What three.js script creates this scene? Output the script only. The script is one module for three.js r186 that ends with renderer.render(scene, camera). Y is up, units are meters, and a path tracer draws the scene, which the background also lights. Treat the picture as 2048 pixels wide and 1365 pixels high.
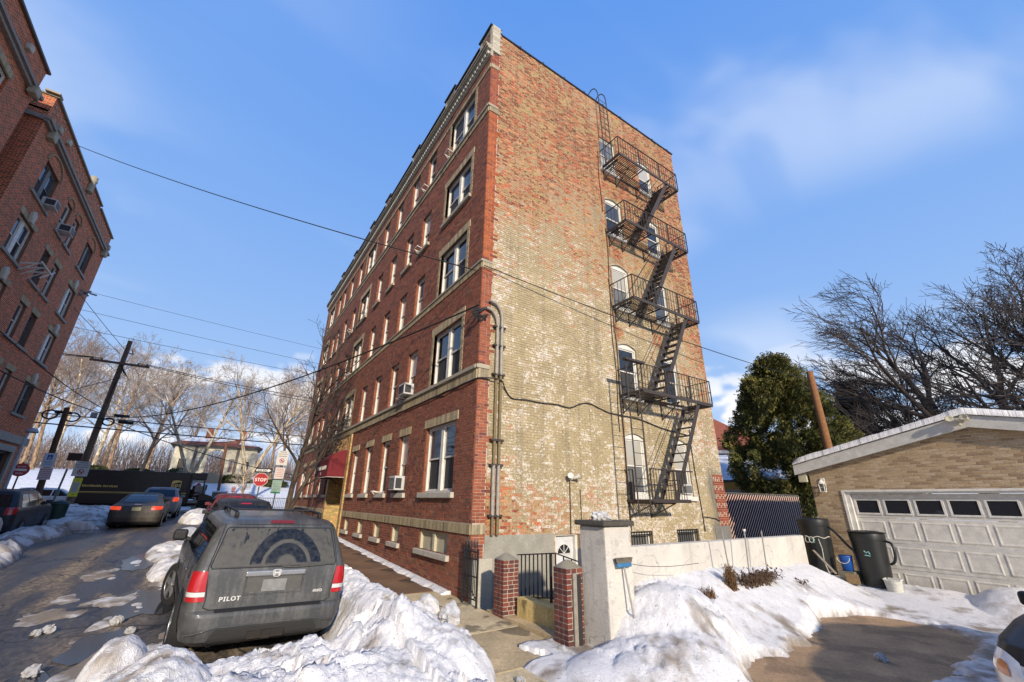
import * as THREE from 'three';
import { FontLoader } from 'three/addons/loaders/FontLoader.js';
import { TextGeometry } from 'three/addons/geometries/TextGeometry.js';
import { MarchingCubes } from 'three/addons/objects/MarchingCubes.js';
import { RoundedBoxGeometry } from 'three/addons/geometries/RoundedBoxGeometry.js';

// ---------------------------------------------------------------- camera, sky, sun, exposure
const scene = new THREE.Scene();
const camera = new THREE.PerspectiveCamera(78.42, 1024 / 682, 0.05, 2000);
camera.position.set(-4.622, 2.0, 8.372);
camera.rotation.order = 'YXZ';
camera.rotation.set(THREE.MathUtils.degToRad(20.969), THREE.MathUtils.degToRad(-33.739), THREE.MathUtils.degToRad(0.781));

const renderer = new THREE.WebGLRenderer({ antialias: true });
renderer.toneMapping = THREE.LinearToneMapping;
renderer.toneMappingExposure = 1.27;
renderer.shadowMap.enabled = true;

const SUN = new THREE.Vector3(-0.32, 0.50, 1).normalize();
const sun = new THREE.DirectionalLight(new THREE.Color().setRGB(1.0, 0.88, 0.72), 4.0);
sun.position.copy(SUN).multiplyScalar(90); sun.target.position.set(0, 3, -10);
sun.castShadow = true; sun.shadow.radius = 3;
Object.assign(sun.shadow.camera, { left: -50, right: 60, top: 50, bottom: -40, near: 1, far: 260 });
sun.shadow.mapSize.set(4096, 4096);
scene.add(sun); scene.add(sun.target);

// ---- noise
function mulberry(a) { return () => { a |= 0; a = a + 0x6D2B79F5 | 0; let t = Math.imul(a ^ a >>> 15, 1 | a); t = t + Math.imul(t ^ t >>> 7, 61 | t) ^ t; return ((t ^ t >>> 14) >>> 0) / 4294967296; }; }
const lerp = (a, b, t) => a + (b - a) * t, clamp = (x, a = 0, b = 1) => x < a ? a : x > b ? b : x, sm = (a, b, x) => { const t = clamp((x - a) / (b - a)); return t * t * (3 - 2 * t); };
function hash2(x, y, s = 0) { let h = Math.imul(x | 0, 374761393) + Math.imul(y | 0, 668265263) + Math.imul(s | 0, 1442695041) | 0; h = Math.imul(h ^ h >>> 13, 1274126177); h = Math.imul(h ^ h >>> 16, 0x45d9f3b); return ((h ^ h >>> 15) >>> 0) / 4294967296; }
function noise(x, y, s = 0, px = 0, py = 0) { // value noise, periodic when px, py are given
  let xi = Math.floor(x), yi = Math.floor(y); const fx = x - xi, fy = y - yi, u = fx * fx * (3 - 2 * fx), v = fy * fy * (3 - 2 * fy);
  let x1 = xi + 1, y1 = yi + 1; if (px) { xi = ((xi % px) + px) % px; x1 = ((x1 % px) + px) % px; } if (py) { yi = ((yi % py) + py) % py; y1 = ((y1 % py) + py) % py; }
  return lerp(lerp(hash2(xi, yi, s), hash2(x1, yi, s), u), lerp(hash2(xi, y1, s), hash2(x1, y1, s), u), v);
}
function fbm(x, y, o = 4, s = 0, px = 0, py = 0) { let a = 0.5, r = 0, t = 0; for (let i = 0; i < o; i++) { r += a * noise(x, y, s + i * 17, px, py); t += a; a *= 0.5; x *= 2; y *= 2; px *= 2; py *= 2; } return r / t; }

// ---- the sky: blue with thin cirrus and low cumulus toward the horizon
function makeSky() {
  const W = 1536, H = 768, d = new Float32Array(W * H * 4);
  for (let j = 0; j < H; j++) for (let i = 0; i < W; i++) {
    const el = ((j + 0.5) / H - 0.5) * Math.PI, az = ((i + 0.5) / W) * Math.PI * 2;
    const k = (j * W + i) * 4, e = Math.max(el, 0), t = Math.pow(clamp(e / 1.25), 0.62);
    let r = lerp(0.34, 0.070, t), g = lerp(0.52, 0.228, t), b = lerp(0.76, 0.66, t);
    const hz = Math.exp(-e * 8); r = lerp(r, 0.72, hz * 0.8); g = lerp(g, 0.76, hz * 0.8); b = lerp(b, 0.84, hz * 0.8);
    if (el > 0.0) {
      // thin high cloud, laid out on a plane overhead so that it foreshortens toward the horizon
      const q = 1 / (Math.sin(el) + 0.12), X0 = Math.cos(az) * Math.cos(el) * q, Z0 = Math.sin(az) * Math.cos(el) * q;
      const cirrus = (X, Z) => { const wx = fbm(X * 0.9 + 3, Z * 0.9 + 7, 3, 5) * 1.8, ms = fbm(X * 0.55 + 9, Z * 0.55 + 2, 3, 23); if (ms < 0.46) return 0; return sm(0.46, 0.78, fbm(X * 1.1 + wx, Z * 2.6 - wx * 0.6, 5, 11)) * sm(0.46, 0.70, ms); };
      const c = Math.max(cirrus(X0 + 184.266, Z0 + 135.490), cirrus(X0 + 118.587, Z0 + 31.227)) * 0.38;
      // low cumulus heads
      const lim = sm(0.02, 0.07, el) * (1 - sm(0.2, 0.34, el)), cm = lim ? sm(0.56, 0.64, fbm(az * 9 + 27.919, el * 22 + 38.897, 5, 41)) * lim * 0.95 : 0;
      r = lerp(r, 0.70, c); g = lerp(g, 0.76, c); b = lerp(b, 0.86, c);
      r = lerp(r, 0.82, cm); g = lerp(g, 0.82, cm); b = lerp(b, 0.85, cm);
    } else { r = 0.30; g = 0.29; b = 0.28; }
    d[k] = r; d[k + 1] = g; d[k + 2] = b; d[k + 3] = 1;
  }
  const tx = new THREE.DataTexture(d, W, H, THREE.RGBAFormat, THREE.FloatType);
  tx.mapping = THREE.EquirectangularReflectionMapping; tx.magFilter = tx.minFilter = THREE.LinearFilter; tx.wrapS = THREE.RepeatWrapping; tx.needsUpdate = true;
  return tx;
}
const skyTex = makeSky();
scene.background = skyTex; scene.environment = skyTex;
scene.backgroundIntensity = 1.0; scene.environmentIntensity = 1.0;

// ---------------------------------------------------------------- helpers
const taken = {};
function numbered(n) { const k = taken[n] = (taken[n] ?? -1) + 1; return k ? n + '_' + String(k).padStart(3, '0') : n; }
function thing(name, label, category, group) { const o = new THREE.Group(); o.name = numbered(name); o.userData = { label, category }; if (group) o.userData.group = group; scene.add(o); return o; }
function setting(name, geo, m, kind = 'structure', label, category) { const o = new THREE.Mesh(geo, m); o.name = numbered(name); o.castShadow = o.receiveShadow = true; o.userData = { kind }; if (label) o.userData.label = label; if (category) o.userData.category = category; scene.add(o); return o; }
function part(parent, name, geo, m, extra) { if (geo && geo.geo) geo = geo.geo(); const o = new THREE.Mesh(geo, m); o.name = name; o.castShadow = o.receiveShadow = true; if (extra) Object.assign(o.userData, extra); parent.add(o); return o; }
function solo(name, label, category, geo, m, group) { if (geo.geo) geo = geo.geo(); const o = new THREE.Mesh(geo, m); o.name = numbered(name); o.castShadow = o.receiveShadow = true; o.userData = { label, category }; if (group) o.userData.group = group; scene.add(o); return o; }
function copyOf(src, label, group) { const c = src.clone(); c.name = numbered(src.name.replace(/_\d{3}$/, '')); c.userData = { ...src.userData }; if (label) c.userData.label = label; if (group) c.userData.group = group; scene.add(c); return c; }

const V = (x, y, z) => new THREE.Vector3(x, y, z);
// collects triangles; uv in metres by the dominant axis unless given
class B {
  constructor() { this.p = []; this.n = []; this.t = []; this.c = []; this.col = null; this.xf = null; }
  color(r, g, b) { this.col = [r, g, b]; return this; }
  _v(p, n, uv) {
    let x = p[0], y = p[1], z = p[2];
    if (!uv) { const a = Math.abs(n[0]), b = Math.abs(n[1]), c = Math.abs(n[2]); uv = a > b && a > c ? [z, y] : b > c ? [x, z] : [x, y]; }
    this.p.push(x, y, z); this.n.push(n[0], n[1], n[2]); this.t.push(uv[0], uv[1]); if (this.col) this.c.push(this.col[0], this.col[1], this.col[2]);
  }
  tri(a, b, c, uv, ns) {
    let n; if (!ns) { const ux = b[0] - a[0], uy = b[1] - a[1], uz = b[2] - a[2], vx = c[0] - a[0], vy = c[1] - a[1], vz = c[2] - a[2]; n = [uy * vz - uz * vy, uz * vx - ux * vz, ux * vy - uy * vx]; const l = Math.hypot(...n) || 1; n = n.map(q => q / l); ns = [n, n, n]; }
    this._v(a, ns[0], uv && uv[0]); this._v(b, ns[1], uv && uv[1]); this._v(c, ns[2], uv && uv[2]); return this;
  }
  quad(a, b, c, d, uv, ns) { this.tri(a, b, c, uv && [uv[0], uv[1], uv[2]], ns && [ns[0], ns[1], ns[2]]); this.tri(a, c, d, uv && [uv[0], uv[2], uv[3]], ns && [ns[0], ns[2], ns[3]]); return this; }
  box(x0, y0, z0, x1, y1, z1, skip = '') {
    const a = [x0, y0, z0], b = [x1, y0, z0], c = [x1, y1, z0], d = [x0, y1, z0], e = [x0, y0, z1], f = [x1, y0, z1], g = [x1, y1, z1], h = [x0, y1, z1];
    if (!skip.includes('b')) this.quad(a, d, c, b); if (!skip.includes('f')) this.quad(e, f, g, h);
    if (!skip.includes('l')) this.quad(a, e, h, d); if (!skip.includes('r')) this.quad(b, c, g, f);
    if (!skip.includes('u')) this.quad(d, h, g, c); if (!skip.includes('d')) this.quad(a, b, f, e); return this;
  }
  cbox(cx, cy, cz, sx, sy, sz) { return this.box(cx - sx / 2, cy - sy / 2, cz - sz / 2, cx + sx / 2, cy + sy / 2, cz + sz / 2); }
  geom(g, m) { g = g.index ? g.toNonIndexed() : g.clone(); if (m) g.applyMatrix4(m); const P = g.attributes.position, N = g.attributes.normal, U = g.attributes.uv; for (let i = 0; i < P.count; i++) this._v([P.getX(i), P.getY(i), P.getZ(i)], [N.getX(i), N.getY(i), N.getZ(i)], U ? [U.getX(i), U.getY(i)] : null); return this; }
  rbox(cx, cy, cz, sx, sy, sz, r = 0.01, seg = 2, m) { const g = new RoundedBoxGeometry(sx, sy, sz, seg, Math.min(r, sx / 2.01, sy / 2.01, sz / 2.01)); g.deleteAttribute('uv'); g.translate(cx, cy, cz); return this.geom(g, m); }
  // tapered tube along points [x,y,z]; r number or array
  tube(pts, r, k = 6, cap = true) {
    const n = pts.length, R = i => Array.isArray(r) ? r[i] : r; let prev = null, rings = [], nrm = [], u = null, len = 0;
    for (let i = 0; i < n; i++) {
      const a = pts[Math.max(0, i - 1)], b = pts[Math.min(n - 1, i + 1)]; let dx = b[0] - a[0], dy = b[1] - a[1], dz = b[2] - a[2]; const l = Math.hypot(dx, dy, dz) || 1; dx /= l; dy /= l; dz /= l;
      if (!u) u = Math.abs(dy) < 0.9 ? [0, 1, 0] : [1, 0, 0];
      let dot = u[0] * dx + u[1] * dy + u[2] * dz; u = [u[0] - dx * dot, u[1] - dy * dot, u[2] - dz * dot]; const ul = Math.hypot(...u) || 1; u = u.map(q => q / ul);
      const w = [dy * u[2] - dz * u[1], dz * u[0] - dx * u[2], dx * u[1] - dy * u[0]], ring = [], nn = [];
      for (let j = 0; j < k; j++) { const t = j / k * Math.PI * 2, c = Math.cos(t), s = Math.sin(t), q = [u[0] * c + w[0] * s, u[1] * c + w[1] * s, u[2] * c + w[2] * s]; nn.push(q); ring.push([pts[i][0] + q[0] * R(i), pts[i][1] + q[1] * R(i), pts[i][2] + q[2] * R(i)]); }
      rings.push(ring); nrm.push(nn);
    }
    let L = 0;
    for (let i = 0; i < n - 1; i++) {
      const l = Math.hypot(pts[i + 1][0] - pts[i][0], pts[i + 1][1] - pts[i][1], pts[i + 1][2] - pts[i][2]), c = Math.PI * 2 * R(i);
      for (let j = 0; j < k; j++) { const m = (j + 1) % k; this.quad(rings[i][j], rings[i][m], rings[i + 1][m], rings[i + 1][j], [[j / k * c, L], [(j + 1) / k * c, L], [(j + 1) / k * c, L + l], [j / k * c, L + l]], [nrm[i][j], nrm[i][m], nrm[i + 1][m], nrm[i + 1][j]]); }
      L += l;
    }
    if (cap) for (const e of [0, n - 1]) for (let j = 1; j < k - 1; j++) e ? this.tri(rings[e][0], rings[e][j], rings[e][j + 1]) : this.tri(rings[e][0], rings[e][j + 1], rings[e][j]);
    return this;
  }
  // bar with rectangular section between two points (up hint)
  bar(a, b, w, h, up = [0, 1, 0]) {
    const A = V(...a), Bv = V(...b), d = Bv.clone().sub(A), L = d.length(); d.normalize(); let U = V(...up); let s = d.clone().cross(U); if (s.length() < 1e-3) { U = V(1, 0, 0); s = d.clone().cross(U); } s.normalize(); U = s.clone().cross(d);
    const m = new THREE.Matrix4().makeBasis(d, U, s); m.setPosition(A.clone().add(Bv).multiplyScalar(0.5)); const g = new THREE.BoxGeometry(L, h, w); g.deleteAttribute('uv'); return this.geom(g, m);
  }
  lathe(prof, k = 16, m) { const g = new THREE.LatheGeometry(prof.map(q => new THREE.Vector2(q[0], q[1])), k); return this.geom(g, m); }
  prism(poly, depth, m, bevel = 0) { const s = new THREE.Shape(poly.map(q => new THREE.Vector2(q[0], q[1]))); const g = new THREE.ExtrudeGeometry(s, { depth, bevelEnabled: bevel > 0, bevelSize: bevel, bevelThickness: bevel, bevelSegments: 1 }); g.deleteAttribute('uv'); return this.geom(g, m); }
  geo() {
    const g = new THREE.BufferGeometry(); g.setAttribute('position', new THREE.Float32BufferAttribute(this.p, 3)); g.setAttribute('normal', new THREE.Float32BufferAttribute(this.n, 3)); g.setAttribute('uv', new THREE.Float32BufferAttribute(this.t, 2));
    if (this.c.length === this.p.length && this.c.length) g.setAttribute('color', new THREE.Float32BufferAttribute(this.c, 3)); return g;
  }
}
const M4 = (px = 0, py = 0, pz = 0, rx = 0, ry = 0, rz = 0, s = 1) => new THREE.Matrix4().compose(V(px, py, pz), new THREE.Quaternion().setFromEuler(new THREE.Euler(rx, ry, rz, 'YXZ')), typeof s === 'number' ? V(s, s, s) : V(...s));
// a grid surface f(i/nu, j/nv) -> [x,y,z]; smooth normals
function gridGeo(nu, nv, f, uvf, colf) {
  const p = [], uv = [], ix = [], cl = []; for (let j = 0; j <= nv; j++) for (let i = 0; i <= nu; i++) { const q = f(i / nu, j / nv); p.push(...q); uv.push(...(uvf ? uvf(q, i / nu, j / nv) : [q[0], q[2]])); if (colf) cl.push(...colf(q, i / nu, j / nv)); }
  for (let j = 0; j < nv; j++) for (let i = 0; i < nu; i++) { const a = j * (nu + 1) + i, b = a + 1, c = a + nu + 1, d = c + 1; ix.push(a, c, b, b, c, d); }
  const g = new THREE.BufferGeometry(); g.setAttribute('position', new THREE.Float32BufferAttribute(p, 3)); g.setAttribute('uv', new THREE.Float32BufferAttribute(uv, 2)); if (colf) g.setAttribute('color', new THREE.Float32BufferAttribute(cl, 3)); g.setIndex(ix); g.computeVertexNormals(); return g;
}
// ---- textures
function tex(w, h, fn, srgb = true, rep = [1, 1]) { const d = new Uint8Array(w * h * 4); for (let j = 0; j < h; j++) for (let i = 0; i < w; i++) { const c = fn(i / w, j / h, i, j), k = (j * w + i) * 4; if (typeof c === 'number') { d[k] = d[k + 1] = d[k + 2] = clamp(c, 0, 255); } else { d[k] = clamp(c[0], 0, 255); d[k + 1] = clamp(c[1], 0, 255); d[k + 2] = clamp(c[2], 0, 255); } d[k + 3] = 255; } const t = new THREE.DataTexture(d, w, h, THREE.RGBAFormat); if (srgb) t.colorSpace = THREE.SRGBColorSpace; t.wrapS = t.wrapT = THREE.RepeatWrapping; t.magFilter = THREE.LinearFilter; t.minFilter = THREE.LinearMipmapLinearFilter; t.generateMipmaps = true; t.repeat.set(...rep); t.needsUpdate = true; return t; }
function rp(t, x, y = x) { const c = t.clone(); c.repeat.set(x, y); c.needsUpdate = true; return c; }
const grain = tex(512, 512, (u, v) => 190 + 68 * (0.55 * fbm(u * 8, v * 8, 5, 3, 8, 8) + 0.45 * fbm(u * 64, v * 64, 3, 9, 64, 64)), true);
const grainBump = tex(512, 512, (u, v) => 255 * (0.4 * fbm(u * 16, v * 16, 4, 13, 16, 16) + 0.6 * fbm(u * 90, v * 90, 2, 19, 90, 90)), false);
const std = (r, g, b, rough = 0.8, o = {}) => new THREE.MeshStandardMaterial({ color: new THREE.Color().setRGB(r, g, b), roughness: rough, ...o });
const worn = (r, g, b, rough = 0.85, rep = 1, bump = 0.004, o = {}) => std(r, g, b, rough, { map: rp(grain, rep), bumpMap: rp(grainBump, rep), bumpScale: bump, ...o });
const phys = (r, g, b, o = {}) => new THREE.MeshPhysicalMaterial({ color: new THREE.Color().setRGB(r, g, b), ...o });

const font = await new FontLoader().loadAsync('fonts/droid/droid_sans_bold.typeface.json');
function textGeo(s, size, depth = 0.006) { const g = new TextGeometry(s, { font, size, depth, curveSegments: 3 }); g.computeBoundingBox(); const b = g.boundingBox; g.translate(-(b.min.x + b.max.x) / 2, -(b.min.y + b.max.y) / 2, 0); return g; }

// the street climbs away from the camera, then levels at the crossing
const roadY = z => z > 10 ? -0.2 : z > 0 ? -0.02 * z : z > -24 ? -0.035 * z : 0.84;
const walkY = z => roadY(z) + 0.13;
// ---------------------------------------------------------------- brick textures for surfaces too far off to show single bricks
const BL = 0.203, BH = 0.0677;
function brickTex(base, vary, mortar, seed, nb = 12, nc = 24) { // tile of nb bricks by nc courses
  const pick = (i, j) => { const h = hash2(i, j, seed), g = hash2(i, j, seed + 1), k = 1 + (h - 0.5) * vary; return [base[0] * k * (0.92 + 0.16 * g), base[1] * k, base[2] * k]; };
  const W = 720, H = 720, f = (u, v, bump) => {
    const y = v * nc, j = Math.floor(y), fy = y - j, x = u * nb + (j % 2) * 0.5, i = ((Math.floor(x) % nb) + nb) % nb, fx = x - Math.floor(x);
    const mj = 0.035 + 0.01 * noise(u * 200, v * 200, seed, 200, 200), mv = 0.11 + 0.03 * noise(u * 150, v * 150, seed + 3, 150, 150), m = fx < mj || fx > 1 - mj || fy < mv || fy > 1 - mv;
    const n = fbm(u * 64, v * 64, 3, seed + 5, 64, 64);
    if (bump) return m ? 60 + 40 * n : 190 + 50 * n;
    if (m) return mortar.map(c => c * (0.85 + 0.3 * n)); return pick(i, j).map(c => c * (0.8 + 0.4 * n));
  };
  return { map: tex(W, H, (u, v) => f(u, v, false)), bump: tex(W, H, (u, v) => f(u, v, true), false), rep: [1 / (nb * BL), 1 / (nc * BH)] };
}
function brickMat(t, bs = 0.012, rough = 0.9) { const m = std(1, 1, 1, rough); m.map = rp(t.map, ...t.rep); m.bumpMap = rp(t.bump, ...t.rep); m.bumpScale = bs; return m; }
const tRed = brickTex([112, 52, 40], 0.55, [176, 150, 120], 101), tYel = brickTex([182, 150, 92], 0.28, [150, 128, 84], 131);
const mRedFar = brickMat(tRed), mYel = brickMat(tYel, 0.006, 0.55);

// ---------------------------------------------------------------- shared building materials
const mMortar = worn(0.60, 0.49, 0.37, 0.95, 1.2), mStone = worn(0.46, 0.41, 0.30, 0.85, 0.9, 0.006), mStoneLt = worn(0.62, 0.57, 0.46, 0.85, 0.9, 0.006);
const mSoldier = worn(1, 1, 1, 0.9, 2, 0.004, { vertexColors: true });
const mBrickV = worn(1, 1, 1, 0.88, 2.3, 0.005, { vertexColors: true });
const mWhite = worn(0.86, 0.82, 0.73, 0.55, 1.5, 0.001), mCream = worn(0.66, 0.60, 0.42, 0.7, 1.1, 0.003);
const mCoping = worn(0.035, 0.04, 0.055, 0.5, 1), mDark = std(0.02, 0.02, 0.022, 0.7), mIron = worn(0.055, 0.042, 0.036, 0.65, 4, 0.002), mBlackIron = worn(0.022, 0.022, 0.024, 0.5, 4, 0.001);
const mGlass = phys(0.018, 0.022, 0.028, { roughness: 0.04, ior: 1.6, specularIntensity: 1 }), mGlassB = phys(0.05, 0.06, 0.075, { roughness: 0.07, ior: 1.55 }), mBlind = phys(0.40, 0.37, 0.30, { roughness: 0.35, clearcoat: 1, clearcoatRoughness: 0.05 }), mCurtain = phys(0.13, 0.13, 0.125, { roughness: 0.4, clearcoat: 1, clearcoatRoughness: 0.05 }), mScreen = std(0.035, 0.036, 0.038, 0.75);
const PANES = [mGlass, mGlassB, mBlind, mCurtain, mScreen, mGlass, mGlassB, mCurtain];

// ---- a sash window; origin at the middle of its sill line, +z out of the wall
const wcache = {};
function cached(k, f) { return wcache[k] ?? (wcache[k] = f()); }
function soldierRow(w, h, out, seed, cols) { const b = new B(), n = Math.max(2, Math.round(w / 0.071)), s = w / n; for (let i = 0; i < n; i++) { const q = hash2(i, seed, 77), c = cols ?? [0.50, 0.40, 0.24], k = 0.72 + 0.5 * q; b.color(c[0] * k, c[1] * k, c[2] * k * (0.9 + 0.2 * hash2(i, seed, 78))); b.box(-w / 2 + i * s + 0.004, 0, -0.05, -w / 2 + (i + 1) * s - 0.004, h, out + 0.006 * q, 'b'); } return b.geo(); }
function windowPart(parent, w, h, o = {}) {
  const rec = o.rec ?? 0.10, fm = o.frame ?? mWhite, seed = o.seed ?? 1, dbl = o.double, key = [w, h, dbl, rec, o.arch, o.mull].map(q => typeof q === 'number' ? q.toFixed(3) : q).join();
  const arch = o.arch ?? 0, hh = h - arch, mul = dbl ? (o.mull ?? 0.15) : 0, lw = dbl ? (w - mul - 0.1) / 2 : w - 0.1, cx = dbl ? [-(mul + lw) / 2, (mul + lw) / 2] : [0], mid = hh * 0.5;
  const frame = cached('f' + key, () => {
    const b = new B(), z0 = -rec - 0.09, z1 = -rec;
    b.box(-w / 2, 0, z0, -w / 2 + 0.05, hh, z1); b.box(w / 2 - 0.05, 0, z0, w / 2, hh, z1); b.box(-w / 2 + 0.05, 0, z0, w / 2 - 0.05, 0.05, z1 + 0.015); b.box(-w / 2 + 0.05, hh - 0.05, z0, w / 2 - 0.05, hh, z1);
    if (dbl) b.box(-mul / 2, 0.05, z0, mul / 2, hh - 0.05, z1 + 0.012);
    for (const c of cx) for (const [a0, a1, zz] of [[mid - 0.02, hh - 0.05, z1 - 0.03], [0.05, mid + 0.025, z1 - 0.055]]) { const x0 = c - lw / 2, x1 = c + lw / 2, t = 0.04; b.box(x0, a0, zz - 0.025, x0 + t, a1, zz); b.box(x1 - t, a0, zz - 0.025, x1, a1, zz); b.box(x0 + t, a0, zz - 0.025, x1 - t, a0 + t, zz); b.box(x0 + t, a1 - t, zz - 0.025, x1 - t, a1, zz); }
    if (arch) { const s = new THREE.Shape(); s.moveTo(-w / 2, hh); s.lineTo(w / 2, hh); s.quadraticCurveTo(0, hh + arch * 2, -w / 2, hh); const g = new THREE.ExtrudeGeometry(s, { depth: 0.08, bevelEnabled: false, curveSegments: 8 }); g.deleteAttribute('uv'); g.translate(0, 0, z0); b.geom(g); }
    return b.geo();
  });
  const m = part(parent, 'window', frame, fm);
  cx.forEach((c, i) => [[mid + 0.02, hh - 0.09, -rec - 0.045], [0.09, mid - 0.015, -rec - 0.07]].forEach(([a0, a1, zz], j) => {
    const g = cached('p' + [lw, a1 - a0].map(q => q.toFixed(3)), () => new THREE.BoxGeometry(lw - 0.06, a1 - a0 + 0.02, 0.006)), k = (o.panes ?? [])[i * 2 + j] ?? (j ? [mGlass, mScreen, mCurtain, mGlass][Math.floor(hash2(seed, i, 5) * 4)] : [mGlass, mBlind, mGlassB, mGlass, mCurtain][Math.floor(hash2(seed, i, 6) * 5)]);
    const q = part(m, 'pane', g, k); q.position.set(c, (a0 + a1) / 2, zz);
    if (j && o.screen) { const s = part(m, 'insect_screen', cached('sc' + [lw, a1 - a0], () => new THREE.BoxGeometry(lw - 0.05, a1 - a0 + 0.01, 0.004)), mScreen); s.position.set(c, (a0 + a1) / 2, -rec - 0.02); }
  }));
  if (o.sill) { const g = cached('s' + [w, o.sill], () => new B().rbox(0, -0.065, 0.0, w + (o.sillw ?? 0.2), 0.13, 0.30, 0.012, 1).geo()); part(m, 'sill', g, o.sillMat ?? mStoneLt).position.z = -0.06; }
  if (o.lintel) { const lwid = w + (o.lintw ?? 0.26); const g = cached('l' + [lwid, o.lintel], () => soldierRow(lwid, o.lintel, 0.02, Math.round(w * 100))); part(m, 'lintel', g, mSoldier).position.y = h; }
  if (o.surround) { for (const s of [-1, 1]) { const g = cached('r' + [w, h, s], () => { const b = new B(); for (let j = 0, y = 0; y < h - 0.02; j++, y += BH) { const q = hash2(j, s, 9), k = 0.75 + 0.45 * q, ww = j % 2 ? 0.15 : 0.13; b.color(0.50 * k, 0.40 * k, 0.24 * k); const x0 = s < 0 ? -w / 2 - ww : w / 2, x1 = s < 0 ? -w / 2 : w / 2 + ww; b.box(x0, y + 0.004, -0.12, x1, Math.min(y + BH - 0.005, h), 0.016 + 0.005 * q); } return b.geo(); }); part(m, 'jamb_bricks', g, mSoldier); } }
  return m;
}
// ---- courses of brick on a wall with openings; calls emit(u0,u1,v0,v1,row,index)
function layBricks(u0, u1, v0, v1, holes, emit, bond = 'mixed') {
  let row = Math.round(v0 / BH);
  for (let v = row * BH; v < v1 - 0.02; v += BH, row++) {
    const a = Math.max(v, v0) + 0.005, b = Math.min(v + BH - 0.005, v1), mid = (a + b) / 2, cuts = holes.filter(h => mid > h[2] && mid < h[3]).map(h => [h[0], h[1]]);
    let u = u0 - (row % 2 ? BL * 0.5 : 0), i = 0;
    while (u < u1) {
      const len = bond === 'mixed' && hash2(i, row, 41) < 0.3 ? BL / 2 : BL; let segs = [[Math.max(u + 0.005, u0), Math.min(u + len - 0.005, u1)]];
      for (const c of cuts) segs = segs.flatMap(s => c[1] <= s[0] || c[0] >= s[1] ? [s] : [[s[0], c[0]], [c[1], s[1]]].filter(q => q[1] - q[0] > 0.015));
      for (const s of segs) if (s[1] - s[0] > 0.02) emit(s[0], s[1], a, b, row, i, len);
      u += len; i++;
    }
  }
}
function wallRects(u0, u1, v0, v1, holes) { // rectangles that leave the openings free
  const us = [...new Set([u0, u1, ...holes.flatMap(h => [h[0], h[1]])])].filter(u => u >= u0 && u <= u1).sort((a, b) => a - b), out = [];
  for (let i = 0; i < us.length - 1; i++) { const a = us[i], b = us[i + 1], m = (a + b) / 2, hs = holes.filter(h => m > h[0] && m < h[1]).sort((p, q) => p[2] - q[2]); let v = v0; for (const h of hs) { if (h[2] > v) out.push([a, b, v, h[2]]); v = Math.max(v, h[3]); } if (v < v1) out.push([a, b, v, v1]); } return out;
}

// ================================================================ the apartment building on the corner
const apt = thing('apartment_building', 'five storey red brick apartment building with flaking tan painted side wall', 'building');
const LEN = 24.6, SW = 9.62, ROOF = 17.0;
const FL = [[2.18, 3.87], [5.05, 6.66], [7.95, 9.48], [10.72, 12.27], [13.56, 15.22]];
const COL = [ // centre u, width, double
  [1.88, 1.82, 1], [4.5, 0.82, 0], [6.25, 0.82, 0], [8.2, 0.82, 0], [10.15, 0.80, 0], [12.75, 1.72, 1], [14.95, 0.78, 0], [16.95, 0.78, 0], [18.85, 0.78, 0], [20.2, 0.78, 0], [22.6, 1.72, 1]];
const fHoles = [], ENTRY = [11.35, 14.3, 0, 3.95];
COL.forEach(([c, w, d], i) => FL.forEach(([a, b], f) => { if (f === 0 && i === 5) return; fHoles.push([c - w / 2, c + w / 2, a, b]); }));
const bsm = COL.filter((_, i) => i !== 5).map(([c, w]) => [c - (w - 0.16) / 2, c + (w - 0.16) / 2, 0.86, 1.31]);
fHoles.push(ENTRY, ...bsm);
{ // backing of mortar, with reveals
  const b = new B(); for (const [a, c, v0, v1] of wallRects(0, LEN, -0.6, 16.3, fHoles)) b.quad([0.001, v0, -c], [0.001, v0, -a], [0.001, v1, -a], [0.001, v1, -c]);
  part(apt, 'front_wall', b, mMortar);
  const r = new B(); for (const [a, c, v0, v1] of fHoles) { if (v0 === 0) continue; for (const [q, s] of [[a, 1], [c, -1]]) for (let j = 0, v = v0; v < v1 - 0.01; j++, v += BH) { const k = 0.8 + 0.4 * hash2(j, Math.round(q * 40), 3); r.color(0.34 * k, 0.115 * k, 0.055 * k); const zz = -q; r.box(0.0, v + 0.004, s > 0 ? zz : zz, 0.22, Math.min(v + BH - 0.004, v1), s > 0 ? zz + 0.03 : zz - 0.03); } r.color(0.25, 0.2, 0.15); r.quad([0.012, v1, -c], [0.012, v1, -a], [0.22, v1, -a], [0.22, v1, -c]); r.quad([0.012, v0, -c], [0.012, v0, -a], [0.22, v0, -a], [0.22, v0, -c]); r.color(0.5, 0.47, 0.42); r.quad([0.24, v0, -c], [0.24, v0, -a], [0.24, v1, -a], [0.24, v1, -c]); }
  part(apt, 'window_reveals', r, mBrickV, { kind: 'stuff' });
}
const bands = [[1.34, 1.53, 0], [4.71, 4.95, 0], [4.95, 5.05, 0], [7.72, 7.95, 0], [13.28, 13.56, 0], [15.22, 15.38, 0]];
function brickTone(row, i, s) { const h = hash2(row, i, s), g = hash2(i, row, s + 1); let c = h < 0.2 ? [0.215, 0.078, 0.046] : h < 0.75 ? [0.33, 0.108, 0.056] : h < 0.92 ? [0.40, 0.142, 0.074] : [0.30, 0.15, 0.082]; const k = 0.82 + 0.36 * g; return c.map(q => q * k); }
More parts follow.
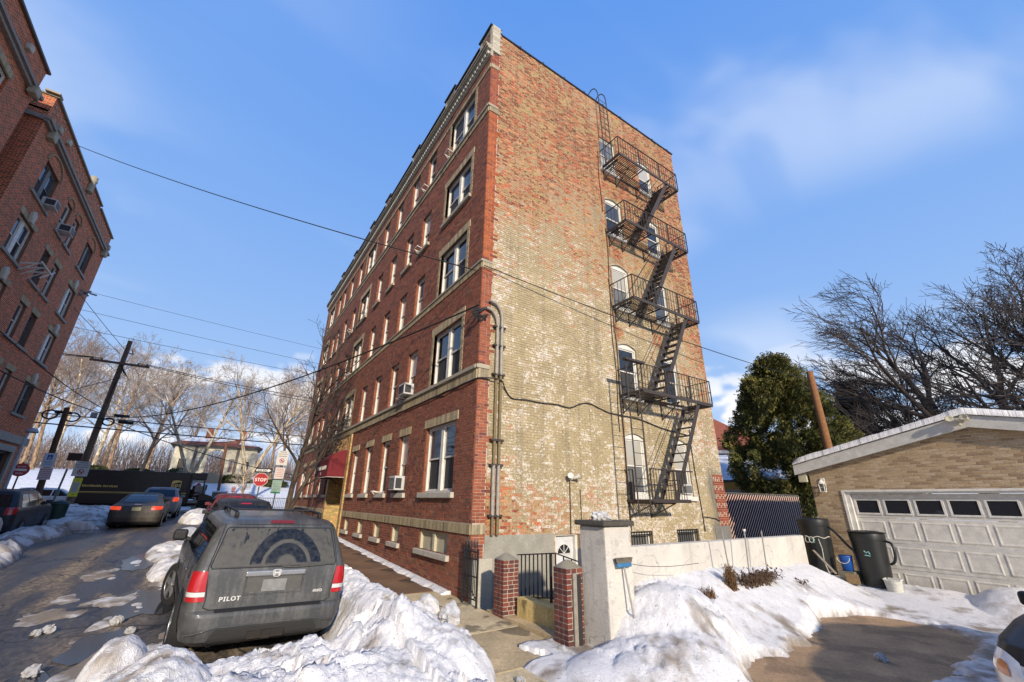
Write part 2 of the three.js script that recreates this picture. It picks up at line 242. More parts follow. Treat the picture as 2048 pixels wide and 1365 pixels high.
{ // every brick of the front; the ones that show largest are meshes of their own
  const all = [], cam = camera.position, skip = [...fHoles, ...bands.map(q => [-1, LEN + 1, q[0], q[1]]), [11.0, 14.65, 0, 4.7]];
  layBricks(0.0, LEN, 0.0, 15.7, skip, (u0, u1, v0, v1, row, i, len) => { const uc = (u0 + u1) / 2, vc = (v0 + v1) / 2; if (vc < walkY(-uc) - 0.08) return; const d2 = cam.x ** 2 + (vc - cam.y) ** 2 + (-uc - cam.z) ** 2; all.push([u0, u1, v0, v1, row, i, len, (u1 - u0) * -cam.x / d2 / Math.sqrt(d2) + (len > 0.15 && u1 - u0 > 0.19 ? 0.01 : -1)]); });
  all.sort((a, b) => b[7] - a[7]);
  const g = cached('brickF', () => new B().box(-0.006, -0.0283, -0.0965, 0.016, 0.0283, 0.0965).geo()), mats = [0, 1, 2, 3, 4, 5].map(k => { const c = brickTone(k * 7 + 3, k, 55); return worn(c[0], c[1], c[2], 0.88, 2.3, 0.005); });
  all.slice(0, 300).forEach(q => { const m = part(apt, 'brick', g, mats[Math.floor(hash2(q[4], q[5], 8) * 6)]); m.position.set(-0.002 + 0.004 * hash2(q[4], q[5], 4), (q[2] + q[3]) / 2, -(q[0] + q[1]) / 2); });
  const b = new B(); for (const q of all.slice(300)) { b.color(...brickTone(q[4], q[5], 21)); const x = -0.004 - 0.004 * hash2(q[4], q[5], 4); b.box(x, q[2], -q[1], 0.014, q[3], -q[0], 'r'); }
  part(apt, 'brickwork', b, mBrickV, { kind: 'stuff' });
}
{ // the red pier where the front turns the corner
  const b = new B(); layBricks(0, 0.325, 0.05, 15.9, bands.map(q => [-1, 2, q[0], q[1]]), (u0, u1, v0, v1, row, i) => { const edge = row % 8 < 3 ? 0.11 : 0; const hot = v0 > 7.95 && v0 < 13.3, k = 0.78 + 0.44 * hash2(row, i, 31), dk = hash2(i, row, 33) < 0.12 ? 0.6 : 1; const c = hot ? [0.47, 0.125, 0.042] : [0.38, 0.108, 0.052]; b.color(c[0] * k * dk, c[1] * k * dk, c[2] * k); b.box(u0, v0, -0.02, u1 > 0.3 ? u1 + edge : u1, v1, 0.012 + 0.004 * hash2(row, i, 5), 'b'); }, 'mixed');
  part(apt, 'corner_pier', b, mBrickV, { kind: 'stuff' });
  const mo = new B(); mo.box(0.02, 0.05, -0.03, 0.33, 15.9, 0.006); part(apt, 'corner_pier_mortar', mo, mMortar);
}
{ // belt courses of upright tan brick, stone caps
  const beltRow = (v0, v1, out) => { const n = Math.round(LEN / 0.072), b = new B(); for (let i = 0; i < n; i++) { const u = i * LEN / n; if (v0 < 4 && u > 10.9 && u < 14.75) continue; const k = 0.68 + 0.5 * hash2(i, Math.round(v0 * 10), 61), d = hash2(i, 3, 62) < 0.06 ? 0.5 : 1; b.color(0.47 * k * d, 0.375 * k * d, 0.215 * k * d); b.box(-out, v0, -(u + 0.067), 0.02, v1, -u - (i ? 0 : -0.0), 'r'); } for (let i = 0; i < 5; i++) { const k = 0.68 + 0.5 * hash2(i, Math.round(v0 * 10), 63); b.color(0.46 * k, 0.38 * k, 0.24 * k); b.box(i * 0.068, v0, -0.02, i * 0.068 + 0.063, v1, out + 0.005, 'b'); } return b; };
  part(apt, 'belt_course', beltRow(1.34, 1.53, 0.035), mSoldier); part(apt, 'belt_course', beltRow(4.71, 4.95, 0.035), mSoldier); part(apt, 'belt_course', beltRow(7.72, 7.88, 0.03), mSoldier); part(apt, 'belt_course', beltRow(13.28, 13.46, 0.035), mSoldier); part(apt, 'belt_course', beltRow(15.22, 15.38, 0.03), mSoldier);
  for (const [v0, v1, o] of [[4.953, 5.047, 0.085], [7.883, 7.947, 0.06], [13.463, 13.556, 0.075]]) { const b = new B(), seg = 1.22; for (let u = 0; u < LEN - 0.01; u += seg) b.rbox(-o / 2 + 0.05, (v0 + v1) / 2, -(u + Math.min(u + seg, LEN)) / 2, o + 0.1, v1 - v0, Math.min(seg, LEN - u) - 0.006, 0.008, 1); b.rbox(0.16 - 0.04, (v0 + v1) / 2, 0.02, 0.36, v1 - v0, o, 0.008, 1); part(apt, 'stone_cap', b, mStone); }
}
{ // cornice with dentils, parapet, raised merlons
  const b = new B(), prof = (v0, v1, o) => b.box(-o, v0, -LEN, 0.05, v1, 0.03);
  prof(15.72, 15.78, 0.05); prof(15.78, 15.84, 0.08); prof(16.02, 16.08, 0.15); prof(16.083, 16.16, 0.2); prof(16.163, 16.22, 0.24); b.box(-0.04, 15.843, -LEN, 0.05, 16.018, 0.028);
  part(apt, 'cornice', b, mStone);
  const d = new B(); for (let u = 0.05; u < LEN; u += 0.17) d.box(-0.125, 15.86, -u - 0.085, -0.042, 16.015, -u); part(apt, 'dentils', d, mStoneLt, { kind: 'stuff' });
  const fr = new B(); for (let row = 0, v = 15.385; v < 15.715; row++, v += BH) for (let u = -(row % 2) * 0.1; u < LEN; u += BL) { fr.color(...brickTone(row, Math.round(u * 10), 71)); fr.box(-0.012, v + 0.005, -Math.min(LEN, u + BL - 0.01), 0.02, Math.min(v + BH - 0.005, 15.717), -Math.max(0, u), 'r'); } part(apt, 'frieze_brickwork', fr, mBrickV, { kind: 'stuff' });
  const p = new B(); for (let row = 0, v = 16.22; v < 16.98; row++, v += BH) for (let u = -(row % 2) * 0.1; u < LEN; u += BL) { p.color(...brickTone(row, Math.round(u * 10), 73)); p.box(-0.012, v + 0.005, -Math.min(LEN, u + BL - 0.01), 0.0, v + BH - 0.005, -Math.max(0, u)); } part(apt, 'parapet_brickwork', p, mBrickV, { kind: 'stuff' });
  const w = new B(); w.box(0.002, 15.38, -LEN, 0.32, 17.0, -0.03); part(apt, 'parapet', w, mMortar);
  const cp = new B(); let last = 0; const rz = [[0, 0.8], [2.72, 3.64], [6.31, 7.21], [10.3, 11.15], [13.15, 14.0], [16.9, 17.7], [20.3, 21.1], [23.9, 24.62]];
  for (const [a, c] of rz) { if (a > last) cp.box(-0.07, 17.0, -a, 0.36, 17.045, -last); const ml = new B(); for (const e of [a, c - 0.12]) ml.box(-0.03, 16.222, -e - 0.12, 0.3, 17.22, -e); ml.box(-0.02, 17.05, -c + 0.12, 0.3, 17.22, -a - 0.12); part(apt, 'merlon', ml, mStone); cp.box(-0.09, 17.222, -c - 0.03, 0.37, 17.268, -a + 0.03); last = c; }
  part(apt, 'coping', cp, mCoping);
  const q = new B(); for (let i = 0, v = 16.0; v < 17.2; i++, v += 0.075) { const k = 0.85 + 0.3 * hash2(i, 2, 3); q.color(0.58 * k, 0.52 * k, 0.40 * k); q.box(0.0, v, -0.02, 0.30 + (i % 3 === 0 ? 0.05 : 0), v + 0.07, 0.035, 'b'); } part(apt, 'corner_quoins', q, mSoldier);
}
// ---- the windows of the front
COL.forEach(([c, w, d], i) => FL.forEach(([a, b], f) => {
  if (f === 0 && i === 5) return; const sd = i * 7 + f * 3 + 1, o = { double: !!d, rec: 0.09, seed: sd };
  if (f === 0) Object.assign(o, { lintel: 0.22, lintw: 0.24, sill: 1 }); else if (f < 4) { if (d) Object.assign(o, { surround: true, lintel: 0.24, lintw: 0.34 }); if (f === 3) Object.assign(o, { sill: 1, sillMat: mStone }); } else if (d) o.surround = true;
  if (i === 0) o.panes = [[mGlassB, mScreen, mGlass, mScreen], [mGlass, mScreen, mGlass, mScreen], [mGlass, mGlassB, mGlass, mScreen], [mGlassB, mScreen, mGlassB, mScreen], [mScreen, mGlassB, mGlassB, mScreen]][f];
  const m = windowPart(apt, w, b - a, o); m.position.set(0, a, -c); m.rotation.y = -Math.PI / 2;
}));
bsm.forEach(([a, b, v0, v1], i) => { // boarded cellar windows
  const w = b - a, g = new B(); g.box(-w / 2, 0, -0.12, w / 2, v1 - v0, -0.10); for (const [x0, x1] of w > 1.2 ? [[-w / 2, -w / 2 + 0.06], [-0.06, 0.06], [w / 2 - 0.06, w / 2]] : [[-w / 2, -w / 2 + 0.05], [w / 2 - 0.05, w / 2]]) g.box(x0, 0, -0.098, x1, v1 - v0, -0.03); g.box(-w / 2, v1 - v0 - 0.05, -0.097, w / 2, v1 - v0 - 0.002, -0.035);
  const m = part(apt, 'cellar_window', g, mCream); m.position.set(0, v0, -(a + b) / 2); m.rotation.y = -Math.PI / 2; const s = part(m, 'sill', cached('bs' + w, () => new B().rbox(0, -0.06, -0.01, w + 0.26, 0.12, 0.2, 0.012, 1).geo()), mStoneLt);
});
{ // recessed entry of yellow brick
  const b = new B(), [a, c] = ENTRY, y0 = 0.35; b.quad([0, y0, -c], [1.7, y0, -c], [1.7, 3.95, -c], [0, 3.95, -c]); b.quad([1.7, y0, -a], [0, y0, -a], [0, 3.95, -a], [1.7, 3.95, -a]); b.quad([1.7, y0, -c], [1.7, y0, -a], [1.7, 3.95, -a], [1.7, 3.95, -c]); b.box(0, 3.95, -c, 1.7, 4.0, -a);
  b.box(-0.06, y0, -a - 0.02, 0.02, 4.68, -11.03); b.box(-0.06, y0, -14.62, 0.02, 4.68, -c + 0.02); part(apt, 'entry_brickwork', b, mYel);
  const t = new B(); t.box(-0.012, 3.95, -c, 0.02, 4.7, -a); part(apt, 'transom_panel', t, mRedFar); const s = new B(); for (let i = 0; i < 6; i++) { const z = -11.55 - i * 0.48; s.box(-0.03, 4.02, z - 0.04, -0.013, 4.62, z); s.box(-0.03, 4.02, z - 0.3, -0.013, 4.62, z - 0.26); s.box(-0.03, 4.58, z - 0.26, -0.013, 4.62, z - 0.04); } part(apt, 'transom_ornament', s, mYel, { kind: 'stuff' });
  const d = new B(); d.box(1.6, y0, -13.3, 1.68, 2.7, -12.3); const dm = part(apt, 'entry_door', d, worn(0.05, 0.03, 0.02, 0.5)); part(dm, 'door_glass', new B().box(1.585, 1.3, -13.15, 1.598, 2.5, -12.45), mGlass);
  part(apt, 'entry_step', new B().rbox(0.7, 0.46, -12.82, 1.9, 0.22, 2.9, 0.01, 1), mStoneLt);
}
{ // red barrel awning over the entry
  const aw = thing('entry_awning', 'dark red rounded fabric awning over the yellow brick entry', 'awning'), z0 = -11.5, z1 = -14.25, mF = worn(0.19, 0.009, 0.016, 0.8, 1.5, 0.002), P = []; for (let i = 0; i <= 12; i++) { const t = i / 12 * Math.PI / 2; P.push([-0.72 * Math.sin(t), 3.45 + 0.58 * Math.cos(t)]); } P.push([-0.74, 2.87]);
  const b = new B(); for (let i = 0; i < P.length - 1; i++) b.quad([P[i][0], P[i][1], z1], [P[i][0], P[i][1], z0], [P[i + 1][0], P[i + 1][1], z0], [P[i + 1][0], P[i + 1][1], z1]); part(aw, 'canopy', b, mF);
  for (const z of [z0, z1]) { const s = new B(); for (let i = 0; i < P.length - 1; i++) s.tri([-0.015, 2.87, z], [P[i][0] - 0.0, P[i][1], z], [P[i + 1][0], P[i + 1][1], z]); part(aw, 'side_panel', s, mF); }
  part(aw, 'frame', new B().tube([[-0.02, 2.87, z0], [-0.735, 2.87, z0], [-0.735, 2.87, z1], [-0.02, 2.87, z1]], 0.014, 5), mWhite);
  const t = new B(); let z = z0 - 0.35; for (const wl of [6, 7]) { for (let i = 0; i < wl; i++) { const q = Math.floor(hash2(i, wl, 3) * 3); t.box(-0.748, 3.2, z - 0.03, -0.742, 3.36, z); t.box(-0.748, 3.2, z - 0.115, -0.742, 3.36, z - 0.085); t.box(-0.748, [3.2, 3.27, 3.33][q], z - 0.085, -0.742, [3.23, 3.3, 3.36][q], z - 0.03); z -= 0.145; } z -= 0.12; } t.box(-0.748, 2.99, -12.86, -0.742, 3.1, -12.8); part(aw, 'lettering', t, mWhite);
}
// ---------------------------------------------------------------- the painted side wall
const Y0 = -1.0, YT = 17.0;
const SWIN = [ // xc, width, y0, y1, arch
  [5.36, 0.84, 2.2, 3.91, 0.12], [7.49, 0.80, 2.2, 3.91, 0.12], [5.38, 0.84, 5.02, 6.74, 0.12], [7.5, 0.80, 5.05, 6.74, 0.12], [5.37, 0.82, 7.98, 9.62, 0.12], [7.47, 0.82, 7.98, 9.62, 0.12], [5.33, 0.84, 10.8, 12.38, 0.12], [7.5, 0.80, 10.8, 12.38, 0.12], [5.28, 0.84, 13.66, 15.22, 0], [7.44, 0.80, 13.66, 15.28, 0.12]];
const CELL = [[5.3, 0.9, 0.42, 1.28], [7.36, 1.06, 0.42, 1.29]], DOORH = [2.24, 3.03, -0.78, 1.27];
const sHoles = [...SWIN.map(([c, w, a, b]) => [c - w / 2, c + w / 2, a, b]), ...CELL.map(([c, w, a, b]) => [c - w / 2, c + w / 2, a, b]), DOORH];
const TW = 1280, TH = 2048;
function sideColor(u, v) {
  const x = u * SW, y = Y0 + v * (YT - Y0), row = Math.floor(y / BH), off = (row & 1) * 0.5, bx = x / BL + off, ci = Math.floor(bx), fx = bx - ci, fy = y / BH - row;
  const mort = fx < 0.035 || fx > 0.965 || fy < 0.1 || fy > 0.9, hb = hash2(ci, row, 301), n1 = fbm(x * 0.55, y * 0.55, 4, 311), n2 = fbm(x * 2.3, y * 2.3, 4, 313), n3 = fbm(x * 11, y * 16, 3, 317), n4 = fbm(x * 34, y * 60, 2, 319);
  // how much of the paint has gone: most at the top and along the far edge, some at the foot
  let e = 0.15 + 0.66 * sm(5.0, 13.5, y + (x - 3) * 0.18) + 0.55 * sm(7.9, 9.4, x + (n1 - 0.5) * 1.6) * sm(2.5, 9, y) + 0.34 * sm(3.2, 1.3, y) * sm(5.2, 1.5, x) + 0.16 * sm(1.6, 0.4, x) * sm(6, 2, y) + 0.3 * sm(0.35, 0.15, Math.abs(x - 7.0)) * sm(0.5, 0.2, Math.abs(y - 7.2)) + 0.45 * sm(0.3, 0.15, Math.abs(x - 5.05)) * sm(0.35, 0.15, Math.abs(y - 7.07)) + 0.4 * sm(0.25, 0.1, Math.abs(x - 5.3)) * sm(0.35, 0.2, Math.abs(y - 10));
  const t = e + (n1 - 0.5) * 0.55 + (n2 - 0.5) * 0.5 + (hb - 0.5) * 0.34 + (n3 - 0.5) * 0.55;
  const w = (n2 - 0.5) * 0.55 + (n3 - 0.5) * 0.85 + (n4 - 0.5) * 0.9 + (hash2(ci, row, 303) - 0.5) * 0.34 + (n1 - 0.5) * 0.75 + (fbm(x * 4, y * 0.9, 3, 331) - 0.5) * 0.24 - 0.03 - 0.05 * sm(5.0, 7.0, x) + 0.05 * sm(3.5, 2, y);
  let c, h;
  if (t > 0.64) { if (mort) { c = [172, 148, 108]; h = 0.3; } else { const k = 0.72 + 0.5 * hb, g = hash2(ci, row, 305); c = g < 0.22 ? [124 * k, 64 * k, 48 * k] : g < 0.74 ? [172 * k, 92 * k, 62 * k] : [182 * k, 128 * k, 92 * k]; h = 0.55; if (n3 + n2 * 0.5 > 0.86 || n4 > 0.72) c = [172 * (0.9 + 0.2 * n2), 148 * (0.9 + 0.2 * n2), 106]; } }
  else if (w > 0.13 && !(mort && w < 0.2)) { const q = 0.55 + 0.45 * sm(0.13, 0.3, w); c = [lerp(170, 216, q), lerp(154, 206, q), lerp(120, 190, q)]; h = 0.75; if (t > 0.5 && n4 > 0.5) c = [188, 128, 96]; }
  else { const k = 0.9 + 0.2 * n2; c = [180 * k, 162 * k, 126 * k]; h = mort ? 0.62 : 0.72; const pk = sm(0.44, 0.62, t) * 0.55; c = [lerp(c[0], 188, pk), lerp(c[1], 136, pk), lerp(c[2], 106, pk)]; }
  // old streaks under the fire escape and grey cement at the far foot
  const g = sm(8.55, 9.0, x + (n2 - 0.5) * 0.8) * sm(3.4, 2.6, y + (n1 - 0.5)) ; c = [lerp(c[0], 128, g * 0.8), lerp(c[1], 120, g * 0.8), lerp(c[2], 108, g * 0.8)];
  const rust = sm(0.10, 0.03, Math.abs(x - 4.9 + 0.05 * (n3 - 0.5))) * sm(0.5, 0.62, n2) * 0.5; c = [lerp(c[0], 120, rust), lerp(c[1], 78, rust), lerp(c[2], 48, rust)];
  const stk = sm(0.58, 0.78, fbm(x * 7, y * 0.3, 3, 335)) * 0.07; const kk = (0.82 + 0.22 * n4) * (1 - stk); return [c[0] * kk, c[1] * kk, c[2] * kk, h];
}
const sideMap = tex(TW, TH, (u, v) => sideColor(u, v));
const mSide = std(1, 1, 1, 0.9, { map: sideMap, bumpMap: rp(grainBump, 20, 40), bumpScale: 0.006 });
{
  const uvOf = p => [clamp(p[0] / SW, 0.001, 0.999), (p[1] - Y0) / (YT - Y0)];
  const q4 = (b, a, c, d, e) => b.quad(a, c, d, e, [uvOf(a), uvOf(c), uvOf(d), uvOf(e)]);
  const b = new B(); for (const [a, c, v0, v1] of wallRects(0.3, SW, Y0, YT, sHoles)) q4(b, [a, v0, 0], [c, v0, 0], [c, v1, 0], [a, v1, 0]);
  part(apt, 'side_wall', b, mSide);
  const all = []; layBricks(0.335, SW, 0.0, YT - 0.02, sHoles, (u0, u1, v0, v1, row, i, len) => { const uc = (u0 + u1) / 2, vc = (v0 + v1) / 2, d2 = (uc - camera.position.x) ** 2 + (vc - 2) ** 2 + camera.position.z ** 2; all.push([u0, u1, v0, v1, row, i, d2 + (vc < 1.35 ? 1e4 : 0)]); }, 'stretcher');
  all.sort((p, q) => p[6] - q[6]);
  const one = q => { const g = new B(), z = 0.005 + 0.007 * hash2(q[4], q[5], 91), z0 = 0.0005, A = [q[0], q[2], z], Bq = [q[1], q[2], z], Cq = [q[1], q[3], z], D = [q[0], q[3], z]; return [A, Bq, Cq, D, z0]; };
  const faces = (g, q) => { const [A, Bq, Cq, D, z0] = one(q), dn = p => [p[0], p[1], z0]; q4(g, A, Bq, Cq, D); q4(g, dn(A), dn(Bq), Bq, A); q4(g, D, Cq, dn(Cq), dn(D)); q4(g, dn(A), A, D, dn(D)); q4(g, Bq, dn(Bq), dn(Cq), Cq); };
  all.slice(0, 300).forEach(q => { const g = new B(); faces(g, q); part(apt, 'painted_brick', g, mSide); });
  const s = new B(); for (const q of all.slice(300)) faces(s, q); part(apt, 'side_brickwork', s, mSide, { kind: 'stuff' });
  // reveals and dark rooms behind
  const r = new B(), rd = new B(); for (const [a, c, v0, v1] of sHoles) { r.quad([a, v0, 0], [a, v0, -0.25], [a, v1, -0.25], [a, v1, 0]); r.quad([c, v0, -0.25], [c, v0, 0], [c, v1, 0], [c, v1, -0.25]); r.quad([a, v1, 0], [a, v1, -0.25], [c, v1, -0.25], [c, v1, 0]); r.quad([a, v0, 0], [c, v0, 0], [c, v0, -0.25], [a, v0, -0.25]); rd.quad([a, v0, -0.26], [c, v0, -0.26], [c, v1, -0.26], [a, v1, -0.26]); }
  part(apt, 'side_reveals', r, worn(0.40, 0.34, 0.23, 0.9, 1.3), { kind: 'stuff' }); part(apt, 'room_walls', rd, worn(0.5, 0.47, 0.42, 0.9), { kind: 'stuff' });
  // spandrels of the segmental arches
  const sp = new B(); for (const [c, w, a, y1, ar] of SWIN) if (ar) { const h = y1 - ar, s2 = new THREE.Shape(); s2.moveTo(-w / 2, h); s2.quadraticCurveTo(0, h + ar * 2, w / 2, h); s2.lineTo(w / 2, y1 + 0.001); s2.lineTo(-w / 2, y1 + 0.001); const g = new THREE.ExtrudeGeometry(s2, { depth: 0.1, bevelEnabled: false, curveSegments: 8 }); g.deleteAttribute('uv'); g.translate(c, 0, -0.1); sp.geom(g); } part(apt, 'arch_brickwork', sp, worn(0.50, 0.42, 0.29, 0.9, 1.3), { kind: 'stuff' });
  // newer red brick let into the far corner, cement foot
  const rb = new B(); layBricks(9.06, SW, 1.35, 2.92, [], (u0, u1, v0, v1, row, i) => { const k = 0.8 + 0.4 * hash2(row, i, 7); rb.color(0.34 * k, 0.075 * k, 0.035 * k); rb.box(u0 + (row % 4 < 2 ? 0.05 : -0.03), v0, 0, u1, v1, 0.022, 'b'); }, 'mixed'); part(apt, 'corner_repair', rb, mBrickV, { kind: 'stuff' }); part(apt, 'repair_mortar', new B().box(9.08, 1.36, 0, SW - 0.004, 2.9, 0.0145), mMortar);
  part(apt, 'cement_foot', new B().box(0.33, -0.9, -0.02, 2.2, 1.31, 0.022), worn(0.40, 0.375, 0.31, 0.9, 0.7, 0.012)); part(apt, 'cement_plinth', new B().rbox(0.26, 0.4, 0.02, 0.5, 0.98, 0.12, 0.02, 2), worn(0.56, 0.52, 0.42, 0.9, 0.8, 0.01)); part(apt, 'cement_foot', new B().box(8.75, -0.9, -0.02, SW, 1.34, 0.024), worn(0.25, 0.235, 0.21, 0.9, 0.7, 0.012));
  // hidden walls, roof
  const h = new B(); h.box(SW, -1, -LEN, SW + 0.02, YT, -0.002); h.box(0.25, -1, -LEN - 0.02, SW, YT, -LEN); h.box(0.05, 16.75, -LEN, SW, 16.8, -0.05); part(apt, 'rear_walls_and_roof', h, mRedFar);
  const rc = new B(); rc.box(0.32, YT, -0.35, SW + 0.06, YT + 0.05, 0.05); for (let x = 1.1; x < SW; x += 1.02) rc.box(x, YT + 0.052, -0.3, x + 0.07, YT + 0.085, 0.056); part(apt, 'roof_edging', rc, mCoping);
}
SWIN.forEach(([c, w, a, b, ar], i) => { const m = windowPart(apt, w, b - a, { rec: 0.05, arch: ar, seed: 200 + i * 3, sill: 1, sillw: 0.12, sillMat: mWhite, panes: [[mBlind, mCurtain], [mBlind, mScreen], [mGlass, mScreen], [mGlass, mGlass], [mBlind, mCurtain], [mGlassB, mGlassB], [mGlassB, mGlass], [mGlass, mGlassB], [mCurtain, mBlind], [mBlind, mGlassB]][i] }); m.position.set(c, a, 0); });
CELL.forEach(([c, w, a, b], i) => { const m = windowPart(apt, w, b - a, { rec: 0.12, seed: 300 + i, panes: [mCurtain, mGlass] }); m.position.set(c, a, 0); const br = new B(); for (let x = -w / 2 + 0.06; x < w / 2; x += 0.105) br.box(x, 0, -0.04, x + 0.018, b - a, -0.022); br.box(-w / 2, b - a - 0.1, -0.02, w / 2, b - a - 0.07, -0.01); part(m, 'window_bars', br, mBlackIron); });
{ // cellar door with a fanlight
  const d = new B(); d.rbox(2.56, 0.24, -0.09, 0.6, 2.02, 0.05, 0.006, 1); for (const [x, y] of [[2.42, 0.2], [2.70, 0.2], [2.42, -0.4], [2.70, -0.4]]) d.rbox(x, y, -0.062, 0.2, 0.45, 0.02, 0.008, 1); const m = part(apt, 'cellar_door', d, worn(0.78, 0.78, 0.76, 0.5, 1, 0.001));
  const f = new THREE.Shape(); f.absarc(0, 0, 0.2, 0, Math.PI); f.lineTo(-0.2, 0); const fg = new THREE.ExtrudeGeometry(f, { depth: 0.008, bevelEnabled: false }); const fl = part(m, 'fanlight', fg, mGlass); fl.position.set(2.56, 0.86, -0.064);
  const mb = new B(); for (let i = 0; i <= 4; i++) { const t = i / 4 * Math.PI; mb.bar([2.56, 0.862, -0.05], [2.56 + 0.2 * Math.cos(t), 0.862 + 0.2 * Math.sin(t), -0.05], 0.012, 0.012); } const ar = []; for (let i = 0; i <= 10; i++) { const t = i / 10 * Math.PI; ar.push([2.56 + 0.205 * Math.cos(t), 0.862 + 0.205 * Math.sin(t), -0.052]); } mb.tube(ar, 0.012, 5); part(m, 'glazing_bars', mb, mWhite);
  part(apt, 'door_frame', new B().box(2.245, -0.78, -0.1, 2.262, 1.26, 0.02).box(2.862, -0.78, -0.1, 2.92, 1.26, 0.02).box(2.262, 1.255, -0.1, 2.862, 1.265, 0.02), mWhite); part(apt, 'side_light', new B().box(2.925, -0.78, -0.08, 3.025, 1.26, -0.05), worn(0.42, 0.36, 0.22, 0.8, 1));
}
{ // conduits with straps, bends at the top
  const cd = thing('service_conduits', 'pair of grey service conduits strapped down the tan wall beside the red brick corner', 'conduit'), mC = worn(0.40, 0.36, 0.30, 0.6, 2, 0.002), mR = worn(0.24, 0.18, 0.09, 0.8, 2, 0.003);
  for (const [x, tx, ty] of [[0.47, 0.13, 6.55], [0.60, 0.22, 6.78]]) { const P = [[tx, ty, 0.09]]; for (let i = 0; i <= 6; i++) { const t = i / 6; P.push([lerp(tx + 0.08, x, Math.sin(t * Math.PI / 2)), ty - 0.02 - 0.42 * (1 - Math.cos(t * Math.PI / 2)), 0.09]); } P.push([x, 4.86, 0.09]); part(cd, 'upper_pipe', new B().tube(P, 0.042, 8), mC); part(cd, 'middle_pipe', new B().tube([[x, 4.86, 0.085], [x, 2.75, 0.085]], 0.034, 8), mR); part(cd, 'lower_pipe', new B().tube([[x - 0.01, 2.75, 0.09], [x - 0.01, 1.7, 0.09]], 0.042, 8), mC); part(cd, 'foot_pipe', new B().tube([[x, 1.7, 0.085], [x, 1.32, 0.085]], 0.034, 8), mR); }
  for (const y of [6.1, 5.6, 4.86, 3.3, 2.75, 1.7]) part(cd, 'strap', new B().rbox(0.535, y, 0.07, 0.34, 0.05, 0.11, 0.008, 1), mIron);
  const kn = new B(), rr = mulberry(5); for (let k = 0; k < 9; k++) { const P = []; for (let i = 0; i <= 10; i++) { const t = i / 10 * Math.PI * 1.5; P.push([-0.02 - 0.22 * Math.sin(t) * (0.6 + 0.5 * rr()), 6.5 - 0.12 * k / 9 - 0.14 * (1 - Math.cos(t)) * (0.5 + 0.5 * rr()), 0.02 + 0.05 * rr()]); } P.unshift([0.13, 6.56, 0.09]); kn.tube(P, 0.011, 5); } part(cd, 'cable_bundle', kn, mDark);
}
{ const P = [[0.0, 4.70, 0.05], [0.1, 4.72, 0.06], [0.58, 4.71, 0.15], [0.75, 4.55, 0.05], [0.95, 4.36, 0.03], [1.4, 4.37, 0.03], [1.86, 4.36, 0.03], [2.4, 4.38, 0.03], [2.86, 4.36, 0.03], [3.2, 4.5, 0.03], [3.53, 4.57, 0.03], [4.0, 4.47, 0.03], [4.34, 4.4, 0.03], [4.77, 4.38, 0.03], [5.6, 4.36, 0.04], [6.6, 4.2, 0.04], [7.9, 4.1, 0.03]]; const c = new THREE.CatmullRomCurve3(P.map(p => V(...p))).getPoints(80).map(p => p.toArray()); for (let z = -0.1; z > -10.9; z -= 0.5) c.unshift([-0.05 - 0.02 * Math.sin(z * 7), 4.685, z]); solo('wall_cable', 'black cable stapled in a wavy line across the tan side wall', 'cable', new B().tube(c, 0.016, 6), mDark); }
{ for (const [x, y0, y1, w] of [[4.80, 10.9, 7.0, 'beside the third and fourth floors'], [4.74, 8.9, 3.9, 'beside the second floor window'], [4.86, 7.0, 1.3, 'down to the barred cellar window'], [4.70, 14.4, 11.6, 'below the roof ladder']]) { const P = []; for (let i = 0; i <= 14; i++) { const y = lerp(y0, y1, i / 14); P.push([x + 0.03 * Math.sin(y * 2.3 + x * 40), y, 0.03]); } solo('vertical_cable', 'loose dark wall cable left of the fire escape ' + w, 'cable', new B().tube(P, 0.013, 5), mDark, 'cables left of the fire escape'); } const rc = []; for (let i = 0; i <= 16; i++) { const y = lerp(4.3, 1.2, i / 16); rc.push([8.12 + 0.06 * Math.sin(y * 1.3), y, 0.03]); } solo('drop_cable', 'black cable hanging down the wall right of the lowest side window', 'cable', new B().tube(rc, 0.014, 5).tube([[8.2, 1.62, 0.03], [8.5, 1.6, 0.04], [8.85, 1.56, 0.05], [9.05, 1.48, 0.03]], 0.012, 5), mDark); }
{ // twin flood lamp low on the wall
  const fl = thing('flood_lamp', 'white twin flood lamp on a thin conduit low on the tan wall', 'lamp'); part(fl, 'base', new B().rbox(2.77, 2.58, 0.04, 0.12, 0.12, 0.07, 0.02, 2), mWhite);
  for (const [dx, ry] of [[-0.08, -0.7], [0.11, 0.8]]) part(fl, 'lamp_head', new B().lathe([[0, -0.08], [0.03, -0.08], [0.05, 0.03], [0.075, 0.09], [0.07, 0.095], [0, 0.085]], 14, M4(2.77 + dx, 2.58, 0.13, 1.2, ry)), mWhite); part(fl, 'conduit', new B().tube([[2.75, 2.5, 0.03], [2.73, 1.27, 0.03]], 0.012, 6), mIron);
  const dc = new B(); dc.tube([[3.1, 2.3, 0.02], [3.1, 1.25, 0.02]], 0.01, 5); part(fl, 'side_conduit', dc, mIron);
}
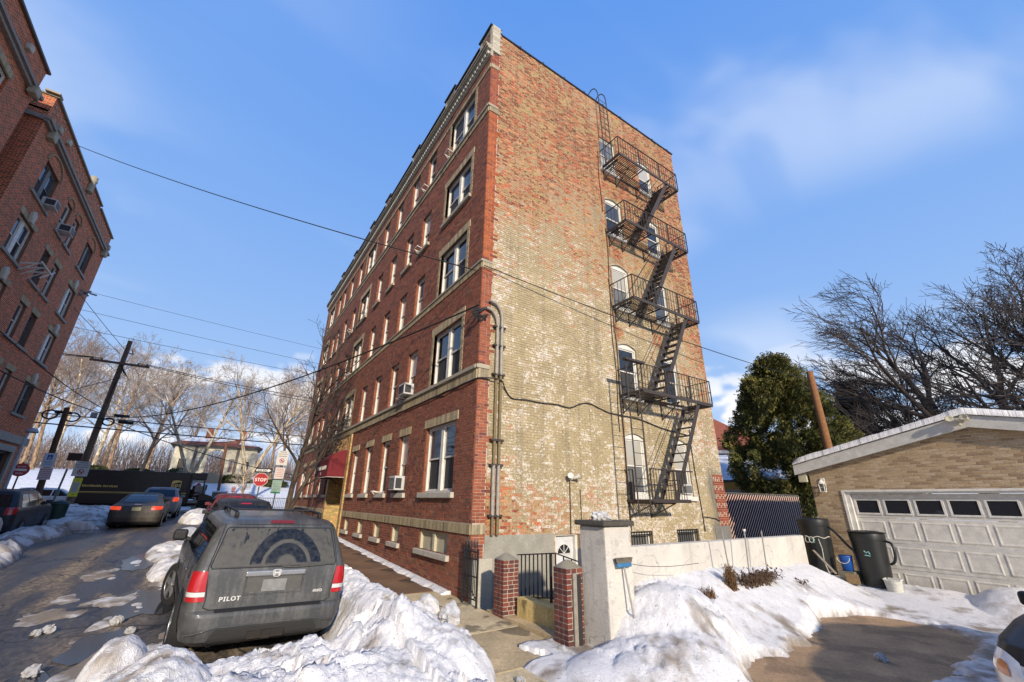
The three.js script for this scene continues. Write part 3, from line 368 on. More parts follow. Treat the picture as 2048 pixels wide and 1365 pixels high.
// ================================================================ fire escape
{
  const fe = thing('fire_escape', 'rusty dark iron fire escape zigzagging down the tan side wall', 'fire escape');
  const LV = [4.97, 7.9, 10.76, 13.6], X0 = 4.83, X1 = 8.2, D = 0.9, SX0 = 6.15, SX1 = 7.7, SZ = 0.32;
  const slat = cached('slat', () => new B().box(-0.0175, -0.006, -0.42, 0.0175, 0.006, 0.42).geo()), slatS = cached('slatS', () => new B().box(-0.0175, -0.006, -0.14, 0.0175, 0.006, 0.14).geo()), bal = cached('bal', () => new B().box(-0.0065, 0, -0.0065, 0.0065, 0.78, 0.0065).geo());
  LV.forEach((y, k) => {
    const f = new B(), hole = true; f.box(X0, y - 0.05, D - 0.02, X1, y + 0.05, D + 0.012); f.box(X0, y - 0.04, 0.03, X1, y + 0.03, 0.045); f.box(X0 - 0.01, y - 0.05, 0.02, X0 + 0.012, y + 0.04, D - 0.022); f.box(X1 - 0.012, y - 0.05, 0.02, X1 + 0.01, y + 0.04, D - 0.022); for (const z of [0.3, 0.6]) { f.box(X0 + 0.014, y - 0.03, z - 0.012, SX0 - 0.01, y - 0.009, z + 0.012); f.box(SX1 + 0.01, y - 0.03, z - 0.012, X1 - 0.014, y - 0.009, z + 0.012); } f.box(SX0 - 0.008, y - 0.05, SZ, SX0 + 0.008, y, D - 0.022); f.box(SX1 - 0.008, y - 0.05, SZ, SX1 + 0.008, y, D - 0.022);
    const pf = part(fe, 'platform', f, mIron);
    for (let x = X0 + 0.06; x < X1 - 0.03; x += 0.083) { const inH = x > SX0 - 0.02 && x < SX1 + 0.02, s = part(pf, 'slat', inH ? slatS : slat, mIron); s.position.set(x, y, inH ? 0.18 : 0.46); }
    for (const x of [X0 + 0.12, X0 + 0.75, X0 + 1.9, X1 - 0.35]) { const b = new B(); b.bar([x, y - 0.06, 0.02], [x, y - 0.06, 0.72], 0.03, 0.035); b.bar([x, y - 0.06, 0.7], [x, y - 0.5, 0.03], 0.022, 0.022); b.bar([x, y - 0.05, 0.03], [x, y - 0.52, 0.03], 0.03, 0.02, [0, 0, 1]); part(fe, 'bracket', b, mIron); }
    const r = new B(), h = y + 0.8; r.bar([X0, h, D], [X1, h, D], 0.035, 0.02); r.bar([X0, h, 0.0], [X0, h, D], 0.03, 0.02); r.bar([X1, h, 0.0], [X1, h, D], 0.03, 0.02); r.bar([X0, y + 0.42, D], [X1, y + 0.42, D], 0.014, 0.012); r.bar([X1, y + 0.42, 0], [X1, y + 0.42, D], 0.014, 0.012); for (const x of [X0, X0 + 1.12, X0 + 2.25, X1]) r.box(x - 0.014, y, D - 0.014, x + 0.014, h, D + 0.014); r.box(X1 - 0.014, y, 0.03, X1 + 0.014, h, 0.058);
    const rail = part(fe, 'railing', r, mIron); for (let x = X0 + 0.13; x < X1; x += 0.136) part(rail, 'baluster', bal, mIron).position.set(x, y + 0.01, D); for (let z = 0.16; z < D; z += 0.15) { part(rail, 'baluster', bal, mIron).position.set(X1, y + 0.01, z); part(rail, 'baluster', bal, mIron).position.set(X0, y + 0.01, z); }
  });
  // stairs down from each platform
  [...LV].forEach((y, k) => {
    const yb = k ? LV[k - 1] : 2.06, top = [7.5, y - 0.02], bot = [5.83, yb + 0.02], st = new B(); for (const z of [0.36, 0.86]) st.bar([top[0], top[1], z], [bot[0], bot[1], z], 0.014, 0.15);
    const s = part(fe, 'stair', st, mIron), n = 11, tg = cached('tread', () => new B().box(-0.10, -0.008, -0.243, 0.10, 0.008, 0.243).geo()); for (let i = 1; i < n; i++) { const t = i / n; part(s, 'tread', tg, mIron).position.set(lerp(top[0], bot[0], t), lerp(top[1], bot[1], t), 0.61); }
    const hr = new B(); for (const z of [0.35, 0.87]) { hr.tube([[top[0] - 0.2, top[1] + 0.35, z], [lerp(top[0], bot[0], 0.25) - 0.28, lerp(top[1], bot[1], 0.25) + 0.42, z], [bot[0] - 0.5, bot[1] + 0.55, z], [bot[0] - 0.42, bot[1] + 0.42, z], [bot[0] + 0.1, bot[1] + 0.4, z]], 0.011, 5); for (const t of [0.3, 0.65]) hr.tube([[lerp(top[0], bot[0], t), lerp(top[1], bot[1], t), z], [lerp(top[0], bot[0], t) - 0.34, lerp(top[1], bot[1], t) + 0.36, z]], 0.009, 5); } part(s, 'handrail', hr, mIron);
  });
  { // the lowest balcony and its drop ladder
    const y = 2.06, xa = 4.80, xb = 6.25, f = new B(); f.box(xa, y - 0.05, 0.86, xb + 0.15, y + 0.04, 0.9); f.box(xa, y - 0.06, 0.02, xb, y + 0.02, 0.04); f.box(xa, y - 0.05, 0.04, xa + 0.02, y + 0.03, 0.86); f.box(xb - 0.02, y - 0.05, 0.04, xb, y + 0.03, 0.86); const pf = part(fe, 'platform', f, mIron); for (let x = xa + 0.06; x < xb - 0.03; x += 0.083) part(pf, 'slat', slat, mIron).position.set(x, y, 0.45);
    for (const x of [xa + 0.06, xb - 0.5]) { const b = new B(); b.bar([x, y - 0.06, 0.85], [x, y - 0.42, 0.03], 0.024, 0.024); b.bar([x, y, 0.03], [x, y - 0.44, 0.03], 0.035, 0.02, [0, 0, 1]); b.bar([x, y - 0.065, 0.02], [x, y - 0.065, 0.86], 0.03, 0.03); part(fe, 'bracket', b, mIron); }
    const r = new B(), h = y + 0.79; r.bar([xa, h, 0.88], [xb + 0.42, h, 0.88], 0.035, 0.03); r.bar([xa, h, 0], [xa, h, 0.3], 0.03, 0.02); r.box(xa - 0.014, y, 0.866, xa + 0.014, h, 0.894); r.box(xb - 0.5, y, 0.866, xb - 0.472, h, 0.894); r.box(xa - 0.014, y, 0.28, xa + 0.014, h, 0.31); const rail = part(fe, 'railing', r, mIron); for (let x = xa + 0.13; x < xb + 0.1; x += 0.11) part(rail, 'baluster', bal, mIron).position.set(x, y + 0.01, 0.88);
    const l = new B(); for (const x of [4.18, 4.64]) l.bar([x, 5.75, 0.92], [x, 1.75, 0.92], 0.012, 0.045, [1, 0, 0]); l.box(4.1, 5.73, 0.86, 4.9, 5.79, 1.0); l.bar([4.64, 5.0, 0.9], [4.86, 5.0, 0.9], 0.03, 0.03); l.bar([4.64, 2.06, 0.9], [4.84, 2.06, 0.9], 0.03, 0.03); const lad = part(fe, 'drop_ladder', l, mIron); const rg = cached('rung', () => new B().tube([[4.18, 0, 0.92], [4.64, 0, 0.92]], 0.009, 5).geo()); for (let q = 1.95; q < 5.6; q += 0.315) part(lad, 'rung', rg, mIron).position.y = q;
    part(fe, 'counterweight', new B().rbox(4.9, 2.32, 0.12, 0.1, 0.46, 0.1, 0.03, 2).tube([[4.9, 2.55, 0.12], [4.88, 2.9, 0.1]], 0.008, 5), mIron);
  }
  { // gooseneck ladder to the roof
    const l = new B(); for (const x of [4.78, 5.2]) { const P = [[x, 13.6, 0.3], [x, 17.0, 0.22]]; for (let i = 0; i <= 10; i++) { const t = i / 10 * Math.PI; P.push([x, 17.0 + 0.75 * Math.sin(t), -0.13 + 0.35 * Math.cos(t)]); } P.push([x, 16.9, -0.5]); l.tube(P, 0.021, 6); } const lad = part(fe, 'roof_ladder', l, mIron), rg = cached('rung2', () => new B().tube([[4.78, 0, 0], [5.2, 0, 0]], 0.01, 5).geo()); for (let q = 13.9; q < 17.2; q += 0.3) part(lad, 'rung', rg, mIron).position.set(0, q, lerp(0.3, 0.22, (q - 13.6) / 3.4));
  }
}
// ---- window air conditioners
function airCon(label, x, y, z, ry, w = 0.5, h = 0.38, d = 0.4) { const t = thing('air_conditioner', label, 'air conditioner'); const b = new B(); b.rbox(0, h / 2, d / 2 - 0.1, w, h, d, 0.015, 2); part(t, 'case', b, worn(0.66, 0.65, 0.62, 0.6, 1.5, 0.001)); const g = new B(); for (let i = 0; i < 9; i++) g.box(-w / 2 + 0.04, 0.045 + i * (h - 0.08) / 9, d - 0.11, w / 2 - 0.04, 0.06 + i * (h - 0.08) / 9, d - 0.093); part(t, 'grille', g, mDark); for (const q of [-1, 1]) part(t, 'side_louvre', new B().box(q * w / 2 - 0.002, 0.05, 0.03, q * w / 2 + 0.004, h - 0.06, d - 0.13), mScreen); t.position.set(x, y, z); t.rotation.y = ry; return t; }
airCon('white window air conditioner in the ground floor front window left of the big window', -0.02, 2.26, -4.5, -Math.PI / 2, 0.5, 0.4, 0.34);
airCon('white window air conditioner jutting from a narrow second floor front window above the stone belt', -0.02, 5.13, -4.5, -Math.PI / 2, 0.52, 0.36, 0.36);
airCon('small white air conditioner in the side window behind the lowest fire escape stair', 7.62, 2.26, 0.02, 0, 0.38, 0.30, 0.12);
// ---- bracket shelves under some front windows
for (const [u, y, l] of [[2.75, 13.62, 'top floor double window at the corner'], [4.9, 13.62, 'narrow top floor window next to the corner pair'], [4.9, 10.76, 'narrow fourth floor window next to the corner pair'], [6.6, 2.22, 'ground floor front window with the tan board'], [14.9, 10.8, 'fourth floor window past the middle pair'], [13.7, 8.0, 'third floor middle pair'], [5.0, 5.06, 'second floor window with the air conditioner']]) { const b = new B(); b.bar([0, y, -u], [-0.24, y + 0.04, -u], 0.02, 0.025); b.bar([0, y, -u + 0.3], [-0.24, y + 0.04, -u + 0.3], 0.02, 0.025); b.bar([-0.24, y + 0.04, -u - 0.02], [-0.24, y + 0.04, -u + 0.32], 0.02, 0.025); b.bar([-0.01, y - 0.16, -u], [-0.2, y + 0.03, -u], 0.015, 0.015); solo('support_bracket', 'white metal bracket sticking out below the ' + l, 'bracket', b, mWhite); }
// ---------------------------------------------------------------- ground, road, pavements
const mSnowFar = worn(0.86, 0.87, 0.90, 0.95, 0.5, 0.02);
{ // one sheet to the horizon: the park rises beyond the crossing
  const hill = (x, z) => { const a = sm(-43.5, -62, z) * (3.9 - 1.6 * sm(0, 12, x)) + sm(-62, -130, z) * 3 + 0.25 * (fbm(x * 0.08, z * 0.08, 3, 51) - 0.5) * sm(-44, -50, z); return a; };
  const g = gridGeo(180, 150, (u, v) => { const x = -170 + 420 * u, z = 90 - 330 * Math.pow(v, 1.25); let y = roadY(z) - 0.06 + hill(x, z); if (x > 0.3 && x < 9.7 && z > 0 && z < 3.0) y = -0.8; return [x, y, z]; }, q => [q[0], q[2]]);
  setting('ground', g, mSnowFar);
}
const ROADX0 = -12.0, ROADX1 = -2.6;
{ // wet asphalt with salt and grit drawn out along the wheel tracks
  const W = 720, H = 1536, RW = 9.4, RL = 24;
  const f = (u, v) => { const x = u * RW, z = v * RL, st = fbm(x * 3.2, z * 0.35, 4, 501, 0, 0), fi = fbm(x * 26, z * 14, 3, 503), md = fbm(x * 0.9, z * 0.5, 4, 505), tr = Math.exp(-(((x - 4.25) / 0.34) ** 2)) + Math.exp(-(((x - 5.75) / 0.36) ** 2)) + 0.4 * Math.exp(-(((x - 2.6) / 0.4) ** 2)); const dirt = clamp(0.38 + (st - 0.5) * 2.2 + (md - 0.5) * 1.2 - tr * 0.55); return [dirt, fi, tr, md]; };
  const c = tex(W, H, (u, v) => { const [d, fi, tr] = f(u, v), cr = Math.abs(fbm(u * 9.4 * 0.5 + 0.6 * fbm(u * 20, v * 40, 2, 541), v * 24 * 0.45, 3, 543) - 0.5), k = (0.62 + 0.76 * fi) * (cr < 0.006 ? 0.55 : 1); const a = [74, 69, 64], b = [140, 124, 104]; return [lerp(a[0], b[0], d) * k, lerp(a[1], b[1], d) * k, lerp(a[2], b[2], d) * k]; });
  const r = tex(256, 512, (u, v) => { const [d, fi, tr, md] = f(u, v); return 255 * clamp(0.5 + 0.42 * d + 0.2 * (fi - 0.5) - 0.1 * tr); }, false);
  for (const t of [c, r]) { t.wrapS = THREE.MirroredRepeatWrapping; t.wrapT = THREE.MirroredRepeatWrapping; }
  const mRoad = std(1, 1, 1, 1, { map: c, roughnessMap: r, bumpMap: rp(grainBump, 12, 30), bumpScale: 0.012 });
  const uvR = q => [(q[0] - ROADX0) / RW, (30 - q[2]) / RL];
  setting('road', gridGeo(40, 140, (u, v) => { const x = lerp(ROADX0, ROADX1, u), z = lerp(45, -30.5, v); return [x, roadY(z) + 0.05 * (1 - (2 * u - 1) ** 2) * sm(-24, -20, z) + 0.008 * (fbm(x * 0.7, z * 0.7, 3, 5) - 0.5), z]; }, uvR), mRoad);
  setting('cross_street', gridGeo(60, 8, (u, v) => [lerp(-90, 90, u), 0.836 + 0.012 * v, lerp(-29.5, -43.2, v)], q => [q[2] / RW, q[0] / RL]), mRoad);
  const mPaint = worn(0.62, 0.62, 0.60, 0.8, 3, 0.002); for (let i = 0; i < 6; i++) { const x = -11.2 + i * 1.3; setting('crosswalk_stripe', new B().quad([x, 0.862, -25.6], [x + 0.38, 0.862, -25.6], [x + 0.38, 0.862, -27.8], [x, 0.862, -27.8]).geo(), mPaint); } setting('stop_line', new B().quad([-9.6, 0.864, -24.6], [-3.4, 0.864, -24.6], [-3.4, 0.864, -24.95], [-9.6, 0.864, -24.95]).geo(), mPaint);
}
// ---- pavements made of slabs, kerbs of stone lengths
function slabWalk(name, x0, x1, zs, pick, yoff = 0) { const g = new THREE.Group(); g.name = name; g.userData = { kind: 'structure' }; scene.add(g); for (let i = 0; i < zs.length - 1; i++) { const za = zs[i], zb = zs[i + 1], zc = (za + zb) / 2, sl = Math.atan2(walkY(zb) - walkY(za), zb - za); const b = new B().rbox(0, 0, 0, x1 - x0 - 0.012, 0.12, Math.abs(zb - za) - 0.014, 0.008, 1); const m = part(g, 'paving_slab', b, pick(zc, i)); m.position.set((x0 + x1) / 2, walkY(zc) - 0.06 + yoff + 0.003 * hash2(i, 3, 9), zc); m.rotation.x = -sl; } return g; }
const conc = (r, g, b, s, stn = 0.34) => { const base = tex(512, 512, (u, v) => { const n = fbm(u * 4, v * 4, 4, s, 4, 4), f = fbm(u * 70, v * 70, 2, s + 3, 70, 70), st = sm(0.56, 0.64, fbm(u * 3, v * 3, 4, s + 9, 3, 3)) * stn; const k = (0.78 + 0.34 * n) * (0.88 + 0.24 * f) * (1 - st); return [r * k, g * k, b * k]; }); return std(1, 1, 1, 0.82, { map: rp(base, 0.62), bumpMap: rp(grainBump, 1.4), bumpScale: 0.008 }); };
const mConc = conc(214, 192, 150, 601), mConcB = conc(200, 176, 134, 611), mWetWalk = conc(132, 100, 70, 621), mConcD = conc(172, 140, 104, 631, 0.14);
{ const zs = []; for (let z = 9.0; z > -26; z -= 1.45) zs.push(z + 0.02); slabWalk('sidewalk', -1.46, -0.004, zs, (z, i) => z < -0.6 ? mWetWalk : [mConc, mConcB, mConc][i % 3]); const zl = []; for (let z = 12; z > -29; z -= 1.8) zl.push(z); slabWalk('opposite_sidewalk', -14.0, -12.16, zl, () => mConcB);
  const gv = gridGeo(4, 40, (u, v) => [lerp(-2.44, -1.46, u), walkY(lerp(20, -28, v)) - 0.03, lerp(20, -28, v)]); setting('verge', gv, mConcD);
  const mk = worn(0.26, 0.25, 0.24, 0.85, 1, 0.006); for (const [name, x] of [['kerb', -2.52], ['opposite_kerb', -12.08]]) { const g = new THREE.Group(); g.name = name; g.userData = { kind: 'structure' }; scene.add(g); const kg = new B().rbox(0, 0, 0, 0.15, 0.3, 1.78, 0.02, 2).geo(); for (let z = 14; z > -28; z -= 1.8) { const m = part(g, 'kerb_stone', kg, mk); m.position.set(x, walkY(z) - 0.155, z); m.rotation.x = Math.atan(z < 0 ? 0.035 : 0.02); } }
  setting('forecourt', gridGeo(12, 40, (u, v) => { const x = lerp(-1.2, 10.2, u), z = lerp(2.9, 12, v); return [x, lerp(walkY(z) - 0.012, 0.0, sm(-1, 1.2, x)), z]; }), mConcD);
  setting('entry_landing', new B().rbox(0.62, 0.05, 1.72, 1.24, 0.18, 2.0, 0.01, 1).geo(), mConcB); setting('areaway_floor', new B().box(1.24, -0.9, 0.0, 9.6, -0.78, 2.9).geo(), mConcB);
}
// ---------------------------------------------------------------- snow
function worley(x, y, s) { const xi = Math.floor(x), yi = Math.floor(y); let d = 9; for (let j = -1; j <= 1; j++) for (let i = -1; i <= 1; i++) { const px = xi + i + hash2(xi + i, yi + j, s), py = yi + j + hash2(xi + i, yi + j, s + 1), q = (px - x) ** 2 + (py - y) ** 2; if (q < d) d = q; } return Math.sqrt(d); }
function chunk(x, y, s) { const xi = Math.floor(x), yi = Math.floor(y); let d = 9, r = 0; for (let j = -1; j <= 1; j++) for (let i = -1; i <= 1; i++) { const px = xi + i + hash2(xi + i, yi + j, s), py = yi + j + hash2(xi + i, yi + j, s + 1), dx = x - px, dy = y - py, q = dx * dx + dy * dy; if (q < d) { d = q; const h = hash2(xi + i, yi + j, s + 2), a = hash2(xi + i, yi + j, s + 3) * 6.283; r = (h - 0.5) * 0.9 + (dx * Math.cos(a) + dy * Math.sin(a)) * 0.9 - q * 0.35; } } return r; }
// broken, crusted snow: tilted slabs of several sizes over soft drifts
const clods = (x, z, s) => { const wx = x + 0.12 * (fbm(x * 3, z * 3, 3, s + 31) - 0.5), wz = z + 0.12 * (fbm(x * 3, z * 3, 3, s + 37) - 0.5), m = sm(0.40, 0.58, fbm(x * 0.9, z * 0.9, 3, s + 41)); return (fbm(x * 1.3, z * 1.3, 3, s + 12) - 0.5) * 0.24 + m * (chunk(wx * 2.2, wz * 2.2, s) * 0.12 + chunk(wx * 5.2, wz * 5.2, s + 5) * 0.055) + (1 - m) * (fbm(x * 4, z * 4, 4, s + 43) - 0.5) * 0.14 + chunk(wx * 12, wz * 12, s + 15) * 0.022 + (fbm(x * 22, z * 22, 3, s + 9) - 0.5) * 0.03; };
const snowTex = tex(512, 512, (u, v) => { const n = fbm(u * 30, v * 30, 3, 701, 30, 30), g = hash2(Math.floor(u * 512), Math.floor(v * 512), 3), sp = (g > 0.9988 ? 0.5 : 1) * (1 - 0.3 * sm(0.76, 0.86, fbm(u * 40, v * 40, 3, 711, 40, 40))); return [250 * (0.93 + 0.09 * n) * sp, 247 * (0.93 + 0.09 * n) * sp, 242 * (0.94 + 0.08 * n) * sp]; });
const mSnow = std(1, 1, 1, 0.78, { map: rp(snowTex, 1.1), bumpMap: rp(grainBump, 2.2), bumpScale: 0.022, vertexColors: true });
const dirtTone = (q, amt, s) => { const n = fbm(q[0] * 2.2, q[2] * 2.2, 4, s), f = fbm(q[0] * 9, q[2] * 9, 3, s + 3), d = clamp((n - 0.5) * 2.4 + (f - 0.5) * 1.2 + amt), k = d * d * (3 - 2 * d); return [lerp(0.96, 0.36, k), lerp(0.96, 0.30, k), lerp(0.965, 0.235, k)]; };
function snowPatch(label, x0, x1, z0, z1, cell, h, base, dirt, seed) { const nu = Math.ceil((x1 - x0) / cell), nv = Math.ceil((z1 - z0) / cell); const g = gridGeo(nu, nv, (u, v) => { const x = lerp(x0, x1, u), z = lerp(z0, z1, v), a = h(x, z); const edge = Math.min(x - x0, x1 - x, z - z0, z1 - z); const y = edge < 1e-6 ? -0.15 : a; return [x, base(x, z) + y, z]; }, q => [q[0], q[2]], q => { const hh = q[1] - base(q[0], q[2]); return dirtTone(q, dirt(q[0], q[2], hh), seed); }); return setting('snow_bank', g, mSnow, 'stuff', label, 'snow'); }
const gz = (x, z) => x > -1.46 ? lerp(walkY(z), 0.0, sm(-0.6, 1.2, x)) : x > -2.45 ? walkY(z) - 0.02 : roadY(z);
const blob = (x, z, cx, cz, rx, rz, h, p = 1) => h * Math.pow(Math.max(0, 1 - ((x - cx) / rx) ** 2 - ((z - cz) / rz) ** 2), p);
// ploughed heap behind the grey car and along the verge
snowPatch('ploughed snow heaped behind the grey sport utility car and along the verge', -5.9, -0.8, -6.0, 6.0, 0.028, (x, z) => {
  let h = blob(x, z, -3.4, 3.4, 1.75, 1.45, 0.62, 0.75); h = Math.max(h, blob(x, z, -2.35, 2.35, 0.95, 1.0, 0.72, 0.8)); h = Math.max(h, blob(x, z, -3.6, 2.05, 1.25, 0.7, 0.40, 0.7)); h = Math.max(h, blob(x, z, -4.7, 2.3, 0.62, 0.9, 0.56, 0.7)); h = Math.max(h, blob(x, z, -1.95, 2.9, 0.6, 0.9, 0.56, 0.6)); h = Math.max(h, blob(x, z, -3.2, 5.2, 2.4, 1.6, 0.5, 0.7)); h = Math.max(h, blob(x, z, -5.1, 1.35, 0.34, 0.6, 0.55, 0.6));
  const ridge = Math.max(0, 1 - ((x + 2.12) / 0.62) ** 2) * (0.5 + 0.22 * fbm(z * 0.9, 2, 3, 71)) * sm(-6.0, -4.4, z) * sm(2.4, 1.6, z); h = Math.max(h, ridge);
  return h < 0.02 ? h - 0.07 : h * (0.9 + 0.1) + clods(x, z, 81) * sm(0, 0.3, h) - 0.02;
}, gz, (x, z, h) => 0.08 + 0.5 * sm(0.2, 0.04, h) - 0.28 * sm(3.0, 2.2, Math.abs(x + 2.6)) + (x < -4.6 ? 0.18 : 0), 91);
// garden and drive
const PATCH = [[1.1, 5.1], [1.47, 4.74], [2.46, 4.63], [2.9, 4.77], [5.0, 4.2], [5.55, 4.09], [6.41, 4.38], [6.62, 5.31], [6.04, 5.87], [4.58, 5.99], [3.99, 5.96], [3.69, 6.11], [2.98, 5.94], [2.6, 6.6], [2.2, 9.2], [-1.3, 9.2], [-1.3, 6.2], [-0.4, 5.6]];
function inPoly(x, z) { let c = false, d = 9; for (let i = 0, j = PATCH.length - 1; i < PATCH.length; j = i++) { const [xi, zi] = PATCH[i], [xj, zj] = PATCH[j]; if ((zi > z) !== (zj > z) && x < (xj - xi) * (z - zi) / (zj - zi) + xi) c = !c; const dx = xj - xi, dz = zj - zi, t = clamp(((x - xi) * dx + (z - zi) * dz) / (dx * dx + dz * dz)); d = Math.min(d, Math.hypot(x - xi - dx * t, z - zi - dz * t)); } return c ? d : -d; }
snowPatch('snow sloping from the white garden wall down to the bare drive', -1.25, 9.4, 2.55, 9.0, 0.042, (x, z) => {
  const n = fbm(x * 1.6, z * 1.6, 4, 111), p = inPoly(x, z) + (fbm(x * 3.5, z * 3.5, 4, 113) - 0.5) * 0.42; let h = 0.045 + 0.05 * n; const thin = sm(0.02, -0.22, p);
  const wall = sm(5.0, 2.75, z + 0.25 * (n - 0.5)) * sm(0.5, 1.2, x), gar = (0.72 + 0.08 * Math.sin(x * 1.1 + 3.6)) * Math.pow(wall, 1.4) * sm(9.0, 7.4, x); h += gar;
  h = Math.max(h, blob(x, z, 1.5, 3.55, 1.25, 1.1, 0.86, 0.85)); h = Math.max(h, blob(x, z, 0.9, 4.1, 1.5, 0.95, 0.42, 0.8)); h = Math.max(h, blob(x, z, 0.1, 4.0, 1.0, 0.7, 0.26, 0.7)); h = Math.max(h, 0.28 * sm(6.6, 9.0, x) * sm(7.5, 4.5, z) + 0.045); h = Math.max(h, blob(x, z, 9.1, 6.1, 1.4, 0.9, 0.52, 0.8));
  if (x < 0.36 && z < 3.0 && x > -0.3) h = Math.min(h, 0.06); if (x < -0.2 && p > -0.35 && z > 4.1) h *= 0.5; if (x < -0.55 + 0.3 * (n - 0.5) && z < 3.2) h = -0.06;
  const rough = h > 0.12 ? clods(x, z, 121) * (x < 2.2 ? 0.75 : 0.3) * sm(0.1, 0.4, h) : (fbm(x * 16, z * 16, 3, 125) - 0.5) * 0.025; const edgeL = sm(-1.15, -0.75, x);
  return (h + rough) * thin * edgeL - 0.05 * (1 - thin * edgeL) - 0.012;
}, (x, z) => lerp(walkY(z), 0.0, sm(-0.6, 1.2, x)), (x, z, h) => -0.16 + 0.62 * sm(0.13, 0.03, h) + 0.3 * blob(x, z, 2.2, 4.5, 1.9, 0.5, 1) + 0.2 * blob(x, z, 0.4, 4.5, 1.4, 0.8, 1), 131);
// berms along the parked cars and at the crossing
snowPatch('dirty snow berm in front of the cars parked across the street', -11.9, -7.0, -30.0, -7.5, 0.075, (x, z) => { const c = -9.35 + 0.35 * Math.sin(z * 0.6) - 0.9 * sm(-17, -22, z), w = 0.62 + 1.7 * sm(-16.5, -21, z), hh = 0.30 + 0.22 * fbm(z * 0.7, 3, 3, 141) + 0.22 * sm(-17, -21, z); let h = hh * Math.pow(Math.max(0, 1 - ((x - c) / w) ** 2), 0.7) * sm(-29.8, -28, z); h = Math.max(h, blob(x, z, -11.3, -26.5, 1.6, 3.0, 0.7, 0.7)); h = Math.max(h, blob(x, z, -11.6, -12, 0.8, 5, 0.3, 0.6)); if (Math.hypot((x + 8.5) / 0.7, (z + 16.6) / 0.9) < 1) h = -0.1; return h < 0.015 ? -0.09 : h + clods(x, z, 145) * 0.9 * sm(0, 0.25, h) - 0.02; }, (x, z) => roadY(z), (x, z, h) => 0.30 + 0.5 * sm(0.2, 0.03, h), 151);
snowPatch('lumpy snow left along the road side of the parked dark cars', -6.3, -4.2, -24.0, -4.2, 0.06, (x, z) => { let h = blob(x, z, -5.0, -6.2, 0.55, 1.7, 0.36, 0.7); h = Math.max(h, blob(x, z, -5.25, -9.6, 0.7, 2.3, 0.30, 0.7)); h = Math.max(h, blob(x, z, -5.0, -21.5, 0.85, 2.3, 0.66, 0.7)); h = Math.max(h, blob(x, z, -5.1, -15, 0.5, 2.5, 0.2, 0.7)); return h < 0.015 ? -0.09 : h + clods(x, z, 161) * 0.8 * sm(0, 0.22, h) - 0.02; }, (x, z) => roadY(z), (x, z, h) => 0.14 + 0.5 * sm(0.16, 0.03, h), 171);
snowPatch('snow on the verge under the street tree', -2.75, -1.3, -28.5, -5.9, 0.07, (x, z) => { const h = Math.max(0, 1 - ((x + 2.05) / 0.66) ** 2) * (0.34 + 0.2 * fbm(z * 0.8, 5, 3, 175)); return h < 0.015 ? -0.09 : h + clods(x, z, 177) * 0.7 * sm(0, 0.2, h) - 0.02; }, gz, (x, z, h) => 0.05 + 0.4 * sm(0.16, 0.03, h), 179);
snowPatch('thin line of snow along the foot of the red brick front', -0.30, 0.02, -11.0, -0.7, 0.03, (x, z) => { const h = 0.05 * sm(-0.26, -0.08, x + 0.16 * (fbm(z * 3, 1, 3, 181) - 0.5)); return h < 0.006 ? -0.04 : h + 0.012 * fbm(x * 30, z * 30, 2, 183); }, (x, z) => walkY(z) + 0.004, () => -0.3, 185);
// slush left on the road
snowPatch('brown slush lying in the gutter beside the grey car', -6.9, -4.6, -9.0, 1.9, 0.035, (x, z) => { const b = fbm(x * 1.7 + z * 0.25, z * 0.62, 4, 191) - 0.5, band = sm(-6.9, -6.0, x + 0.5 * (fbm(1, z * 0.5, 3, 193) - 0.5)); const h = 0.05 * sm(0.05, 0.18, b) * band + 0.012 * (fbm(x * 18, z * 18, 2, 195) - 0.5); return b < 0.05 ? -0.05 : h - 0.006; }, (x, z) => roadY(z) + 0.045 * (1 - ((x + 7.3) / 4.7) ** 2) + 0.002, () => 0.62, 197);
// melt water in the gutter
const mWater = phys(0.03, 0.032, 0.036, { roughness: 0.12, ior: 1.4 });
for (const [x0, x1, z0, z1, s] of [[-5.75, -4.75, -4.2, -1.6, 1], [-5.85, -5.1, -1.3, 0.2, 2], [-6.5, -5.4, 0.3, 2.6, 3], [-8.95, -8.0, -17.6, -15.7, 4], [-6.3, -5.4, -9.5, -6.5, 6]]) { const cx = (x0 + x1) / 2, cz = (z0 + z1) / 2, P = []; for (let i = 0; i < 80; i++) { const t = i / 80 * Math.PI * 2, k = 0.45 + 0.85 * fbm(Math.cos(t) * 1.9 + s * 9, Math.sin(t) * 1.9, 3, 205); P.push([cx + Math.cos(t) * (x1 - x0) / 2 * k, cz + Math.sin(t) * (z1 - z0) / 2 * k]); } const b = new B(), yc = roadY(cz) + 0.05 * (1 - ((cx + 7.3) / 4.7) ** 2) + 0.012, kz = (roadY(z1) - roadY(z0)) / (z1 - z0), kx = -0.1 * (cx + 7.3) / 4.7 / 4.7, y = q => yc + kz * (q[1] - cz) + kx * (q[0] - cx); for (let i = 0; i < 80; i++) { const a = P[i], c = P[(i + 1) % 80], m = [cx, cz]; b.tri([m[0], y(m), m[1]], [c[0], y(c), c[1]], [a[0], y(a), a[1]]); } setting('puddle', b.geo(), mWater); }
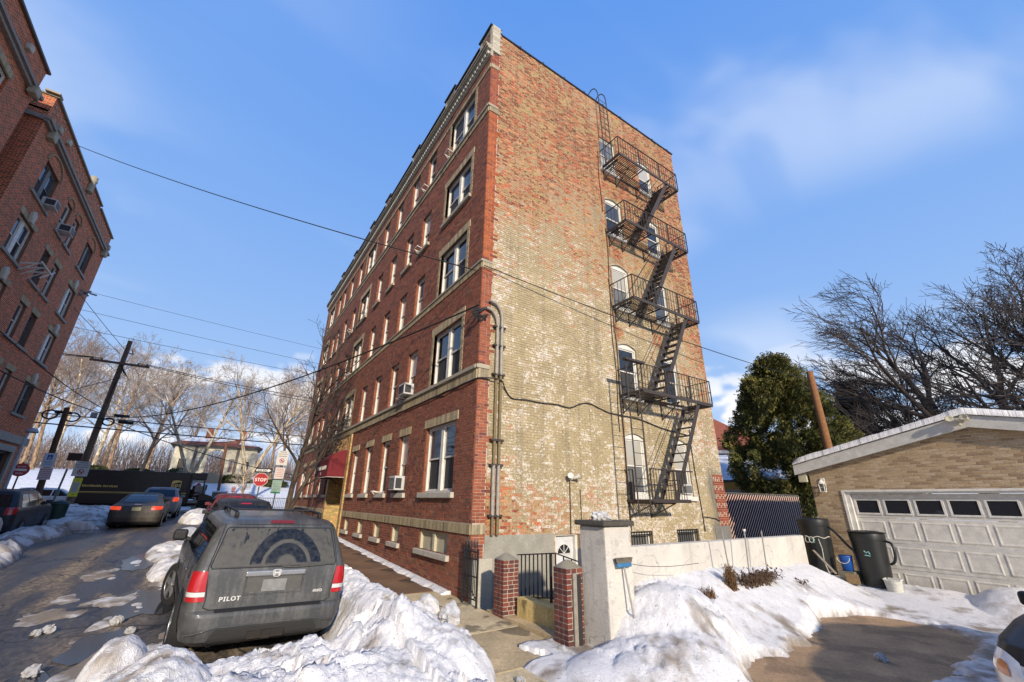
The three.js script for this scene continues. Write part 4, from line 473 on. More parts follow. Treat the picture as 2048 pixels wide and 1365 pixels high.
// loose lumps
function lump(r, s) { const g = new THREE.IcosahedronGeometry(r, 3), P = g.attributes.position, cl = []; for (let i = 0; i < P.count; i++) { const v = V(P.getX(i), P.getY(i), P.getZ(i)), n = v.clone().normalize(), k = 0.62 + 0.5 * fbm(n.x * 2.2 + n.y * 1.1 + 7 + s, n.z * 2.2 - n.y * 1.7 + s, 4, 211 + s) + 0.3 * chunk(n.x * 2.4 + n.y * 1.3 + s, n.z * 2.4 - n.y * 1.6, 215); P.setXYZ(i, v.x * k, v.y * k * 0.8, v.z * k); const c = dirtTone([n.x + s, 0, n.z], 0.0, 220 + s); cl.push(...c); } g.setAttribute('color', new THREE.Float32BufferAttribute(cl, 3)); g.computeVertexNormals(); return g; }
[[-1.25, 3.6, 0.06, 'lump of snow on the dark wet spot of the pavement'], [-0.9, 4.15, 0.05, 'small snow lump at the end of the pavement by the kerb heap'], [-0.75, 4.1, 0.06, 'snow lump touching its twin at the end of the pavement'], [-0.2, 3.1, 0.09, 'snow lump against the foot of the brick gate pier'], [3.55, 5.45, 0.08, 'white snow lump lying on the bare brown drive'], [-5.45, -1.6, 0.09, 'brown tinged snow lump in the puddle beside the front wheel'], [-5.2, -0.95, 0.07, 'slush lump beside the rear door of the grey car'], [-5.3, -0.2, 0.1, 'slush lump near the rear wheel of the grey car'], [-6.3, -1.4, 0.07, 'pale slush lump lying on the open road'], [-6.2, -1.5, 0.085, 'larger slush lump next to the pale one on the road'], [-5.9, 0.4, 0.10, 'flat snow lump at the road end of the foreground heap'], [-1.75, 2.0, 0.17, 'big block of snow standing at the pavement edge of the heap'], [-1.62, 2.45, 0.15, 'second big block of snow at the pavement edge of the heap'], [-2.1, 1.4, 0.14, 'pointed block of snow on the verge behind the car']].forEach(([x, z, r, l], i) => { const m = solo('snow_lump', l, 'snow', lump(r, i * 1.7), mSnow, 'loose lumps of snow'); m.position.set(x, gz(x, z) + r * 0.45 + (i > 10 ? 0.42 : x < -4 ? 0.05 : 0), z); m.rotation.y = i; if (i > 10) m.scale.set(1, 1.35, 1.2); });
// ================================================================ gate, piers, wall, garage and what stands by it
const mPierMortar = worn(0.56, 0.50, 0.42, 0.95, 2), pierTones = [[0.17, 0.05, 0.036], [0.22, 0.062, 0.042], [0.13, 0.045, 0.036], [0.26, 0.07, 0.045]].map(c => worn(c[0], c[1], c[2], 0.85, 3, 0.005));
function brickPier(label, x0, z0, w, d, y0, y1, dark) {
  const t = thing('brick_pier', label, 'pier', 'brick gate piers'); part(t, 'core', new B().box(x0 + 0.008, y0, z0 + 0.008, x0 + w - 0.008, y1, z0 + d - 0.008), mPierMortar);
  const n = Math.round((y1 - y0) / 0.068), h = (y1 - y0) / n, a = w - 0.1, c = d - 0.1; const gs = {}; const brick = (cx, cy, cz, sx, sz, s) => { const k = sx.toFixed(3) + sz.toFixed(3); const g = gs[k] ?? (gs[k] = new B().rbox(0, 0, 0, sx, h - 0.011, sz, 0.004, 1).geo()); part(t, 'brick', g, pierTones[(dark && cy < y0 + 0.25 ? 2 : Math.floor(hash2(Math.round(cy * 100), s, 3) * 4))]).position.set(cx, cy, cz); };
  for (let j = 0; j < n; j++) { const y = y0 + (j + 0.5) * h, o = j % 2; // pinwheel courses
    for (const [side, fz] of [[0, z0], [1, z0 + d]]) { const xa = o === side ? x0 : x0 + 0.1, L = w - 0.1, m = xa + L * (0.5 + 0.16 * (hash2(j, side, 5) - 0.5)); brick((xa + m) / 2 - 0.0025, y, side ? fz - 0.045 : fz + 0.045, m - xa - 0.009, 0.09, j * 4 + side); brick((m + xa + L) / 2 + 0.0025, y, side ? fz - 0.045 : fz + 0.045, xa + L - m - 0.009, 0.09, j * 4 + side + 50); }
    for (const [side, fx] of [[0, x0], [1, x0 + w]]) { const za = o === side ? z0 + 0.1 : z0, L = d - 0.1, m = za + L * (0.5 + 0.16 * (hash2(j, side, 7) - 0.5)); brick(side ? fx - 0.045 : fx + 0.045, y, (za + m) / 2 - 0.0025, 0.09, m - za - 0.009, j * 4 + side + 100); brick(side ? fx - 0.045 : fx + 0.045, y, (m + za + L) / 2 + 0.0025, 0.09, za + L - m - 0.009, j * 4 + side + 150); } }
  const cg = new THREE.CylinderGeometry(0.12, 0.71 * 0.98, 0.1, 4, 1); cg.rotateY(Math.PI / 4); cg.scale(w / 1, 1, d / 1); cg.translate(x0 + w / 2, y1 + 0.05, z0 + d / 2); part(t, 'cement_cap', new B().geom(cg), worn(0.50, 0.44, 0.33, 0.95, 2, 0.01)); return t;
}
brickPier('brick gate pier beside the iron railing, next to the building corner', -0.02, 0.99, 0.33, 0.32, 0.08, 1.0, false);
brickPier('brick gate pier with a wooden post, against the white stuccoed pillar', -0.03, 2.72, 0.32, 0.31, 0.02, 1.07, true);
{ const p = thing('timber_post', 'grey weathered timber strip fixed to the gate pier beside the white pillar', 'post'); part(p, 'strip', new B().rbox(0.10, 0.52, 3.055, 0.07, 0.98, 0.03, 0.006, 1), worn(0.36, 0.32, 0.26, 0.9, 3)); part(p, 'back_plate', new B().rbox(0.19, 0.5, 3.045, 0.08, 0.96, 0.02, 0.004, 1), worn(0.035, 0.03, 0.03, 0.8, 3)); }
{ // open wrought iron gate leaf folded against the front
  const g = thing('iron_gate', 'black wrought iron gate leaf with pointed tops, open against the brick corner', 'gate'), x = -0.10; const f = new B(); for (const z of [-0.04, 0.52]) f.box(x - 0.016, 0.13, z - 0.016, x + 0.016, 1.12, z + 0.016); for (const y of [0.24, 0.62, 0.92, 1.05]) f.box(x - 0.01, y, -0.02, x + 0.01, y + 0.022, 0.5); part(g, 'frame', f, mBlackIron);
  const pk = cached('picket', () => new B().box(-0.007, 0.22, -0.007, 0.007, 1.14, 0.007).geo()), sp = cached('spear', () => { const c = new THREE.ConeGeometry(0.022, 0.1, 4); c.translate(0, 1.19, 0); return new B().geom(c).geo(); }); for (let i = 0; i < 9; i++) { const z = 0.01 + i * 0.06, q = part(g, 'picket', pk, mBlackIron); q.position.set(x, i % 2 ? 0.03 : 0.08, z); part(q, 'spear_point', sp, mBlackIron); }
  for (let i = 0; i < 4; i++) { const P = []; for (let k = 0; k <= 12; k++) { const t = k / 12 * Math.PI * 2; P.push([x + 0.012, 0.985 + 0.03 * Math.sin(t), 0.06 + i * 0.125 + 0.045 * Math.cos(t)]); } part(g, 'scroll', new B().tube(P, 0.007, 5), mBlackIron); } part(g, 'brace', new B().bar([x, 0.28, 0.48], [x, 0.6, 0.0], 0.012, 0.012), mBlackIron); g.rotation.y = 0;
}
{ // stair railing behind the gate
  const r = thing('stair_railing', 'black iron railing at the cellar steps between the brick piers', 'railing'), x = 0.45; const f = new B(); f.bar([x, 1.05, 1.08], [x, 1.18, 2.2], 0.04, 0.02); f.bar([x, 0.36, 1.2], [x, 0.52, 2.2], 0.03, 0.02); f.bar([x, 1.18, 2.2], [x + 0.5, 1.0, 2.45], 0.04, 0.02); f.bar([x, 0.52, 2.2], [x + 0.5, 0.3, 2.45], 0.03, 0.02); part(r, 'rails', f, mBlackIron); for (let i = 0; i <= 8; i++) { const z = 1.2 + i * 0.125, t = (z - 1.08) / 1.12; part(r, 'baluster', new B().box(x - 0.009, 0.36 + 0.16 * t, z - 0.009, x + 0.009, 1.05 + 0.13 * t, z + 0.009), mBlackIron); } for (let i = 1; i < 4; i++) { const t = i / 4; part(r, 'baluster', new B().box(x + 0.5 * t - 0.008, 0.52 - 0.22 * t, 2.2 + 0.25 * t - 0.008, x + 0.5 * t + 0.008, 1.18 - 0.18 * t, 2.2 + 0.25 * t + 0.008), mBlackIron); } part(r, 'post', new B().box(x - 0.018, 0.2, 2.05, x + 0.018, 1.16, 2.086), mBlackIron);
  solo('step_block', 'low yellow edged concrete cheek block between the gate piers', 'kerb block', new B().rbox(0.42, 0.26, 2.02, 0.42, 0.34, 1.25, 0.02, 2), conc(206, 182, 120, 641)); for (let i = 0; i < 4; i++) setting('cellar_step', new B().rbox(1.35 + i * 0.28, 0.02 - i * 0.2, 1.5, 0.28, 0.22, 1.3, 0.01, 1).geo(), mConcB);
}
{ // white stuccoed pillar and garden wall
  const mStucco = std(1, 1, 1, 0.9, { map: rp(tex(512, 512, (u, v) => { const n = fbm(u * 5, v * 5, 4, 801, 5, 5), st = fbm(u * 24, v * 3, 3, 803, 24, 3), d = sm(0.6, 0.85, st) * 0.06; return (() => { const cr = Math.abs(fbm(u * 3 + 0.3 * n, v * 3, 4, 807, 3, 3) - 0.5) < 0.0035 ? 0.8 : 1, sp = sm(0.66, 0.74, fbm(u * 18, v * 18, 3, 809, 18, 18)) * 0.07, q = (0.86 + 0.14 * n) * (1 - d - sp) * cr; return [232 * q, 225 * q, 212 * q]; })(); }), 0.5), bumpMap: rp(grainBump, 2.2), bumpScale: 0.02 });
  const w = thing('garden_wall', 'white stuccoed garden wall running from the square pillar to the garage', 'wall'); part(w, 'wall', new B().rbox(4.16, 0.55, 2.825, 7.4, 1.5, 0.19, 0.03, 2), mStucco); part(w, 'pillar', new B().rbox(0.64, 0.68, 3.195, 0.56, 1.96, 0.55, 0.025, 2), mStucco); part(w, 'pillar_cap', new B().rbox(0.64, 1.70, 3.195, 0.68, 0.075, 0.66, 0.022, 2), worn(0.13, 0.115, 0.09, 0.95, 2.5, 0.02));
  const sc = solo('cap_snow', 'small heap of snow on top of the white pillar', 'snow', lump(0.17, 3), mSnow); sc.position.set(0.6, 1.78, 3.2); sc.scale.set(1.1, 0.75, 0.8);
  const ww = new B(); const P = []; for (let i = 0; i <= 12; i++) { const t = i / 12; P.push([lerp(0.36, 2.4, t), 1.32 - 0.14 * Math.sin(t * Math.PI) - 0.25 * t, lerp(2.9, 3.6, t)]); } solo('slack_wire', 'thin slack wire hung across the white pillar', 'wire', ww.tube(P, 0.004, 4), mDark);
  const br = thing('push_broom', 'push broom with a blue head and grey bristles leaning on the white pillar', 'broom'), mH = worn(0.42, 0.40, 0.38, 0.6, 2); part(br, 'handle', new B().tube([[0.69, 0.3, 3.66], [0.66, 1.12, 3.53]], 0.014, 8), mH); part(br, 'head', new B().rbox(0.66, 1.14, 3.53, 0.30, 0.06, 0.05, 0.015, 2), worn(0.06, 0.22, 0.42, 0.5, 2)); const bs = new B(); for (let i = 0; i < 40; i++) for (let k = 0; k < 3; k++) { const x = 0.505 + i * 0.0079; bs.tube([[x, 1.17, 3.51 + k * 0.018], [x + 0.02 * (hash2(i, k, 4) - 0.5) + (x - 0.66) * 0.12, 1.235, 3.51 + k * 0.018 + 0.01 * (hash2(i, k, 5) - 0.5)]], 0.006, 4); } part(br, 'bristles', bs, worn(0.22, 0.19, 0.15, 0.95, 3), { kind: 'stuff' });
}
{ // stakes and winter stalks in the snow
  [[3.75, 1.54, 0.45, -0.05, 'thin tilted garden stake in the snow'], [4.36, 1.5, 0.45, 0.14, 'garden stake with a small white cap in the snow'], [5.05, 1.49, 0.45, 0.11, 'plain thin garden stake nearest the garage']].forEach(([x, y1, y0, lean, l], i) => { const s = thing('garden_stake', l, 'stake', 'stakes in the snowy bed'); part(s, 'rod', new B().tube([[x, y0, 3.32], [x + lean, y1, 3.3]], 0.012, 6), worn(0.34, 0.33, 0.30, 0.5, 2)); if (i === 1) part(s, 'cap', new B().lathe([[0, 0], [0.02, 0], [0.035, 0.05], [0, 0.05]], 8, M4(x + lean, y1 - 0.02, 3.3)), mWhite); });
  const rr = mulberry(77), mStalk = worn(0.20, 0.11, 0.045, 0.95, 6, 0.004), mStalkD = worn(0.13, 0.075, 0.04, 0.95, 6, 0.004);
  const tuft = (label, x, y, z, n, h, sx, sz, m, lean = 0) => { const t = thing('dead_shrub', label, 'shrub', 'dry stalks in the snowy bed'), b = new B(), lv = new B(); for (let i = 0; i < n; i++) { const ax = (rr() - 0.5) * sx, az = (rr() - 0.5) * sz, hh = h * (0.5 + 0.6 * rr()), dx = ax * 0.5 + lean * hh + (rr() - 0.5) * 0.08, dz = (rr() - 0.5) * 0.12; b.tube([[x + ax * 0.4, y - 0.05, z + az], [x + ax * 0.4 + dx * 0.5, y + hh * 0.6, z + az + dz * 0.5], [x + ax * 0.4 + dx, y + hh * (0.9 - 0.5 * Math.abs(lean)), z + az + dz]], [0.006, 0.005, 0.002], 4); for (let k = 0; k < 3; k++) { const q = rr(), px = x + ax * 0.4 + dx * q, py = y + hh * q * 0.9, pz = z + az + dz * q, a = rr() * 6, l = 0.025 + 0.04 * rr(); lv.tri([px, py, pz], [px + l * Math.cos(a), py - l * 0.6, pz + l * Math.sin(a)], [px + l * Math.cos(a + 0.7), py - l * 0.9, pz + l * Math.sin(a + 0.7)]); } } part(t, 'stems', b, m, { kind: 'stuff' }); part(t, 'dry_leaves', lv, m, { kind: 'stuff' }); };
  tuft('tall tied sheaf of dry brown stalks by the tilted stake', 3.5, 0.44, 3.45, 150, 0.56, 0.2, 0.14, mStalk); tuft('broad flattened clump of dry reddish twigs before the garden wall', 4.2, 0.52, 3.42, 260, 0.4, 1.7, 0.25, mStalkD, 0.9); tuft('low dry brown clump half buried in snow near the pillar end', 2.65, 0.36, 3.5, 130, 0.34, 0.5, 0.18, mStalk); tuft('small sprig of dry leaves poking from the snow', 1.95, 0.5, 3.5, 40, 0.2, 0.45, 0.1, mStalkD, -0.4); tuft('thin twiggy sprig in the snow toward the bins', 5.95, 0.34, 3.45, 50, 0.26, 0.4, 0.2, mStalkD, 0.2); tuft('tuft of dry grass beside the broom', 1.12, 0.55, 3.2, 26, 0.3, 0.12, 0.1, mStalk);
}
// ================================================================ garage
{
  const GX = 9.5, Z0 = 2.7, Z1 = 9.8, PK = 6.22, slope = 0.235, ga = thing('garage', 'low tan brick garage with a white panelled door and snowy gabled roof', 'garage'), topY = z => 3.83 - Math.abs(z - PK) * slope, dz0 = 3.42, dz1 = 8.5, dTop = 2.36;
  const GT = [[0.57, 0.41, 0.235], [0.51, 0.355, 0.195], [0.62, 0.46, 0.28], [0.40, 0.26, 0.14], [0.55, 0.39, 0.215]], mGM = worn(0.86, 0.76, 0.60, 0.95, 2), tones = GT.map(c => worn(c[0], c[1], c[2], 0.92, 3, 0.006));
  const b = new B(); b.quad([GX, -0.2, Z0], [GX, -0.2, dz0], [GX, topY(dz0), dz0], [GX, topY(Z0), Z0]); b.quad([GX, dTop, dz0], [GX, dTop, PK], [GX, topY(PK), PK], [GX, topY(dz0), dz0]); b.quad([GX, dTop, PK], [GX, dTop, dz1], [GX, topY(dz1), dz1], [GX, topY(PK), PK]); b.quad([GX, -0.2, dz1], [GX, -0.2, Z1], [GX, topY(Z1), Z1], [GX, topY(dz1), dz1]); b.quad([GX, -0.2, Z0], [GX, topY(Z0), Z0], [15.5, topY(Z0), Z0], [15.5, -0.2, Z0]); b.quad([GX, -0.2, Z1], [GX, topY(Z1), Z1], [15.5, topY(Z1), Z1], [15.5, -0.2, Z1]); part(ga, 'front_wall', b, mGM);
  const lst = [], cam = camera.position; for (let row = 0; row < 60; row++) { const v0 = -0.1 + row * 0.0667, v1 = v0 + 0.056; let u = Z0 - (row % 2 ? 0.1 : 0) - (hash2(row, 1, 2) * 0.02); while (u < Z1) { let a = Math.max(u, Z0), c = Math.min(u + 0.197, Z1); u += 0.207; const vm = (v0 + v1) / 2; if (v1 > Math.min(topY(a), topY(c)) - 0.02) continue; if (vm < dTop) { if (a >= dz0 - 0.02 && c <= dz1 + 0.02) continue; if (a < dz0 && c > dz0) c = dz0; if (a < dz1 && c > dz1) a = dz1; } if (c - a < 0.03) continue; const zc = (a + c) / 2, vis = v0 > 0.1 && zc < 7.1 && !(zc > 7.0 && vm < 3), d2 = (GX - cam.x) ** 2 + (vm - cam.y) ** 2 + (zc - cam.z) ** 2; lst.push([a, c, v0, v1, row, d2 - (vis && c - a > 0.18 ? 1000 : 0)]); } } lst.sort((p, q) => p[5] - q[5]);
  const bg = cached('gbrick', () => new B().rbox(0, 0, 0, 0.022, 0.056, 0.197, 0.003, 1).geo()); lst.slice(0, 300).forEach(q => { part(ga, 'brick', bg, tones[Math.floor(hash2(q[4], Math.round(q[0] * 50), 3) * 5)]).position.set(GX + 0.005 - 0.003 * hash2(q[4], Math.round(q[0] * 50), 8), (q[2] + q[3]) / 2, (q[0] + q[1]) / 2); });
  const rb = new B(); for (const q of lst.slice(300)) { const k = GT[Math.floor(hash2(q[4], Math.round(q[0] * 50), 3) * 5)]; rb.color(...k); rb.box(GX - 0.007, q[2], q[0], GX + 0.002, q[3], q[1], 'r'); } part(ga, 'brickwork', rb, mBrickV, { kind: 'stuff' });
  // roof boards, fascia, snow
  const RX = GX - 0.18, th = 0.10; for (const s of [-1, 1]) { const ze = PK + s * 3.82, ye = topY(ze) + 0.02; const f = new B(); f.quad([RX, ye - 0.14, ze], [RX, ye + 0.14, ze], [RX, topY(PK) + 0.16, PK], [RX, topY(PK) - 0.12, PK]); f.quad([RX + 0.03, ye - 0.14, ze], [RX + 0.03, ye + 0.14, ze], [RX + 0.03, topY(PK) + 0.16, PK], [RX + 0.03, topY(PK) - 0.12, PK]); f.quad([RX, ye - 0.14, ze], [RX, topY(PK) - 0.12, PK], [RX + 0.03, topY(PK) - 0.12, PK], [RX + 0.03, ye - 0.14, ze]); f.quad([RX, ye - 0.14, ze], [RX + 0.03, ye - 0.14, ze], [RX + 0.03, ye + 0.14, ze], [RX, ye + 0.14, ze]); part(ga, 'fascia', f, worn(0.70, 0.67, 0.60, 0.7, 1.2, 0.003));
    const so = new B(); so.quad([RX + 0.03, ye - 0.13, ze], [RX + 0.03, topY(PK) - 0.11, PK], [15.7, topY(PK) - 0.11, PK], [15.7, ye - 0.13, ze]); so.quad([RX + 0.03, ye - 0.13, ze], [15.7, ye - 0.13, ze], [15.7, ye + 0.12, ze], [RX + 0.03, ye + 0.12, ze]); part(ga, 'soffit', so, worn(0.55, 0.52, 0.46, 0.8));
    const rf = new B(); rf.quad([RX + 0.04, ye + 0.142, ze], [RX + 0.04, topY(PK) + 0.165, PK], [15.7, topY(PK) + 0.165, PK], [15.7, ye + 0.142, ze]);  part(ga, 'roofing', rf, mCoping);
    const sn = gridGeo(30, 40, (u, v) => { const z = lerp(ze - s * 0.02, PK, v), x = lerp(RX - 0.045, 15.6, Math.max(0, (u * 30 - 1) / 29)), y = lerp(ye + 0.148, topY(PK) + 0.171, v), e = u === 0 ? 0 : Math.min(1, Math.min(u * 12 + 0.45, v * 14 + 0.3)); return [x, y + 0.15 * e + 0.04 * fbm(x * 3, z * 3, 3, 851) * e, z]; }, null, q => [0.92, 0.92, 0.93]); part(ga, 'roof_snow', sn, mSnow); }
  { const b2 = new B(); b2.box(GX - 0.1, 2.62, Z0 - 0.25, GX - 0.02, 2.9, Z0 - 0.05); part(ga, 'eave_vent', b2, mCream); }
  // sectional door
  const mDoor = worn(0.82, 0.77, 0.67, 0.6, 1.2, 0.002), X = GX + 0.12; const fr = new B(); fr.box(GX + 0.02, -0.05, dz0, GX + 0.14, dTop, dz0 + 0.13); fr.box(GX + 0.02, dTop - 0.06, dz0 + 0.13, GX + 0.14, dTop, dz1 - 0.13); fr.box(GX + 0.02, -0.05, dz1 - 0.13, GX + 0.14, dTop, dz1); fr.box(GX - 0.03, -0.05, dz0 - 0.03, GX + 0.018, dTop + 0.03, dz0 + 0.03); fr.box(GX - 0.03, dTop - 0.015, dz0 + 0.03, GX + 0.018, dTop + 0.035, dz1); part(ga, 'door_frame', fr, mWhite);
  const da = dz0 + 0.135, db = dz1 - 0.135, np = 8, pw = (db - da) / np, hs = 0.572; for (let s = 0; s < 4; s++) { const y0 = 0.01 + s * hs, y1 = y0 + hs - 0.008; const p = new B(); p.box(X, y0, da, X + 0.04, y1, db); const sec = part(ga, 'door_section', p, mDoor); for (let k = 0; k < np; k++) { const zc = da + (k + 0.5) * pw, yc = (y0 + y1) / 2; if (s < 3) { const q = new B(); const w = pw - 0.13, h = hs - 0.2; const o = [[-w / 2, -h / 2], [w / 2, -h / 2], [w / 2, h / 2], [-w / 2, h / 2]], inn = o.map(v => [v[0] - Math.sign(v[0]) * 0.035, v[1] - Math.sign(v[1]) * 0.035]), ot = o.map(v => [v[0] + Math.sign(v[0]) * 0.03, v[1] + Math.sign(v[1]) * 0.03]); const P = (v, d) => [X - d, yc + v[1], zc + v[0]]; for (let e = 0; e < 4; e++) { const f = (e + 1) % 4; q.quad(P(ot[e], 0.002), P(o[e], 0.012), P(o[f], 0.012), P(ot[f], 0.002)); q.quad(P(o[e], 0.012), P(inn[e], 0.005), P(inn[f], 0.005), P(o[f], 0.012)); } q.quad(P(inn[0], 0.005), P(inn[1], 0.005), P(inn[2], 0.005), P(inn[3], 0.005)); part(sec, 'raised_panel', q, mDoor); } else { const w = pw - 0.13, q = new B(); for (const [a0, a1, c0, c1] of [[-w / 2 - 0.03, -w / 2 + 0.01, -0.19, 0.19], [w / 2 - 0.01, w / 2 + 0.03, -0.19, 0.19], [-w / 2 + 0.01, w / 2 - 0.01, 0.15, 0.19], [-w / 2 + 0.01, w / 2 - 0.01, -0.19, -0.15]]) q.box(X - 0.018, yc + c0 - 0.02, zc + a0, X - 0.001, yc + c1 - 0.02, zc + a1); part(sec, 'window_frame', q, mWhite); part(sec, 'pane', new B().box(X - 0.006, yc - 0.17, zc - w / 2 + 0.01, X - 0.002, yc + 0.13, zc + w / 2 - 0.01), mGlass); } } }
  
  // wall lantern and flood lamp
  const la = thing('wall_lantern', 'small white carriage lantern on the tan garage brick', 'lantern'); const lz = 3.02, ly = 2.5; part(la, 'back_plate', new B().rbox(GX - 0.03, ly + 0.12, lz, 0.03, 0.2, 0.1, 0.01, 2), mWhite); const lf = new B(); for (const a of [-1, 1]) for (const c of [-1, 1]) lf.bar([GX - 0.13 + a * 0.05, ly - 0.14, lz + c * 0.05], [GX - 0.13 + a * 0.065, ly + 0.06, lz + c * 0.065], 0.012, 0.012); for (const y of [ly - 0.04]) { lf.box(GX - 0.185, y, lz - 0.06, GX - 0.18, y + 0.01, lz + 0.06); } lf.box(GX - 0.19, ly - 0.155, lz - 0.06, GX - 0.07, ly - 0.14, lz + 0.06); part(la, 'cage', lf, mWhite); const rfg = new THREE.CylinderGeometry(0.015, 0.105, 0.12, 4); rfg.rotateY(Math.PI / 4); rfg.translate(GX - 0.13, ly + 0.12, lz); part(la, 'roof', new B().geom(rfg), mWhite); part(la, 'glass', new B().box(GX - 0.17, ly - 0.13, lz - 0.045, GX - 0.09, ly + 0.05, lz + 0.045), mCurtain);
  const fl = thing('flood_lamp', 'cream twin flood lamp under the garage gable peak', 'lamp'); part(fl, 'base', new B().rbox(RX - 0.03, 3.86, PK - 0.1, 0.06, 0.11, 0.11, 0.02, 2), mCream); for (const s of [-1, 1]) part(fl, 'lamp_head', new B().lathe([[0, -0.1], [0.035, -0.1], [0.05, 0.0], [0.075, 0.07], [0.068, 0.078], [0, 0.06]], 14, M4(RX - 0.12, 3.9, PK - 0.1 + s * 0.13, 1.2 * s * 0.9, -0.5 * s, 1.2)), mCream); part(fl, 'sensor', new B().rbox(RX - 0.07, 3.77, PK - 0.1, 0.06, 0.06, 0.06, 0.02, 2), mCream);
}
// ---- chain link fence with dark slats
{
  const x0 = 9.66, x1 = 15.4, zf = -0.25, y0 = 0.2, y1 = 2.34, fe = thing('slatted_fence', 'tall chain link fence woven with dark slats behind the garage', 'fence'), mSl = phys(0.095, 0.024, 0.014, { roughness: 1, specularIntensity: 0.1 }), mWire = std(0.82, 0.72, 0.60, 0.6);
  part(fe, 'top_rail', new B().tube([[x0, y1, zf], [x1, y1, zf]], 0.022, 8), mIron); for (const x of [9.7, 12.1, 14.5]) part(fe, 'post', new B().tube([[x, -0.3, zf - 0.03], [x, y1 + 0.04, zf - 0.03]], 0.03, 8), mIron);
  const sg = cached('fslat', () => new B().box(-0.037, y0, -0.006, 0.037, y1 - 0.03, 0.006).geo()); for (let x = x0 + 0.04; x < x1; x += 0.08) part(fe, 'slat', sg, mSl).position.set(x, 0, zf);
  const w = new B(); for (let x = x0 - (y1 - y0); x < x1; x += 0.16) { let ax = x, ay = y0, bx = x + (y1 - y0), by = y1; if (ax < x0) { ay += x0 - ax; ax = x0; } if (bx > x1) { by -= bx - x1; bx = x1; } if (by > ay) w.bar([ax, ay, zf + 0.014], [bx, by, zf + 0.014], 0.012, 0.015); let cx = x, cy = y1, ex = x + (y1 - y0), ey = y0; if (cx < x0) { cy -= x0 - cx; cx = x0; } if (ex > x1) { ey += ex - x1; ex = x1; } if (cy > ey) w.bar([cx, cy, zf - 0.016], [ex, ey, zf - 0.016], 0.006, 0.006); } for (let x = x0; x < x1; x += 0.085) w.bar([x, y1 - 0.02, zf], [x + 0.03, y1 + 0.045, zf], 0.006, 0.006); part(fe, 'wire_mesh', w, mWire, { kind: 'stuff' });
}
